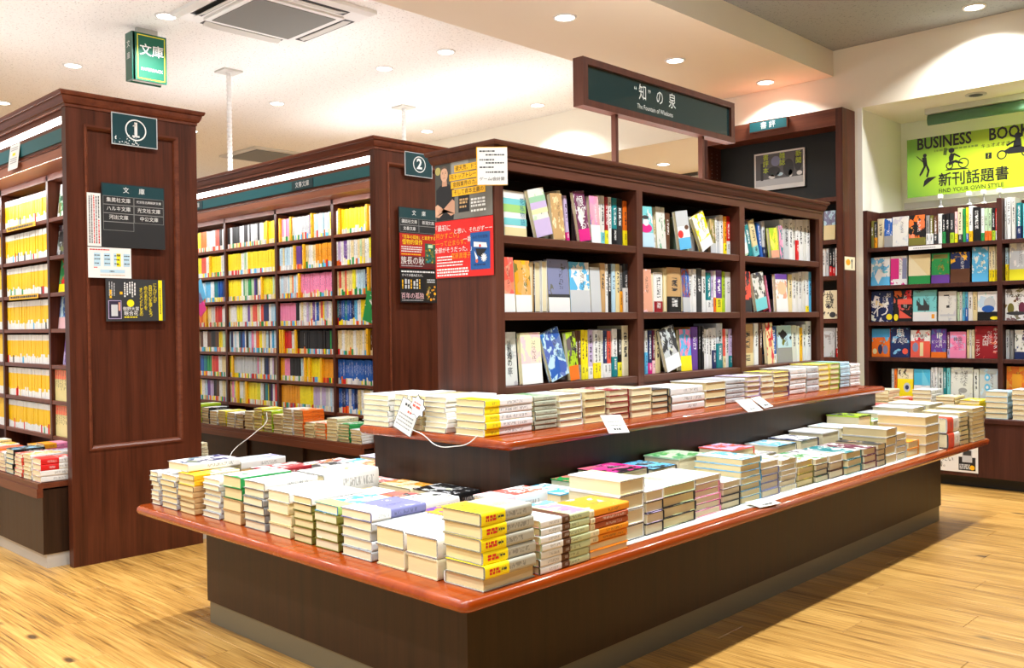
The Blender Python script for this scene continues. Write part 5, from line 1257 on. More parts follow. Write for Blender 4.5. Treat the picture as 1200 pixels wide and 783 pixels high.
rowC = [
 (1.800, 1.924, 1.985, 2.170, 2, 0.098, 'black', 'silver', 0.3, None, 'black hardcover with pale title'),
 (1.812, 1.922, 2.190, 2.360, 2, 0.090, 'ivory', 'amber', 0.35, None, 'ivory softcover with orange print'),
 (1.842, 1.924, 2.375, 2.52, 2, 0.085, 'white', 'coral', 0.3, None, 'white softcover with red print'),
 (1.800, 1.980, 2.545, 2.670, 2, 0.094, 'teal', 'white', 0.5, None, 'dark teal and white softcover'),
 (1.800, 1.985, 2.690, 2.810, 3, 0.100, 'charcoal', 'silver', 0.3, None, 'charcoal and white hardcover'),
 (1.800, 1.985, 2.830, 2.940, 2, 0.078, 'yellow', 'white', 0.4, None, 'yellow-edged softcover'),
 (1.790, 1.960, 2.950, 3.045, 2, 0.072, 'white', 'orange', 0.4, None, 'white softcover with orange patches'),
 (1.995, 2.175, 2.570, 2.690, 2, 0.082, 'white', 'magenta', 0.3, None, 'white softcover with magenta print'),
 (1.995, 2.175, 2.705, 2.825, 2, 0.080, 'coral', 'cream', 0.5, None, 'coral and cream softcover'),
 (1.995, 2.175, 2.840, 2.950, 2, 0.075, 'sky', 'white', 0.4, None, 'sky blue softcover'),
 (1.980, 2.160, 2.960, 3.050, 2, 0.07, 'white', 'crimson', 0.3, None, 'white softcover with crimson print'),
 (2.190, 2.370, 2.600, 2.720, 2, 0.085, 'magenta', 'white', 0.5, None, 'magenta and white softcover'),
 (2.190, 2.370, 2.735, 2.850, 2, 0.085, 'white', 'gold', 0.4, None, 'white softcover with gold print'),
 (2.190, 2.370, 2.865, 2.980, 2, 0.08, 'lilac', 'white', 0.4, None, 'lilac softcover'),
]
for i, (x0, x1, y0, y1, n, h, c, c2, art, band, look) in enumerate(rowC):
    stack(x0, x1, y0, y1, TZ, h, n, 'X', c, '%s back-row stack, low table short side' % ORD[i], look, c2=c2, art=art, band=band, group=GA, jit=0.004, turn=0.025)

# long side, front row
b = MB(); b.box(1.96, 4.34, 1.478, 1.80, TZ, TZ + 0.0012); part_ = tag(part('shelf_liner', b, ink('offwhite')), 'thin white strip added as the bright light band under long-side low table stacks', 'sheet')  # white strip added in place of bright light at the foot of the stacks
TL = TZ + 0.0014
rowD = [
 (1.594, 1.782, 1.452, 1.584, 7, 0.128, (196, 206, 158), 'pink', 0.35, ('white', 0.42), 'X', 'pale green softcover'),
 (1.962, 2.078, 1.498, 1.688, 4, 0.168, 'white', 'cream', 0.06, None, 'Y', 'very thick cream-paged hardcover'),
 (2.084, 2.172, 1.496, 1.680, 4, 0.122, 'charcoal', 'lilac', 0.45, None, 'Y', 'dark-edged softcover with lilac flowers'),
 (2.178, 2.352, 1.510, 1.694, 4, 0.120, 'charcoal', 'pale_green', 0.45, None, 'Y', 'dark-edged softcover with green leaves'),
 (2.358, 2.512, 1.520, 1.700, 6, 0.118, 'pink', 'white', 0.3, None, 'Y', 'pink-edged softcover'),
 (2.518, 2.630, 1.520, 1.700, 4, 0.086, 'charcoal', 'gray', 0.1, None, 'Y', 'charcoal softcover'),
 (2.636, 2.768, 1.520, 1.704, 7, 0.145, 'sky', 'white', 0.5, None, 'Y', 'sky blue and white softcover'),
 (2.774, 2.898, 1.522, 1.704, 5, 0.118, 'white', 'tan', 0.1, None, 'Y', 'white softcover'),
 (2.904, 3.020, 1.520, 1.700, 6, 0.110, 'offwhite', 'olive', 0.15, None, 'Y', 'off-white softcover'),
 (3.026, 3.150, 1.520, 1.700, 4, 0.090, 'cream', 'yellow', 0.2, None, 'Y', 'cream softcover with yellow foot'),
 (3.156, 3.262, 1.518, 1.700, 4, 0.086, 'ivory', 'green', 0.2, None, 'Y', 'ivory softcover'),
 (3.268, 3.382, 1.514, 1.700, 3, 0.086, 'white', 'charcoal', 0.2, None, 'Y', 'white hardcover'),
 (3.388, 3.528, 1.504, 1.690, 3, 0.084, 'teal', 'white', 0.3, None, 'Y', 'teal-edged hardcover'),
 (3.534, 3.652, 1.496, 1.690, 3, 0.084, 'wine', 'white', 0.2, None, 'Y', 'wine-edged hardcover'),
 (3.658, 3.734, 1.494, 1.680, 4, 0.090, 'charcoal', 'tan', 0.2, None, 'Y', 'narrow dark-edged paperback'),
 (3.742, 3.852, 1.494, 1.690, 4, 0.142, 'white', 'silver', 0.05, None, 'Y', 'thick plain white hardcover'),
 (3.862, 3.972, 1.500, 1.690, 4, 0.110, 'white', 'silver', 0.05, None, 'Y', 'plain white softcover'),
 (3.980, 4.104, 1.496, 1.690, 2, 0.066, 'amber', 'white', 0.1, None, 'Y', 'amber-edged hardcover'),
 (4.110, 4.275, 1.470, 1.690, 4, 0.164, 'white', 'silver', 0.05, None, 'Y', 'very thick white hardcover'),
 (4.355, 4.510, 1.460, 1.650, 2, 0.140, 'white', 'coral', 0.1, ((226, 74, 40), 0.5), 'X', 'very thick white book with orange band'),
 (4.520, 4.640, 1.460, 1.640, 7, 0.150, 'offwhite', 'yellow', 0.2, None, 'Y', 'off-white softcover with ragged pages'),
 (4.660, 4.840, 1.450, 1.630, 8, 0.160, (206, 196, 172), 'tan', 0.2, None, 'Y', 'beige rough-paged softcover'),
]
for i, (x0, x1, y0, y1, n, h, c, c2, art, band, ax, look) in enumerate(rowD):
    if ax == '-X': band_, ax2 = band, 'Y'
    else: band_, ax2 = band, ax
    top = None
    if 1 <= i <= 5 or i in (7, 8, 9, 10): top = dict(c='white' if i else 'white', art=max(art, 0.3), c2=c2)
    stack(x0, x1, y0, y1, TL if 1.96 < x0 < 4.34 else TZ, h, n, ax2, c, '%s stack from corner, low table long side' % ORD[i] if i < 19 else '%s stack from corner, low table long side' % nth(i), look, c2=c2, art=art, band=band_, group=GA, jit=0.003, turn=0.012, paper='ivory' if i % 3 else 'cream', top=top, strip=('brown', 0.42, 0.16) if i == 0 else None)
rowE = [
 (1.950, 2.072, 1.702, 1.866, 2, 0.112, 'sky', 'white', 0.5, 'blue floral softcover'),
 (2.084, 2.200, 1.700, 1.868, 3, 0.122, 'green', 'coral', 0.4, 'green softcover with red panel'),
 (2.215, 2.400, 1.712, 1.868, 3, 0.136, 'black', 'magenta', 0.5, 'black softcover with magenta pattern'),
 (2.415, 2.560, 1.712, 1.868, 3, 0.124, 'charcoal', 'sky', 0.4, 'charcoal softcover with blue pattern'),
 (2.572, 2.760, 1.716, 1.868, 2, 0.140, 'pale_green', 'green', 0.4, 'pale green thick softcover'),
 (2.780, 2.900, 1.716, 1.868, 2, 0.090, 'white', 'gray', 0.3, 'white softcover with grey print'),
 (2.915, 3.080, 1.716, 1.868, 2, 0.130, 'coral', 'lilac', 0.4, 'coral-edged hardcover with lilac print'),
 (3.095, 3.240, 1.716, 1.868, 2, 0.090, 'white', 'gray', 0.3, 'white softcover with charcoal print'),
 (3.255, 3.420, 1.716, 1.868, 2, 0.108, 'white', 'sky', 0.3, 'white softcover with sky blue strip'),
 (3.435, 3.600, 1.712, 1.868, 3, 0.112, 'navy', 'white', 0.4, 'navy and white softcover'),
 (3.615, 3.780, 1.706, 1.868, 2, 0.125, 'white', 'silver', 0.05, 'thick plain white softcover'),
 (3.795, 3.960, 1.706, 1.868, 3, 0.130, 'white', 'sky', 0.2, 'white softcover with aqua print'),
 (3.975, 4.110, 1.706, 1.868, 2, 0.165, 'lime', 'black', 0.4, 'lime and black softcover'),
 (4.125, 4.290, 1.706, 1.868, 3, 0.130, 'white', 'green', 0.3, 'white softcover with green print'),
 (4.305, 4.460, 1.670, 1.868, 3, 0.150, 'silver', 'white', 0.1, 'silver softcover'),
 (4.475, 4.640, 1.660, 1.868, 4, 0.165, 'white', 'silver', 0.05, 'white thin-edged softcover'),
 (4.655, 4.845, 1.650, 1.868, 5, 0.170, 'white', 'tan', 0.1, 'off-white softcover'),
]
for i, (x0, x1, y0, y1, n, h, c, c2, art, look) in enumerate(rowE):
    stack(x0, x1, y0, y1, TL if False else TZ, h, n, 'Y', c, '%s back-row stack, low table long side' % ORD[i], look, c2=c2, art=art, group=GA, jit=0.004, turn=0.02)
for i, (x0, x1, y0, y1, n, z, h, c, c2, art, band, fl, look) in enumerate(((1.790, 1.952, 1.462, 1.596, 2, 0.0, 0.036, (240, 150, 30), 'white', 0.0, None, 2, 'softcover with page edges outward'), (1.790, 1.952, 1.462, 1.596, 2, 0.0362, 0.034, (240, 150, 30), 'white', 0.0, ('ivory', 0.22), 0, 'amber-spined softcover'), (1.790, 1.952, 1.462, 1.596, 2, 0.0704, 0.032, (176, 84, 46), 'white', 0.0, ('ivory', 0.12), 0, 'brick-spined softcover'), (1.786, 1.958, 1.462, 1.596, 1, 0.1026, 0.020, (242, 152, 30), 'white', 0.1, ('ivory', 0.12), 0, 'bright amber softcover'),
    (1.700, 1.880, 1.602, 1.692, 3, 0.0, 0.108, 'violet', 'sky', 0.6, None, 0, 'lilac-blue softcover'), (1.700, 1.900, 1.698, 1.796, 2, 0.0, 0.136, 'white', 'coral', 0.4, ('blush', 0.35), 0, 'thick red-titled white softcover'))):
    stack(x0, x1, y0, y1, TZ + z, h, n, 'X', c, 'stack behind the corner of the low table, part %s' % ORD[i], look, c2=c2, art=art, band=band, flip=fl, group=GA, jit=0.002, turn=0.008, top=dict(c='white', c2='sky', art=0.5) if i == 4 else None)
rowF = [
 (4.64, 4.85, 1.885, 2.02, 3, 0.150, 'crimson', 'red', 0.3, 'crimson-covered book'), (4.64, 4.85, 2.035, 2.17, 3, 0.160, 'white', 'coral', 0.3, 'white softcover with coral print'),
 (4.64, 4.85, 2.185, 2.32, 4, 0.175, 'offwhite', 'green', 0.3, 'off-white softcover with green print'), (4.64, 4.85, 2.335, 2.47, 3, 0.150, 'lemon', 'white', 0.3, 'lemon softcover'),
 (4.64, 4.85, 2.485, 2.62, 4, 0.160, 'ivory', 'tan', 0.2, 'ivory softcover'),
]
for i, (x0, x1, y0, y1, n, h, c, c2, art, look) in enumerate(rowF):
    stack(x0, x1, y0, y1, TZ, h, n, 'X', c, '%s stack, far end of low table' % ORD[i], look, c2=c2, art=art, group=GA, jit=0.004)

# ---------------------------------------------------------------- raised tier
GT = 'stacked books on the raised tier'; UZ = T2Z + 0.0005
rowG = [
 (1.900, 2.112, 1.950, 2.088, 5, 0.110, 'white', 'yellow', 0.1, ('yellow', 0.30), 'X', 'white softcover with yellow band'),
 (2.122, 2.232, 1.950, 2.100, 7, 0.106, (176, 182, 160), 'green', 0.3, None, 'X', 'grey-green printed softcover'),
 (2.240, 2.360, 1.950, 2.112, 5, 0.104, 'white', 'pale_blue', 0.1, None, 'Y', 'white softcover'),
 (2.366, 2.482, 1.946, 2.112, 4, 0.106, 'ivory', 'tan', 0.1, None, 'Y', 'cream-paged hardcover'),
 (2.490, 2.606, 1.940, 2.112, 5, 0.104, 'crimson', 'white', 0.2, None, 'Y', 'crimson-edged softcover'),
 (2.614, 2.738, 1.940, 2.112, 4, 0.102, 'ivory', 'white', 0.1, None, 'Y', 'ivory softcover'),
 (2.746, 2.850, 1.940, 2.112, 4, 0.090, 'charcoal', 'white', 0.1, None, 'Y', 'dark-edged hardcover'),
 (2.860, 3.090, 1.940, 2.112, 3, 0.090, 'white', 'cream', 0.05, None, 'X', 'cream thick-paged hardcover'),
 (3.098, 3.250, 1.935, 2.112, 3, 0.098, 'white', 'cream', 0.05, None, 'Y', 'pale cream hardcover'),
 (3.258, 3.420, 1.950, 2.112, 5, 0.098, 'silver', 'lilac', 0.2, None, 'X', 'silver and white softcover'),
 (3.430, 3.540, 1.945, 2.112, 5, 0.102, 'lilac', 'white', 0.2, None, 'Y', 'lilac-edged softcover'),
 (3.548, 3.655, 1.945, 2.112, 4, 0.100, 'white', 'tan', 0.2, None, 'Y', 'white paperback'),
 (3.663, 3.808, 1.950, 2.112, 5, 0.108, 'violet', 'yellow', 0.5, None, 'Y', 'violet and yellow softcover'),
 (3.816, 3.978, 1.955, 2.112, 5, 0.116, 'white', 'silver', 0.1, None, 'X', 'plain white softcover'),
 (3.986, 4.108, 1.955, 2.112, 4, 0.118, 'silver', 'gray', 0.2, None, 'X', 'silver-spined white hardcover'),
 (4.116, 4.226, 1.955, 2.112, 5, 0.124, 'yellow', 'white', 0.2, None, 'Y', 'yellow-edged softcover'),
 (4.234, 4.330, 1.955, 2.112, 5, 0.124, 'lime', 'white', 0.2, None, 'Y', 'lime-edged softcover'),
 (4.338, 4.448, 1.955, 2.112, 7, 0.126, 'pale_blue', 'teal', 0.3, None, 'X', 'pale aqua-edged softcover'),
 (4.456, 4.575, 1.955, 2.112, 6, 0.112, 'white', 'coral', 0.2, None, 'X', 'white softcover with red mark'),
]
for i, (x0, x1, y0, y1, n, h, c, c2, art, band, ax, look) in enumerate(rowG):
    stack(x0, x1, y0, y1, UZ, h, n, ax, c, '%s stack along raised tier' % ORD[i], look, c2=c2, art=art, band=band, group=GT, jit=0.003, turn=0.012, paper='cream' if i in (0, 3, 7, 8) else 'ivory')
rowH = [
 (1.896, 2.10, 2.098, 2.108, 1, 0.0, 'white', '', 0, '') ,
 (1.892, 2.118, 2.112, 2.226, 7, 0.112, 'white', 'cream', 0.05, 'thin white-paged softcover'),
 (1.896, 2.118, 2.234, 2.300, 6, 0.110, 'cream', 'white', 0.05, 'cream-paged softcover'),
 (1.900, 2.118, 2.308, 2.385, 6, 0.112, 'white', 'blue', 0.1, 'white blue-edged softcover'),
 (1.892, 2.118, 2.392, 2.545, 6, 0.106, 'white', 'navy', 0.1, 'white softcover with curled cover'),
]
for i, (x0, x1, y0, y1, n, h, c, c2, art, look) in enumerate(rowH):
    if not look: continue
    stack(x0, x1, y0, y1, UZ, h, n, 'X', c, '%s stack, short side of raised tier' % ORD[i - 1], look, c2=c2, art=art, group=GT, jit=0.003)

# ---------------------------------------------------------------- ledges of the numbered bookcases and the alcove counter
pal_c = ['ivory', 'cream', 'white', 'lemon', 'white', 'lime', 'cream', 'amber', 'white', 'cream']
cn = dict(ivory='ivory', cream='cream', white='white', lemon='lemon', lime='lime', amber='amber', pink='pink', orange='orange', green='green', coral='coral', red='red')
GP = 'paperbacks stacked on bookcase two'
rowP = [(3.955, 0.075, 5, 'white'), (4.065, 0.098, 6, 'green'), (4.175, 0.122, 6, 'ivory'), (4.285, 0.09, 5, 'orange'), (4.395, 0.085, 5, 'cream'), (4.505, 0.150, 8, 'orange'), (4.615, 0.150, 8, 'white'),
        (4.725, 0.11, 6, 'cream'), (4.835, 0.125, 6, 'lime'), (4.945, 0.135, 7, 'lemon'), (5.055, 0.11, 6, 'ivory'), (5.165, 0.085, 5, 'brown'), (5.275, 0.09, 5, 'white'), (5.385, 0.095, 5, 'lemon'), (5.495, 0.088, 5, 'white'), (5.605, 0.105, 6, 'black'), (5.715, 0.125, 6, 'lime'), (5.825, 0.11, 5, 'white')]
for i, (y, h, n, c) in enumerate(rowP):
    stack(2.938, 3.088, y, y + 0.106, 0.366, h, n, 'X', c, '%s stack on ledge of bookcase two' % ORD[i], '%s paperback' % c, name='paperback', c2='white', art=0.3, group=GP, paper='cream', jit=0.003)
rowQ = [(4.062, 0.098, 4, 'red', ('gold', 0.0), 'red-banded paperback'), (4.175, 0.105, 6, 'white', None, 'white and yellow paperback'), (4.285, 0.098, 6, 'coral', None, 'coral-edged paperback'), (4.395, 0.11, 5, 'black', None, 'dark-spined white paperback'), (4.505, 0.085, 5, 'white', None, 'white paperback'), (4.615, 0.092, 5, 'orange', None, 'orange-edged paperback'), (4.725, 0.098, 5, 'white', None, 'white paperback with print'), (4.835, 0.11, 5, 'cream', None, 'cream paperback'), (4.945, 0.1, 5, 'lemon', None, 'lemon paperback')]
for i, (y, h, n, c, band, look) in enumerate(rowQ):
    stack(1.374, 1.512, y, y + 0.106, 0.361, h, n, 'X', c if c != 'red' else 'white', '%s stack on ledge of bookcase one' % ORD[i], look, name='paperback', c2=['red', 'gold', 'white', 'sky', 'coral'][i % 5], art=0.4, group='paperbacks stacked on bookcase one', paper='ivory', band=('red', 0.55) if c == 'red' else None, nb=2, jit=0.003)
rowQ2 = [(4.20, 0.075, 3, 'amber', 'ivory paperback with amber band'), (4.32, 0.09, 4, 'steel', 'white paperback with teal print'), (4.44, 0.115, 5, 'pink', 'pink and amber paperback'), (4.56, 0.1, 5, 'white', 'white mixed paperback')]
for i, (y, h, n, c, look) in enumerate(rowQ2):
    stack(1.520, 1.635, y, y + 0.112, 0.361, h, n, 'X', c if c == 'pink' else 'white', '%s back-row stack, ledge of bookcase one' % ORD[i], look, name='paperback', c2=c, art=0.4, group='paperbacks stacked on bookcase one', paper='ivory', band=('amber', 0.5) if i != 1 else None, nb=1, jit=0.003)
for i, (x, y, h, n) in enumerate(((2.075, 4.235, 0.068, 4), (2.075, 4.36, 0.125, 6))):
    stack(x, x + 0.142, y, y + 0.108, 0.361, h, n, 'X', 'ivory', '%s stack, rear ledge of bookcase one' % ORD[i], 'ivory paperback', name='paperback', c2='white', art=0.1, group='paperbacks on the rear ledge', paper='cream')
rowR = [(1.46, 1.575, 0.172, 6, 'white', 'white softcover with pale green cover'), (1.588, 1.715, 0.158, 5, 'pale_blue', 'pale aqua glossy softcover'), (1.74, 1.86, 0.10, 4, 'yellow', 'yellow softcover'), (1.875, 1.99, 0.115, 5, 'cream', 'cream softcover'), (2.005, 2.125, 0.150, 6, 'white', 'white softcover'), (2.14, 2.25, 0.095, 4, 'coral', 'coral-edged softcover'), (2.262, 2.375, 0.14, 6, 'ivory', 'ivory softcover'), (2.388, 2.50, 0.11, 5, 'lemon', 'lemon-edged softcover')]
for i, (y0, y1, h, n, c, look) in enumerate(rowR):
    stack(5.705, 5.885, y0, y1, 0.4135, h, n, 'X', c, '%s stack on the alcove counter' % nth(i), look, c2='white', art=0.2, group='stacked books on the alcove counter', jit=0.003)
# books on the shelves of the tall cabinet
TC = [(1.515, 2.62, 2.70, 0.19, 'pale_blue', 'steel', 0.4, ('cream', 0.5), 'pale blue cover with cream lower half', 'f'), (1.515, 2.71, 2.83, 0.18, 'white', 'sky', 0.3, None, 'white cover with blue print', 'f'),
      (1.28, 2.605, 2.625, 0.18, 'white', 'black', 0, None, 'white spine', 's'), (1.28, 2.627, 2.645, 0.18, 'charcoal', 'black', 0, ('red', 0.3), 'charcoal spine with red foot', 's'), (1.28, 2.647, 2.667, 0.18, 'black', 'white', 0, ('red', 0.35), 'black spine with red foot', 's'), (1.28, 2.669, 2.69, 0.18, 'silver', 'white', 0, None, 'silver spine', 's'), (1.28, 2.692, 2.72, 0.18, 'white', 'black', 0, None, 'wide white spine', 's'),
      (1.0, 2.61, 2.72, 0.185, 'ivory', 'charcoal', 0.1, None, 'ivory cover with two large black characters', 'f'), (0.75, 2.63, 2.72, 0.19, 'silver', 'gray', 0.2, None, 'silver grey cover', 'f'), (0.75, 2.605, 2.627, 0.19, 'white', 'red', 0, ('red', 0.3), 'white spine with red foot', 's')]
for z, a, b_, h, c, c2, art, band, lab, k in TC:
    shelf_book(k, a, b_, h, 0, c, c2, art, band[0] if band else '', band[1] if band else 0, lab, z, 'shelf of the tall cabinet', 'books in the tall cabinet', 5.714, 'X')

# ---------------------------------------------------------------- notices and signs on bookcase one
Y1 = 3.9795
def numbered(name, label, o, w, h, ch, flecks):
    t = sheet(name, label, 'sign', o, (1, 0, 0), NY, w, h, 0.003, ink('silver'))
    rect(t, 0.004, w - 0.004, 0.004, h - 0.004, M['teal_dark'])
    r = h * 0.34; cx = w * 0.52; cy = h * 0.52
    ring(t, cx, cy, r, r * 0.12, ink('white'), 0.0012); text(t, ch, cx, cy, r * 1.75, ink('white'), 0.0014, bold=0.03)
    if ch == '1': rect(t, cx - r * 0.34, cx + r * 0.34, cy - r * 0.66, cy - r * 0.5, ink('white'), 0.0014); decal(t, [(cx - r * 0.32, cy + r * 0.34), (cx - r * 0.02, cy + r * 0.34), (cx - r * 0.02, cy + r * 0.62)], ink('white'), 0.0014)
    return t
t = numbered('number_sign', 'dark teal square sign with circled numeral one', (1.66, Y1, 1.797), 0.203, 0.138, '1', True)
mb = MB()
for i in range(46):
    a, b_ = RNG.uniform(0.008, 0.12), RNG.uniform(0.006, 0.06) * RNG.random() + 0.005; s_ = RNG.uniform(0.001, 0.005)
    mb.quad([(a, b_, 0.001), (a + s_, b_, 0.001), (a + s_, b_ + s_, 0.001), (a, b_ + s_, 0.001)])
part('worn_patches', mb, ink('white'), t)
def directory(label, o, w, h, rows, hs=0.2, cells=4):
    t = sheet('directory_board', label, 'sign', o, (1, 0, 0), NY, w, h, 0.006, M['dark_plastic'])
    rect(t, 0.004, w - 0.004, h * (1 - hs), h - 0.004, M['teal_dark'])
    text(t, '文', w * 0.38, h * (1 - hs / 2), h * hs * 0.5, ink('white')); text(t, '庫', w * 0.63, h * (1 - hs / 2), h * hs * 0.5, ink('white'))
    return t
t = directory('black directory board with teal header on the numbered one end panel', (1.612, Y1, 1.351), 0.278, 0.276, None)
w, h = 0.278, 0.276
for i, (a, b_) in enumerate((('集英社文庫', '光文社古典新訳文庫'), ('ハルキ文庫', '光文社文庫'), ('河出文庫', '中公文庫'), ('', None))):
    yt = h * 0.8 - i * 0.037
    for k, s_ in enumerate((a, b_)):
        if s_ is None: continue
        x0_ = 0.006 + k * 0.134; x1_ = x0_ + 0.132
        for q in ((x0_, x1_, yt - 0.0012, yt), (x0_, x1_, yt - 0.037, yt - 0.0358), (x0_, x0_ + 0.0012, yt - 0.037, yt), (x1_ - 0.0012, x1_, yt - 0.037, yt)): rect(t, *q, ink('gray'), 0.0005, 'cell_line')
        if s_: text(t, s_, (x0_ + x1_) / 2, yt - 0.018, 0.021 if len(s_) < 6 else 0.0125, ink('white'))
t = sheet('notice', 'narrow white vertical notice with red and black columns', 'notice', (1.551, Y1, 1.352), (1, 0, 0), NY, 0.057, 0.226, 0.001, ink('white'))
for i, c in enumerate(('charcoal', 'charcoal', 'red', 'charcoal', 'red')): 
    if i == 4: lines(t, 0.012, 0.115, [0.0455], 0.005, ink('red'), vertical=True); lines(t, 0.12, 0.218, [0.0455], 0.005, ink('charcoal'), vertical=True); continue
    lines(t, 0.012, 0.218, [0.007 + i * 0.0095], 0.0045, ink(c), vertical=True)
t = sheet('floor_map', 'white shelf map sheet with pale blue blocks', 'notice', (1.5505, Y1 - 0.001, 1.218), (1, 0, 0), NY, 0.184, 0.13, 0.001, ink('white'))
for i in range(4):
    x = 0.024 + i * 0.042
    rect(t, x, x + 0.028, 0.05, 0.106, ink('pale_blue'))
    lines(t, x + 0.003, x + 0.026, [0.06, 0.078, 0.094], 0.004, ink('charcoal'), 0.0012)
    if i == 2: rect(t, x + 0.012, x + 0.03, 0.05, 0.106, ink('yellow'), 0.001); lines(t, x + 0.014, x + 0.028, [0.056, 0.076, 0.098], 0.004, ink('charcoal'), 0.0014)
rect(t, 0.05, 0.155, 0.022, 0.036, ink('pale_blue')); lines(t, 0.09, 0.115, [0.027], 0.004, ink('charcoal'), 0.0012)
lines(t, 0.008, 0.09, [0.118], 0.0045, ink('red')); lines(t, 0.024, 0.044, [0.042], 0.004, ink('red')); lines(t, 0.05, 0.155, [0.011], 0.003, ink('tan'))
t = sheet('poster', 'black book poster with yellow vertical headline', 'poster', (1.622, Y1 - 0.001, 1.032), (1, 0, 0), NY, 0.262, 0.183, 0.001, ink('charcoal'))
rect(t, 0.232, 0.249, 0.002, 0.181, ink('yellow')); lines(t, 0.03, 0.15, [0.238], 0.004, ink('charcoal'), 0.0012, True)
for i, (s_, yy) in enumerate((('にんげんが', 0.118), ('自分の心を誰くもつ', 0.082), ('命のあかりを', 0.095), ('オンメンとしるの', 0.078))):
    vtext(t, s_, 0.216 - i * 0.021, yy + 0.005, 0.0205, ink('yellow'), wide=0.85, space=0.75 if len(s_) > 7 else 0.85)
for i in range(5): lines(t, 0.105 + (i % 3) * 0.008, 0.172, [0.079 + i * 0.011], 0.006, ink('white'), vertical=True)
for i in range(3): lines(t, 0.11, 0.17, [0.014 + i * 0.01], 0.004, ink('silver'), vertical=True)
disc(t, 0.106, 0.078, 0.016, ink('yellow')); text(t, '御野大賞', 0.108, 0.053, 0.018, ink('white')); text(t, '眠合花', 0.108, 0.033, 0.021, ink('white')); lines(t, 0.078, 0.138, [0.015], 0.005, ink('yellow'))
rect(t, 0.01, 0.066, 0.01, 0.09, ink('lilac')); rect(t, 0.0125, 0.0635, 0.0125, 0.0875, ink((44, 38, 60)), 0.0009); rect(t, 0.022, 0.05, 0.022, 0.072, ink('silver'), 0.0012); rect(t, 0.053, 0.061, 0.045, 0.082, ink('salmon'), 0.0012)
lines(t, 0.1, 0.14, [0.016], 0.009, ink('gold'), vertical=True); rect(t, 0.06, 0.072, 0.116, 0.128, ink('gold'))
t = sheet('notice_card', 'white card taped over the teal strip of bookcase one', 'notice', (1.462, 4.67, 1.742), (0, -1, 0), (-1, 0, 0.12), 0.13, 0.12, 0.001, ink('white'))
lines(t, 0.02, 0.11, [0.03, 0.04, 0.05, 0.09, 0.1], 0.004, ink('gray')); rect(t, 0.045, 0.085, 0.065, 0.078, ink('yellow'))
for i, (ya, zz) in enumerate(((5.26, ROWZ[0]), (5.24, ROWZ[2]))):
    t = sheet('shelf_strip', 'yellow shelf strip with black lettering under the %s shelf of bookcase one' % ('top' if i == 0 else 'third'), 'label', (1.636, ya, zz - 0.021), (0, -1, 0), NX, 0.42, 0.024, 0.001, ink('gold'), 'yellow shelf strips')
    lines(t, 0.02, 0.4, [0.007], 0.011, ink('charcoal'))

# ---------------------------------------------------------------- notices on bookcase two
Y2 = 3.8645
numbered('number_sign', 'dark teal square sign with circled numeral two', (3.189, Y2, 1.811), 0.196, 0.131, '2', False)
t = directory('black directory board with teal header on the numbered two end panel', (3.142, Y2, 1.497), 0.277, 0.141, None, 0.42)
for i, (a, b_) in enumerate((('講談社文庫', '新潮文庫'), ('文春文庫', ''))):
    yt = 0.141 * 0.58 - i * 0.038
    for k, s_ in enumerate((a, b_)):
        x0_ = 0.006 + k * 0.134; x1_ = x0_ + 0.132
        for q in ((x0_, x1_, yt - 0.0012, yt), (x0_, x1_, yt - 0.038, yt - 0.0368), (x0_, x0_ + 0.0012, yt - 0.038, yt), (x1_ - 0.0012, x1_, yt - 0.038, yt)): rect(t, *q, ink('gray'), 0.0005, 'cell_line')
        if s_: text(t, s_, (x0_ + x1_) / 2, yt - 0.019, 0.022, ink('white'))
t = sheet('poster', 'small red novel poster with yellow headline on bookcase two', 'poster', (3.144, Y2 - 0.001, 1.308), (1, 0, 0), NY, 0.267, 0.188, 0.001, ink((176, 30, 26)))
rect(t, 0.002, 0.265, 0.002, 0.066, ink((92, 28, 26)), 0.0004)
text(t, '『百年の孤独』と並走する', 0.132, 0.168, 0.022, ink('yellow'), wide=0.95); text(t, '怪物的傑作', 0.088, 0.14, 0.032, ink('yellow'), wide=0.9)
lines(t, 0.01, 0.16, [0.088, 0.1, 0.112], 0.006, ink('white'), 0.001); lines(t, 0.01, 0.15, [0.072], 0.006, ink('gold'), 0.001)
text(t, '族長の秋', 0.088, 0.038, 0.046, ink('white'), wide=0.9); lines(t, 0.01, 0.16, [0.01], 0.004, ink('silver'), 0.001)
rect(t, 0.178, 0.254, 0.03, 0.14, ink((40, 84, 62)), 0.0008)
for i in range(26):
    x, y = RNG.uniform(0.184, 0.246), RNG.uniform(0.034, 0.11); disc(t, x, y, RNG.uniform(0.003, 0.007), ink(RNG.choice(['olive', 'gold', 'teal'])), 0.001 + i * 1e-5, n=8)
rect(t, 0.2, 0.234, 0.115, 0.134, ink('pale_green'), 0.0011)
t = sheet('poster', 'small black novel poster with pink title on bookcase two', 'poster', (3.144, Y2 - 0.001, 1.121), (1, 0, 0), NY, 0.265, 0.182, 0.001, ink('black'))
lines(t, 0.008, 0.25, [0.164], 0.008, ink('white')); text(t, 'すべてが読み応えだ。', 0.09, 0.147, 0.016, ink('white'))
for i in range(7): lines(t, 0.075, 0.128, [0.012 + i * 0.02], 0.012 if i % 3 else 0.008, ink('silver' if i % 3 else 'gold'), vertical=True)
text(t, '百年の孤独', 0.085, 0.034, 0.036, ink('blush'), wide=0.9); lines(t, 0.01, 0.16, [0.01], 0.004, ink('silver'))
rect(t, 0.178, 0.256, 0.01, 0.136, ink((40, 34, 26)), 0.0008)
for i in range(24):
    x, y = RNG.uniform(0.186, 0.248), RNG.uniform(0.016, 0.09); disc(t, x, y, RNG.uniform(0.003, 0.009), ink(RNG.choice(['gold', 'amber', 'tan', 'olive'])), 0.001 + i * 1e-5, n=8)
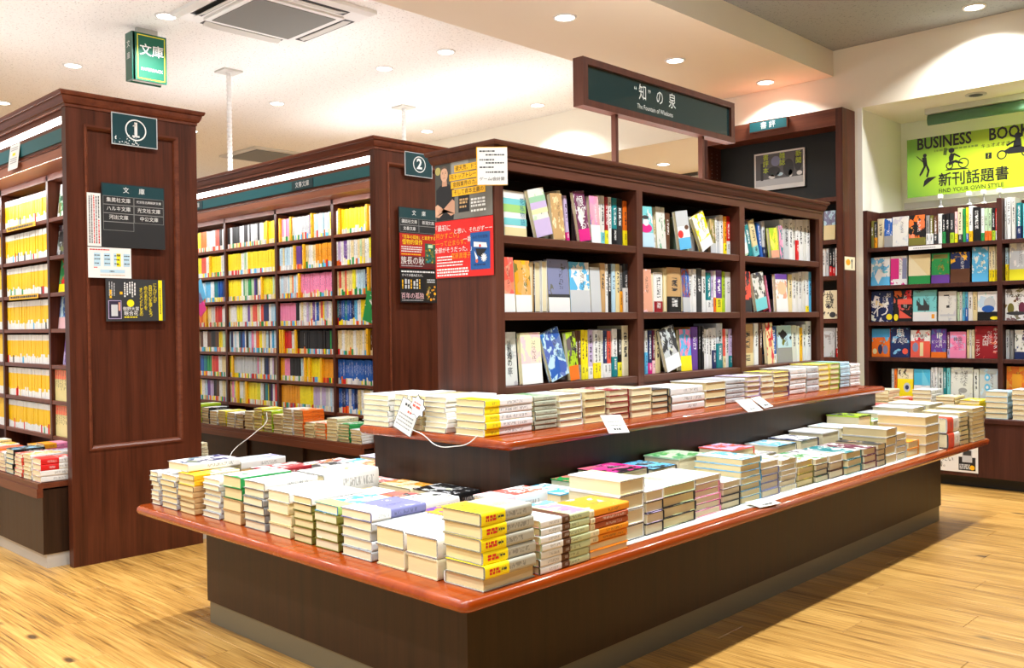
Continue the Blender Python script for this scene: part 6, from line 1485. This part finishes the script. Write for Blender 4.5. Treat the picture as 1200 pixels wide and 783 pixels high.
lines(t, 0.19, 0.245, [0.11, 0.122], 0.007, ink('silver'), 0.0012)

# ---------------------------------------------------------------- posters on the end of the centre bookcase
XP = BX[0] - 0.004
def on_end(y_far, y_near, z0, z1):
    # measured on the plane x=2.057; moved out to the end panel
    k = BX[0] / 2.057
    return y_far * k, y_near * k, 1 + (z0 - 1) * k, 1 + (z1 - 1) * k
a, b_, z0, z1 = on_end(2.330, 2.058, 1.345, 1.541)
W_, H_ = a - b_, z1 - z0
t = sheet('poster', 'grey book poster showing a man in a black T-shirt with folded arms', 'poster', (XP, a, z0), (0, -1, 0), NX, W_, H_, 0.001, ink((116, 114, 106)))
rect(t, 0.0, W_ * 0.28, H_ * 0.1, H_ - 0.002, ink((70, 70, 64)), 0.0003); rect(t, W_ * 0.3, W_ * 0.6, H_ * 0.4, H_ - 0.002, ink((150, 150, 144)), 0.0003)
skin, skin2, dark = ink((214, 170, 140)), ink((198, 150, 122)), ink((26, 26, 28))
decal(t, [(0.004, 0.001), (0.092, 0.001), (0.1, 0.09), (0.094, 0.108), (0.072, 0.122), (0.05, 0.126), (0.028, 0.122), (0.006, 0.108)], dark, 0.0006, 'black_shirt')
decal(t, [(0.036, 0.118), (0.062, 0.118), (0.060, 0.142), (0.038, 0.142)], skin2, 0.0008, 'neck')
disc(t, 0.048, 0.158, 0.0185, skin, 0.0010, 0.025, name='head'); decal(t, [(0.030, 0.165), (0.034, 0.183), (0.048, 0.189), (0.062, 0.183), (0.066, 0.165), (0.060, 0.177), (0.048, 0.180), (0.036, 0.177)], ink((92, 78, 66)), 0.0012, 'cropped_hair')
for x in (0.041, 0.055): disc(t, x, 0.162, 0.0024, ink('charcoal'), 0.0012, 0.0014, 8); rect(t, x - 0.004, x + 0.004, 0.1655, 0.1668, ink('brown'), 0.0012)
rect(t, 0.0465, 0.0495, 0.152, 0.16, skin2, 0.0011); rect(t, 0.042, 0.054, 0.1455, 0.147, ink((150, 84, 76)), 0.0012)
decal(t, [(0.0, 0.052), (0.012, 0.058), (0.06, 0.030), (0.088, 0.022), (0.092, 0.034), (0.07, 0.044), (0.02, 0.012), (0.0, 0.016)], skin, 0.0009, 'arm')
decal(t, [(0.1, 0.062), (0.088, 0.07), (0.03, 0.032), (0.016, 0.024), (0.014, 0.036), (0.03, 0.046), (0.08, 0.014), (0.1, 0.02)], skin2, 0.0011, 'arm')
for i, (s_, x0_, x1_) in enumerate((('破天荒、ドラァ', 0.10, 0.24), ('元トップトレーダー', 0.075, 0.25), ('金融業界のカオス', 0.082, 0.25), ('そして資本主義の', 0.088, 0.25))):
    y = H_ - 0.032 - i * 0.027; rect(t, x0_, x1_, y - 0.0115, y + 0.0115, ink('gold'), 0.0013, 'yellow_strip'); text(t, s_, (x0_ + x1_) / 2, y, 0.0185, ink('black'), 0.0016)
rect(t, 0.118, 0.172, 0.022, 0.1, ink('black'), 0.0008); lines(t, 0.124, 0.166, [0.05, 0.06, 0.036, 0.086], 0.007, ink('tan'), 0.001)
text(t, '1', 0.215, 0.088, 0.034, ink('white')); lines(t, 0.18, 0.255, [0.034, 0.045, 0.056, 0.018], 0.007, ink('white'), 0.001); disc(t, 0.016, H_ - 0.03, 0.014, ink((176, 166, 96)), 0.0012)
a, b_, z0, z1 = on_end(2.332, 2.056, 1.154, 1.343)
W_, H_ = a - b_, z1 - z0
t = sheet('poster', 'red book poster with white and yellow copy and a blue cover', 'poster', (XP - 0.001, a, z0), (0, -1, 0), NX, W_, H_, 0.001, ink((216, 30, 24)))
text(t, '「最初に', 0.036, H_ - 0.025, 0.023, ink('white')); text(t, '「何かすごい」', 0.058, H_ - 0.052, 0.022, ink('amber')); text(t, 'と思い、それがずーー', 0.19, H_ - 0.04, 0.019, ink('white'))
text(t, 'ーーって止まらず、', 0.075, H_ - 0.078, 0.021, ink('amber')); text(t, '一番', 0.162, H_ - 0.07, 0.02, ink('white')); text(t, '全部がそうだった。」', 0.096, H_ - 0.101, 0.020, ink('white')); text(t, '宮原真理子', 0.13, H_ - 0.124, 0.022, ink('amber'), wide=0.9)
lines(t, 0.008, 0.09, [0.07, 0.06], 0.0045, ink('white'), 0.001); lines(t, 0.008, 0.14, [0.05, 0.04], 0.0045, ink('white'), 0.001)
lines(t, 0.008, 0.17, [0.026, 0.016, 0.006], 0.006, ink('white'), 0.001)
x0_, x1_ = W_ * 0.62, W_ * 0.95
rect(t, x0_, x1_, 0.022, H_ - 0.05, ink((24, 84, 150)), 0.0008, 'cover_picture')
text(t, 'みどりの宝物', (x0_ + x1_) / 2, H_ - 0.066, 0.012, ink('navy')); lines(t, x0_ + 0.018, x1_ - 0.018, [0.035], 0.005, ink('navy'), 0.0012)
cx = (x0_ + x1_) / 2
decal(t, [(cx - 0.03, 0.115), (cx + 0.03, 0.108), (cx + 0.034, 0.092), (cx - 0.03, 0.098)], ink('white'), 0.0012); decal(t, [(cx - 0.022, 0.092), (cx + 0.032, 0.088), (cx + 0.004, 0.062), (cx - 0.014, 0.07)], ink('black'), 0.0014); decal(t, [(cx - 0.028, 0.085), (cx - 0.01, 0.06), (cx - 0.02, 0.052)], ink('white'), 0.0013)
for i in range(5):
    an = i * math.pi / 5; decal(t, [(cx + 0.018 + 0.014 * math.cos(an) - 0.002 * math.sin(an), 0.06 + 0.014 * math.sin(an) + 0.002 * math.cos(an)), (cx + 0.018 - 0.014 * math.cos(an) - 0.002 * math.sin(an), 0.06 - 0.014 * math.sin(an) + 0.002 * math.cos(an)), (cx + 0.018 - 0.014 * math.cos(an) + 0.002 * math.sin(an), 0.06 - 0.014 * math.sin(an) - 0.002 * math.cos(an)), (cx + 0.018 + 0.014 * math.cos(an) + 0.002 * math.sin(an), 0.06 + 0.014 * math.sin(an) - 0.002 * math.cos(an))], ink('white'), 0.0015 + i * 1e-5)
disc(t, cx - 0.016, 0.05, 0.006, ink('coral'), 0.0015); disc(t, cx + 0.0, 0.1, 0.005, ink('red'), 0.0016)
s2 = math.sqrt(0.5)
t = sheet('handwritten_note', 'white handwritten note with a gold edge hung from the bookcase crown', 'notice', (2.062, 2.138, 1.447), (s2, -s2, 0), (-s2, -s2, 0), 0.1, 0.124, 0.002, ink('gold'))
rect(t, 0.003, 0.1, 0.002, 0.122, ink('white'), 0.0004)
for i, yy in enumerate((0.108, 0.096, 0.08, 0.07, 0.056, 0.04)): lines(t, 0.01 + 0.02 * (i % 2), 0.06 + 0.03 * (i % 2), [yy], 0.0045, ink('charcoal'))
text(t, 'ゲーム/会計関', 0.05, 0.02, 0.013, ink('charcoal'), z=0.001)

# ---------------------------------------------------------------- banner and blind in the alcove
BXN = 5.885 + 0.045
bx = 6.10
k = bx / 6.49
y0b, y1b = 2.436 * k, 1.30 * k
zb0, zb1 = 1 + 0.829 * k, 1 + 1.229 * k
ob = (bx, y0b, zb0)
bw, bh = y0b - y1b, zb1 - zb0
def banner_mat():
    q = NT('lime_banner_print'); tc = q.n('ShaderNodeTexCoord'); sp = q.n('ShaderNodeSeparateXYZ'); q.l(tc.outputs['Object'], sp.inputs[0])
    d = q.mt('ADD', q.mt('POWER', q.mt('SUBTRACT', sp.outputs[0], bw * 0.62), 2.0), q.mt('POWER', q.mt('MULTIPLY', q.mt('SUBTRACT', sp.outputs[1], bh * 0.4), 2.2), 2.0))
    q.l(q.ramp(q.mt('SQRT', d), [(0.05, lin((216, 228, 20))), (0.35, lin((178, 208, 36))), (0.7, lin((110, 162, 50)))]), q.b.inputs['Base Color'])
    q.b.inputs['Roughness'].default_value = 0.55
    return q.m
t = sheet('banner', 'lime green business book banner with black lettering and silhouettes', 'banner', ob, (0, -1, 0), NX, bw, bh, 0.002, banner_mat())
bk = ink('black')
text(t, 'BUSINESS', 0.228, bh - 0.042, 0.102, bk, wide=0.78, bold=0.022); text(t, 'BOOK', 0.605, bh - 0.042, 0.102, bk, wide=0.78, bold=0.022)
text(t, '新刊話題書', 0.40, 0.088, 0.09, bk, wide=0.92, bold=0.012); text(t, 'FIND YOUR OWN STYLE', 0.385, 0.024, 0.036, bk, wide=0.95)
lines(t, 0.17, 0.43, [bh - 0.1], 0.012, ink((112, 140, 40)), 0.001); text(t, 'キュオオオオオ', 0.545, bh - 0.105, 0.028, bk)
rect(t, 0.472, 0.508, bh - 0.185, bh - 0.148, bk); text(t, '?', 0.49, bh - 0.167, 0.036, ink('lemon'))
# rider on a bicycle-like machine
ring(t, 0.345, 0.185, 0.032, 0.006, bk); ring(t, 0.262, 0.178, 0.022, 0.006, bk)
for pts in ([(0.255, 0.2), (0.3, 0.21), (0.345, 0.186), (0.34, 0.18), (0.295, 0.195), (0.26, 0.178)], [(0.262, 0.2), (0.285, 0.21), (0.292, 0.25), (0.27, 0.256), (0.258, 0.23)], [(0.285, 0.245), (0.325, 0.222), (0.328, 0.228), (0.29, 0.255)], [(0.235, 0.152), (0.38, 0.145), (0.36, 0.152), (0.26, 0.16)]): decal(t, pts, bk, 0.0012)
disc(t, 0.275, 0.272, 0.018, bk, 0.0014, 0.016); decal(t, [(0.225, 0.25), (0.245, 0.246), (0.25, 0.29), (0.23, 0.294)], ink((70, 90, 30)), 0.001)
# motor rider
ring(t, 0.565, 0.205, 0.028, 0.008, bk); ring(t, 0.70, 0.205, 0.028, 0.008, bk)
for pts in ([(0.575, 0.225), (0.6, 0.205), (0.69, 0.205), (0.7, 0.23), (0.66, 0.25), (0.61, 0.245)], [(0.625, 0.24), (0.675, 0.245), (0.67, 0.29), (0.64, 0.295)], [(0.595, 0.252), (0.64, 0.275), (0.64, 0.285), (0.59, 0.262)]): decal(t, pts, bk, 0.0012)
disc(t, 0.655, 0.308, 0.02, bk, 0.0014)
# leaping figure with a staff
disc(t, 0.112, 0.262, 0.012, bk); 
for pts in ([(0.06, 0.262), (0.064, 0.264), (0.118, 0.208), (0.112, 0.206)], [(0.095, 0.25), (0.122, 0.25), (0.128, 0.195), (0.105, 0.19)], [(0.105, 0.195), (0.12, 0.195), (0.098, 0.15), (0.08, 0.13), (0.078, 0.145)], [(0.118, 0.2), (0.13, 0.195), (0.142, 0.165), (0.13, 0.12), (0.118, 0.125), (0.128, 0.16)], [(0.1, 0.06), (0.14, 0.09), (0.185, 0.12), (0.13, 0.118), (0.108, 0.1)]): decal(t, pts, bk, 0.0012)
b = MB(); b.loops([[(6.28 + 0.02 * math.cos(a_), y, 2.30 + 0.035 * math.sin(a_)) for a_ in [2 * math.pi * i / 12 for i in range(12)]] for y in (2.22, 0.9)])
t = tag(bpy.data.objects.new('roller_blind', None), 'rolled green blind under a pale rail in the alcove', 'blind'); COL.objects.link(t); t.location = (6.28, 1.6, 2.30)
wpart('blind_roll', b, M['shade_green'], t, True)
b = MB(); b.box(6.25, 6.32, 0.9, 2.23, 2.336, 2.372); wpart('rail', b, M['pale_plastic'], t)
b = MB(); b.loops([[(6.15 + 0.03 * s_, 2.33, 1.714), (6.15 + 0.03 * s_, 0.9, 1.714), (6.15 + 0.03 * s_, 0.9, 1.755), (6.15 + 0.03 * s_, 2.33, 1.755)] for s_ in (0, 1)])
t = tag(part('top_shelf_board', b, M['pale_plastic']), 'pale board lying on top of the alcove bookcase', 'board')
for i, y in enumerate((2.085, 1.915, 1.83, 1.74)):
    t = thing('card_clip', 'clear clip stand on the alcove bookcase top rail, %s from the white panel' % ORD[i], 'clip', (6.11, y, 1.7), 'clip stands on the alcove bookcase')
    b = MB(); b.cyl((0, 0), 0.016, 0.012, 0.0, 0.01, 12); part('foot', b, M['white_plastic'], t)
    b = MB(); b.cyl((0, 0), 0.006, 0.005, 0.01, 0.06, 10); part('stem', b, M['clear'], t)
    b = MB(); b.box(-0.012, 0.0, -0.014, 0.014, 0.058, 0.085); part('jaw', b, M['white_plastic'], t)
t = sheet('shelf_label', 'white shelf-edge label on the top shelf of the alcove bookcase', 'label', (AXF - 0.002, 2.21, AR[0] - 0.03), (0, -1, 0), NX, 0.2, 0.024, 0.001, ink('white'))
lines(t, 0.03, 0.17, [0.008], 0.006, ink('gray'))
t = sheet('poster', 'white poster with black and yellow panel on the alcove base cabinet', 'poster', (5.695, 2.1, 0.09), (0, -1, 0), NX, 0.352, 0.21, 0.001, ink('white'))
rect(t, 0.245, 0.338, 0.012, 0.2, ink('white')); rect(t, 0.245, 0.338, 0.012, 0.09, bk, 0.0008); rect(t, 0.265, 0.32, 0.06, 0.13, ink('silver'), 0.001); rect(t, 0.27, 0.315, 0.1, 0.13, ink('charcoal'), 0.0012)
lines(t, 0.25, 0.31, [0.02, 0.03, 0.04], 0.008, ink('silver'), 0.0012); disc(t, 0.32, 0.03, 0.014, ink('gold'), 0.0014)
text(t, '読みたい', 0.15, 0.07, 0.034, bk); text(t, '本書。', 0.14, 0.036, 0.034, bk)

# lettering on face-out covers
def cover_text(prefix, items):
    for o in list(bpy.data.objects):
        if o.parent is None and str(o.get('label', '')).startswith(prefix):
            kid = [c for c in o.children if c.name.startswith('cover')]
            if not kid: return
            L_, W2, T_ = kid[0].scale
            base = frame((0, 0, T_), (0, -1, 0), (1, 0, 0), (0, 0, 1))
            for s_, x, y, sz, c, vert in items:
                e = vtext(o, s_, 0, 0, sz, ink(c), name='title') if vert else text(o, s_, 0, 0, sz, ink(c), name='title')
                e.matrix_local = base @ Matrix.Translation((x * W2, y * L_, 0.0006)) @ Matrix.Diagonal((sz, sz, sz, 1))
            return
def cover_patch(prefix, items):
    for o in list(bpy.data.objects):
        if o.parent is None and str(o.get('label', '')).startswith(prefix):
            kid = [c for c in o.children if c.name.startswith('cover')]
            if not kid: return
            L_, W2, T_ = kid[0].scale
            base = frame((0, 0, T_), (0, -1, 0), (1, 0, 0), (0, 0, 1))
            for i, (x0_, x1_, y0_, y1_, c, kind) in enumerate(items):
                mb = MB(); n = 18; z_ = 0.0003 + i * 0.00008
                if kind == 'o': mb.quad([((x0_ + x1_) / 2 * W2 + (x1_ - x0_) / 2 * W2 * math.cos(2 * math.pi * q / n), (y0_ + y1_) / 2 * L_ + (y1_ - y0_) / 2 * L_ * math.sin(2 * math.pi * q / n), z_) for q in range(n)])
                elif kind == 'd': mb.quad([((x0_ + x1_) / 2 * W2, y0_ * L_, z_), (x1_ * W2, (y0_ + y1_) / 2 * L_, z_), ((x0_ + x1_) / 2 * W2, y1_ * L_, z_), (x0_ * W2, (y0_ + y1_) / 2 * L_, z_)])
                elif kind == 't': mb.quad([(x0_ * W2, y0_ * L_, z_), (x1_ * W2, y0_ * L_, z_), (x0_ * W2, y1_ * L_, z_)])
                else: mb.quad([(x0_ * W2, y0_ * L_, z_), (x1_ * W2, y0_ * L_, z_), (x1_ * W2, y1_ * L_, z_), (x0_ * W2, y1_ * L_, z_)])
                e = part('print_patch', mb, ink(c), o); e.matrix_local = base
            return
cover_text('white ink-sketched cover', [('普通の底', 0.12, -0.02, 0.026, 'black', True)])
cover_patch('white cover striped blue', [(-.5, .5, .2, .33, 'aqua', 'r'), (-.5, .5, .03, .2, (160, 208, 120), 'r'), (-.5, .5, -.25, -.1, 'aqua', 'r')])
cover_text('white cover striped blue', [('花私物語', 0.33, 0.05, 0.024, (40, 110, 150), True)])
cover_patch('leaning white cover striped', [(-.5, .5, .22, .34, (150, 196, 160), 'r'), (-.5, .5, .08, .22, 'lilac', 'r'), (-.5, .5, -.02, .08, (222, 232, 170), 'r'), (-.5, .5, -.5, -.14, 'lilac', 'r')])
cover_text('leaning plum cover', [('恨殺る', 0.0, 0.05, 0.042, 'white', True)])
cover_patch('pale aqua cover', [(-.45, .4, -.15, .08, 'magenta', 'o'), (-.2, .2, .02, .2, 'white', 'o'), (-.25, .2, .18, .28, 'charcoal', 'o')])
cover_patch('leaning grey and white', [(-.5, .5, .1, .5, 'silver', 'r'), (-.5, .5, -.2, .1, 'white', 'r'), (-.5, -.05, -.2, 0, 'red', 'o'), (.1, .45, 0, .12, 'brown', 'o')])
cover_patch('pale blue cover with a black diamond', [(-.4, .2, .12, .4, 'black', 'd'), (.32, .5, .1, .22, 'charcoal', 'd')])
cover_patch('white cover with purple top', [(-.5, .5, .36, .5, 'violet', 'r'), (-.35, .4, -.05, .3, (224, 190, 150), 'o')])
cover_patch('grey violet night sky', [(-.5, .5, -.22, -.16, 'charcoal', 'r')])
cover_patch('white cover with a blue diagonal', [(-.5, .5, -.5, -.2, 'sky', 'r'), (-.3, .1, -.45, .1, 'white', 'd')])
cover_patch('white cover with a magenta block', [(-.5, 0.02, -.3, .42, 'magenta', 'r'), (.22, .5, -.3, .42, 'steel', 'r')])
cover_patch('beige cover with green band', [(-.5, .5, -.22, .5, 'cream', 'r'), (-.5, .4, -.22, .5, 'ivory', 't')])
cover_patch('green cover with purple band', [(-.4, .4, .32, .46, 'olive', 'r')])
cover_text('navy cover with a crowd', [('ゴールド', 0, 0.34, 0.017, 'gold', False)])
cover_patch('navy cover with white calligraphy', [(-.3, .1, .02, .22, 'cream', 't'), (.2, .48, -.45, -.25, 'yellow', 'o')])
cover_text('navy cover with white calligraphy', [('わ', -0.05, -0.14, 0.11, 'white', False), ('起', 0.3, 0.35, 0.03, 'white', False)])
cover_patch('black cover with a red shape', [(-.3, .5, .05, .22, 'coral', 'r'), (-.2, .5, -.4, -.12, 'coral', 't'), (-.5, -.25, -.48, -.26, 'yellow', 'o')])
cover_patch('aqua cover with a dark crown', [(-.3, .2, -.16, .02, 'charcoal', 'r'), (-.35, -.12, 0, .2, 'charcoal', 't'), (-.05, .15, 0, .26, 'charcoal', 't'), (.3, .42, -.42, -.28, 'amber', 'r')])
cover_patch('white cover with a bow tie', [(-.05, .12, -.06, .02, 'black', 'r'), (-.2, .1, .34, .38, 'black', 'r'), (-.4, .4, -.34, -.28, 'silver', 'r')])
cover_patch('white cover with a blue sketch', [(-.2, .35, -.12, .3, 'silver', 'o'), (-.3, .3, -.22, 0.02, 'blue', 'o'), (.1, .5, -.48, -.36, 'yellow', 'o')])
cover_patch('orange cover with sky blue top', [(-.5, .5, .2, .5, (60, 150, 200), 'r'), (-.45, -.2, -.4, -.2, 'cream', 'o'), (-.15, .1, -.4, -.05, 'navy', 'o'), (.12, .4, -.4, -.08, 'steel', 'o')])
cover_text('navy cover with large white title', [('思', 0.0, 0.3, 0.055, 'white', False), ('考える', 0.0, 0.05, 0.036, 'white', False)]); cover_patch('navy cover with large white title', [(.12, .42, -.4, -.2, 'coral', 'o')])
cover_patch('white and orange-red cover', [(-.5, .5, -.5, .1, 'coral', 'r'), (-.4, -.1, -.3, .05, 'steel', 'o'), (-.02, .16, -.45, .05, 'cream', 'r')]); cover_text('white and orange-red cover', [('日本経済!', 0.0, 0.28, 0.022, 'black', False)])
cover_text('violet blue cover', [('IP', 0.05, 0.26, 0.05, 'white', False), ('ビジネス', 0.0, 0.05, 0.022, 'white', False), ('入門', 0.0, -0.1, 0.022, 'white', False)])
cover_text('pink and lilac cover', [('韓国', 0.0, 0.2, 0.026, 'charcoal', False), ('ドラマ', 0.0, 0.03, 0.024, 'magenta', False), ('全史', 0.0, -0.13, 0.026, 'magenta', False)])
cover_text('crimson cover', [('大国', -0.05, 0.05, 0.034, 'white', True), ('ニッポン', -0.38, -0.18, 0.026, 'white', True), ('キャラクター', 0.38, 0.05, 0.026, 'white', True)])
cover_patch('white cover with yellow lower half', [(-.1, .35, -.3, .02, 'silver', 'o'), (0, .25, -.22, -.06, 'navy', 'o')])
cover_patch('white cover with sky blue top', [(-.5, .5, -.05, .5, (70, 180, 214), 'r'), (0.0, .5, -.05, .5, (110, 200, 222), 't')])
cover_patch('white cover with a grey pebble', [(-.15, .25, -.28, -.12, 'gray', 'o'), (-.4, -.15, -.46, -.34, 'lemon', 'o')]); cover_text('white cover with a grey pebble', [('道ばたに', .2, .2, .02, 'charcoal', True), ('こっそり', -.02, .18, .018, 'charcoal', True), ('置いて', -.25, .22, .018, 'charcoal', True)])
cover_patch('pale cover with blue circles', [(-.25, .05, .12, .34, 'sky', 'o'), (-.17, -.03, .18, .28, 'white', 'o'), (-.25, .05, -.18, .04, 'sky', 'o'), (-.17, -.03, -.12, -.02, 'white', 'o')])
cover_patch('orange gradient cover', [(-.2, .3, -.3, .3, 'amber', 'r')])
cover_text('white cover with a wine picture', [('THE WINE', 0, 0.28, 0.024, 'black', False)]); cover_patch('white cover with a wine picture', [(-.4, -.1, -.3, .05, 'olive', 'o'), (.1, .4, -.3, .08, 'wine', 'o'), (-.45, .45, -.34, -.22, 'charcoal', 'o')])
cover_text('ivory cover with two large', [('挽歌', 0.0, 0.12, 0.055, 'black', True)]); cover_patch('ivory cover with two large', [(.0, .4, -.46, -.26, 'charcoal', 'o')])
cover_patch('pale blue and white cover', [(-.5, .5, -.5, -.1, 'white', 'r')])
cover_patch('white cover with a dark green', [(-.3, .45, .0, .15, (40, 84, 60), 'r'), (-.45, -.1, -.35, -.05, 'olive', 'r')])
cover_patch('silver grey cover with a charcoal', [(-.4, .4, -.05, .28, 'charcoal', 'r')])

# ---------------------------------------------------------------- price cards and cords
t = sheet('handwritten_card', 'tilted white handwritten card leaning on the raised tier stacks', 'card', (1.872, 2.352, 0.675), Vector((0.16, -0.72, -0.30)).normalized(), (-0.97, -0.22, 0.0), 0.074, 0.085, 0.0015, ink('offwhite')) if False else None
def card(name, label, o, a, n, w, h):
    a = Vector(a).normalized(); n = Vector(n); n = (n - a * n.dot(a)).normalized()
    return sheet(name, label, 'card', o, a, n, w, h, 0.0012, ink('offwhite'))
t = card('handwritten_card', 'tilted white handwritten card leaning on the raised tier stacks', (1.868, 2.345, 0.672), (0.05, -0.92, -0.36), (-0.96, -0.1, 0.12), 0.088, 0.105)
for e in ((0, 0.088, 0, 0.0015), (0, 0.088, 0.1035, 0.105), (0, 0.0015, 0, 0.105), (0.0865, 0.088, 0, 0.105)): rect(t, *e, ink('charcoal'))
lines(t, 0.02, 0.08, [0.084], 0.008, ink('charcoal')); lines(t, 0.04, 0.06, [0.066], 0.007, ink('coral'))
for y in (0.052, 0.04, 0.028, 0.016): lines(t, 0.008, 0.08, [y], 0.0045, ink('gray'))
t = thing('starburst_card', 'white starburst card with red lettering beside the handwritten card', 'card', mat=frame((1.862, 2.212, 0.742), (0.02, -0.94, -0.34), (0.0, 0.34, -0.94) and (0.0, -0.34, 0.94), (-1, 0, 0)))
pts = [(r_ * math.cos(2 * math.pi * i / 16 + 0.2), r_ * math.sin(2 * math.pi * i / 16 + 0.2)) for i in range(16) for r_ in [0.040 if i % 2 == 0 else 0.030]]
b = MB(); b.loops([[(*p, -0.0012) for p in pts], [(*p, 0.0) for p in pts]]); part('paper', b, ink('black'), t)
decal(t, [(p[0] * 0.93, p[1] * 0.93) for p in pts], ink('white'), 0.0005); lines(t, -0.022, 0.022, [-0.006], 0.008, ink('coral'), 0.001); lines(t, -0.018, 0.016, [0.008], 0.004, ink('coral'), 0.001)
def cord(name, label, pts, r, mat):
    c = bpy.data.curves.new(name, 'CURVE'); c.dimensions = '3D'; c.bevel_depth = r; c.bevel_resolution = 2; c.resolution_u = 6
    sp = c.splines.new('BEZIER'); sp.bezier_points.add(len(pts) - 1)
    for q, p in zip(sp.bezier_points, pts): q.co = p; q.handle_left_type = q.handle_right_type = 'AUTO'
    o = bpy.data.objects.new(name, c); COL.objects.link(o); bpy.context.view_layer.update()
    me = bpy.data.meshes.new_from_object(o.evaluated_get(bpy.context.evaluated_depsgraph_get())); bpy.data.objects.remove(o)
    me.materials.clear(); me.materials.append(mat); return tag(link(name, me), label, 'cord')
cord('paper_cord', 'thin white cord hanging below the handwritten card on the raised tier edge', [(1.872, 2.262, 0.668), (1.872, 2.20, 0.654), (1.868, 2.13, 0.626), (1.868, 2.05, 0.630), (1.872, 1.99, 0.645), (1.885, 1.965, 0.668)], 0.0016, ink('offwhite'))
cord('white_cable', 'white cable looping from the ledge of bookcase two to the low table', [(2.90, 4.83, 0.49), (2.88, 4.80, 0.44), (2.80, 4.78, 0.39), (2.60, 4.70, 0.30), (2.35, 4.1, 0.26), (2.20, 3.5, 0.34), (2.12, 3.12, 0.41), (2.09, 3.0, 0.478)], 0.0026, ink('white'))
for i, (x, y, z, a, n, w, h, lab) in enumerate(((2.345, 1.852, 0.672, (1, -0.12, -0.05), (0.1, -0.8, 0.6), 0.095, 0.07, 'white price card hanging over the raised tier edge under the bookcase'), (3.20, 1.850, 0.668, (1, -0.1, 0.0), (0.1, -0.55, 0.8), 0.1, 0.075, 'white folded price card lying on the raised tier edge'), (3.32, 1.846, 0.670, (1, 0.15, 0.0), (-0.1, -0.55, 0.8), 0.1, 0.07, 'second white price card lying on the raised tier edge'), (2.62, 1.448, 0.407, (1, -0.15, 0.0), (0.0, -0.15, 1.0), 0.11, 0.06, 'white card lying on the long side edge of the low table'))):
    a_ = Vector(a).normalized(); n_ = Vector(n); n_ = (n_ - a_ * n_.dot(a_)).normalized(); up = n_.cross(a_)
    o_ = Vector((x, y, z)) - up * (h if i < 3 else 0) + up * (0.03 if i < 3 else 0)
    t = card('price_card', lab, o_, a, n, w, h)
    lines(t, 0.015, w - 0.015, [h * 0.6, h * 0.4], 0.004, ink('gray')); lines(t, 0.03, w - 0.03, [h * 0.15], 0.008, ink('charcoal'))

# red lettering on the yellow spines at the corner of the low table
for o in list(bpy.data.objects):
    if o.parent is None and ', first stack from corner, low table short side' in str(o.get('label', '')):
        bd = [c for c in o.children if c.name.startswith('paper_band')]
        cv = [c for c in o.children if c.name.startswith('cover')]
        if not bd or not cv: continue
        L_, W2, T_ = cv[0].scale
        base = frame((0, -W2 / 2 * 1.014, 0), (1, 0, 0), (0, 0, 1), (0, -1, 0))
        e = lines(o, -L_ * 0.42, -L_ * 0.22, [T_ * 0.3, T_ * 0.55], T_ * 0.2, ink('red'), name='red_lettering'); e.matrix_local = base
        e = lines(o, -L_ * 0.19, -L_ * 0.07, [T_ * 0.44], T_ * 0.16, ink('charcoal'), name='black_lettering'); e.matrix_local = base
        if 'topmost' in o['label']:
            top = frame((0, 0, T_ * 1.02), (0, -1, 0), (1, 0, 0), (0, 0, 1))
            for s_, yy in (('女はいつも', -0.26 * L_), ('四十雀', -0.38 * L_)):
                e = text(o, s_, 0, 0, 0.02, ink('red'), name='title'); e.matrix_local = top @ Matrix.Translation((0.005, yy, 0.0006)) @ Matrix.Diagonal((0.02, 0.02, 0.02, 1))
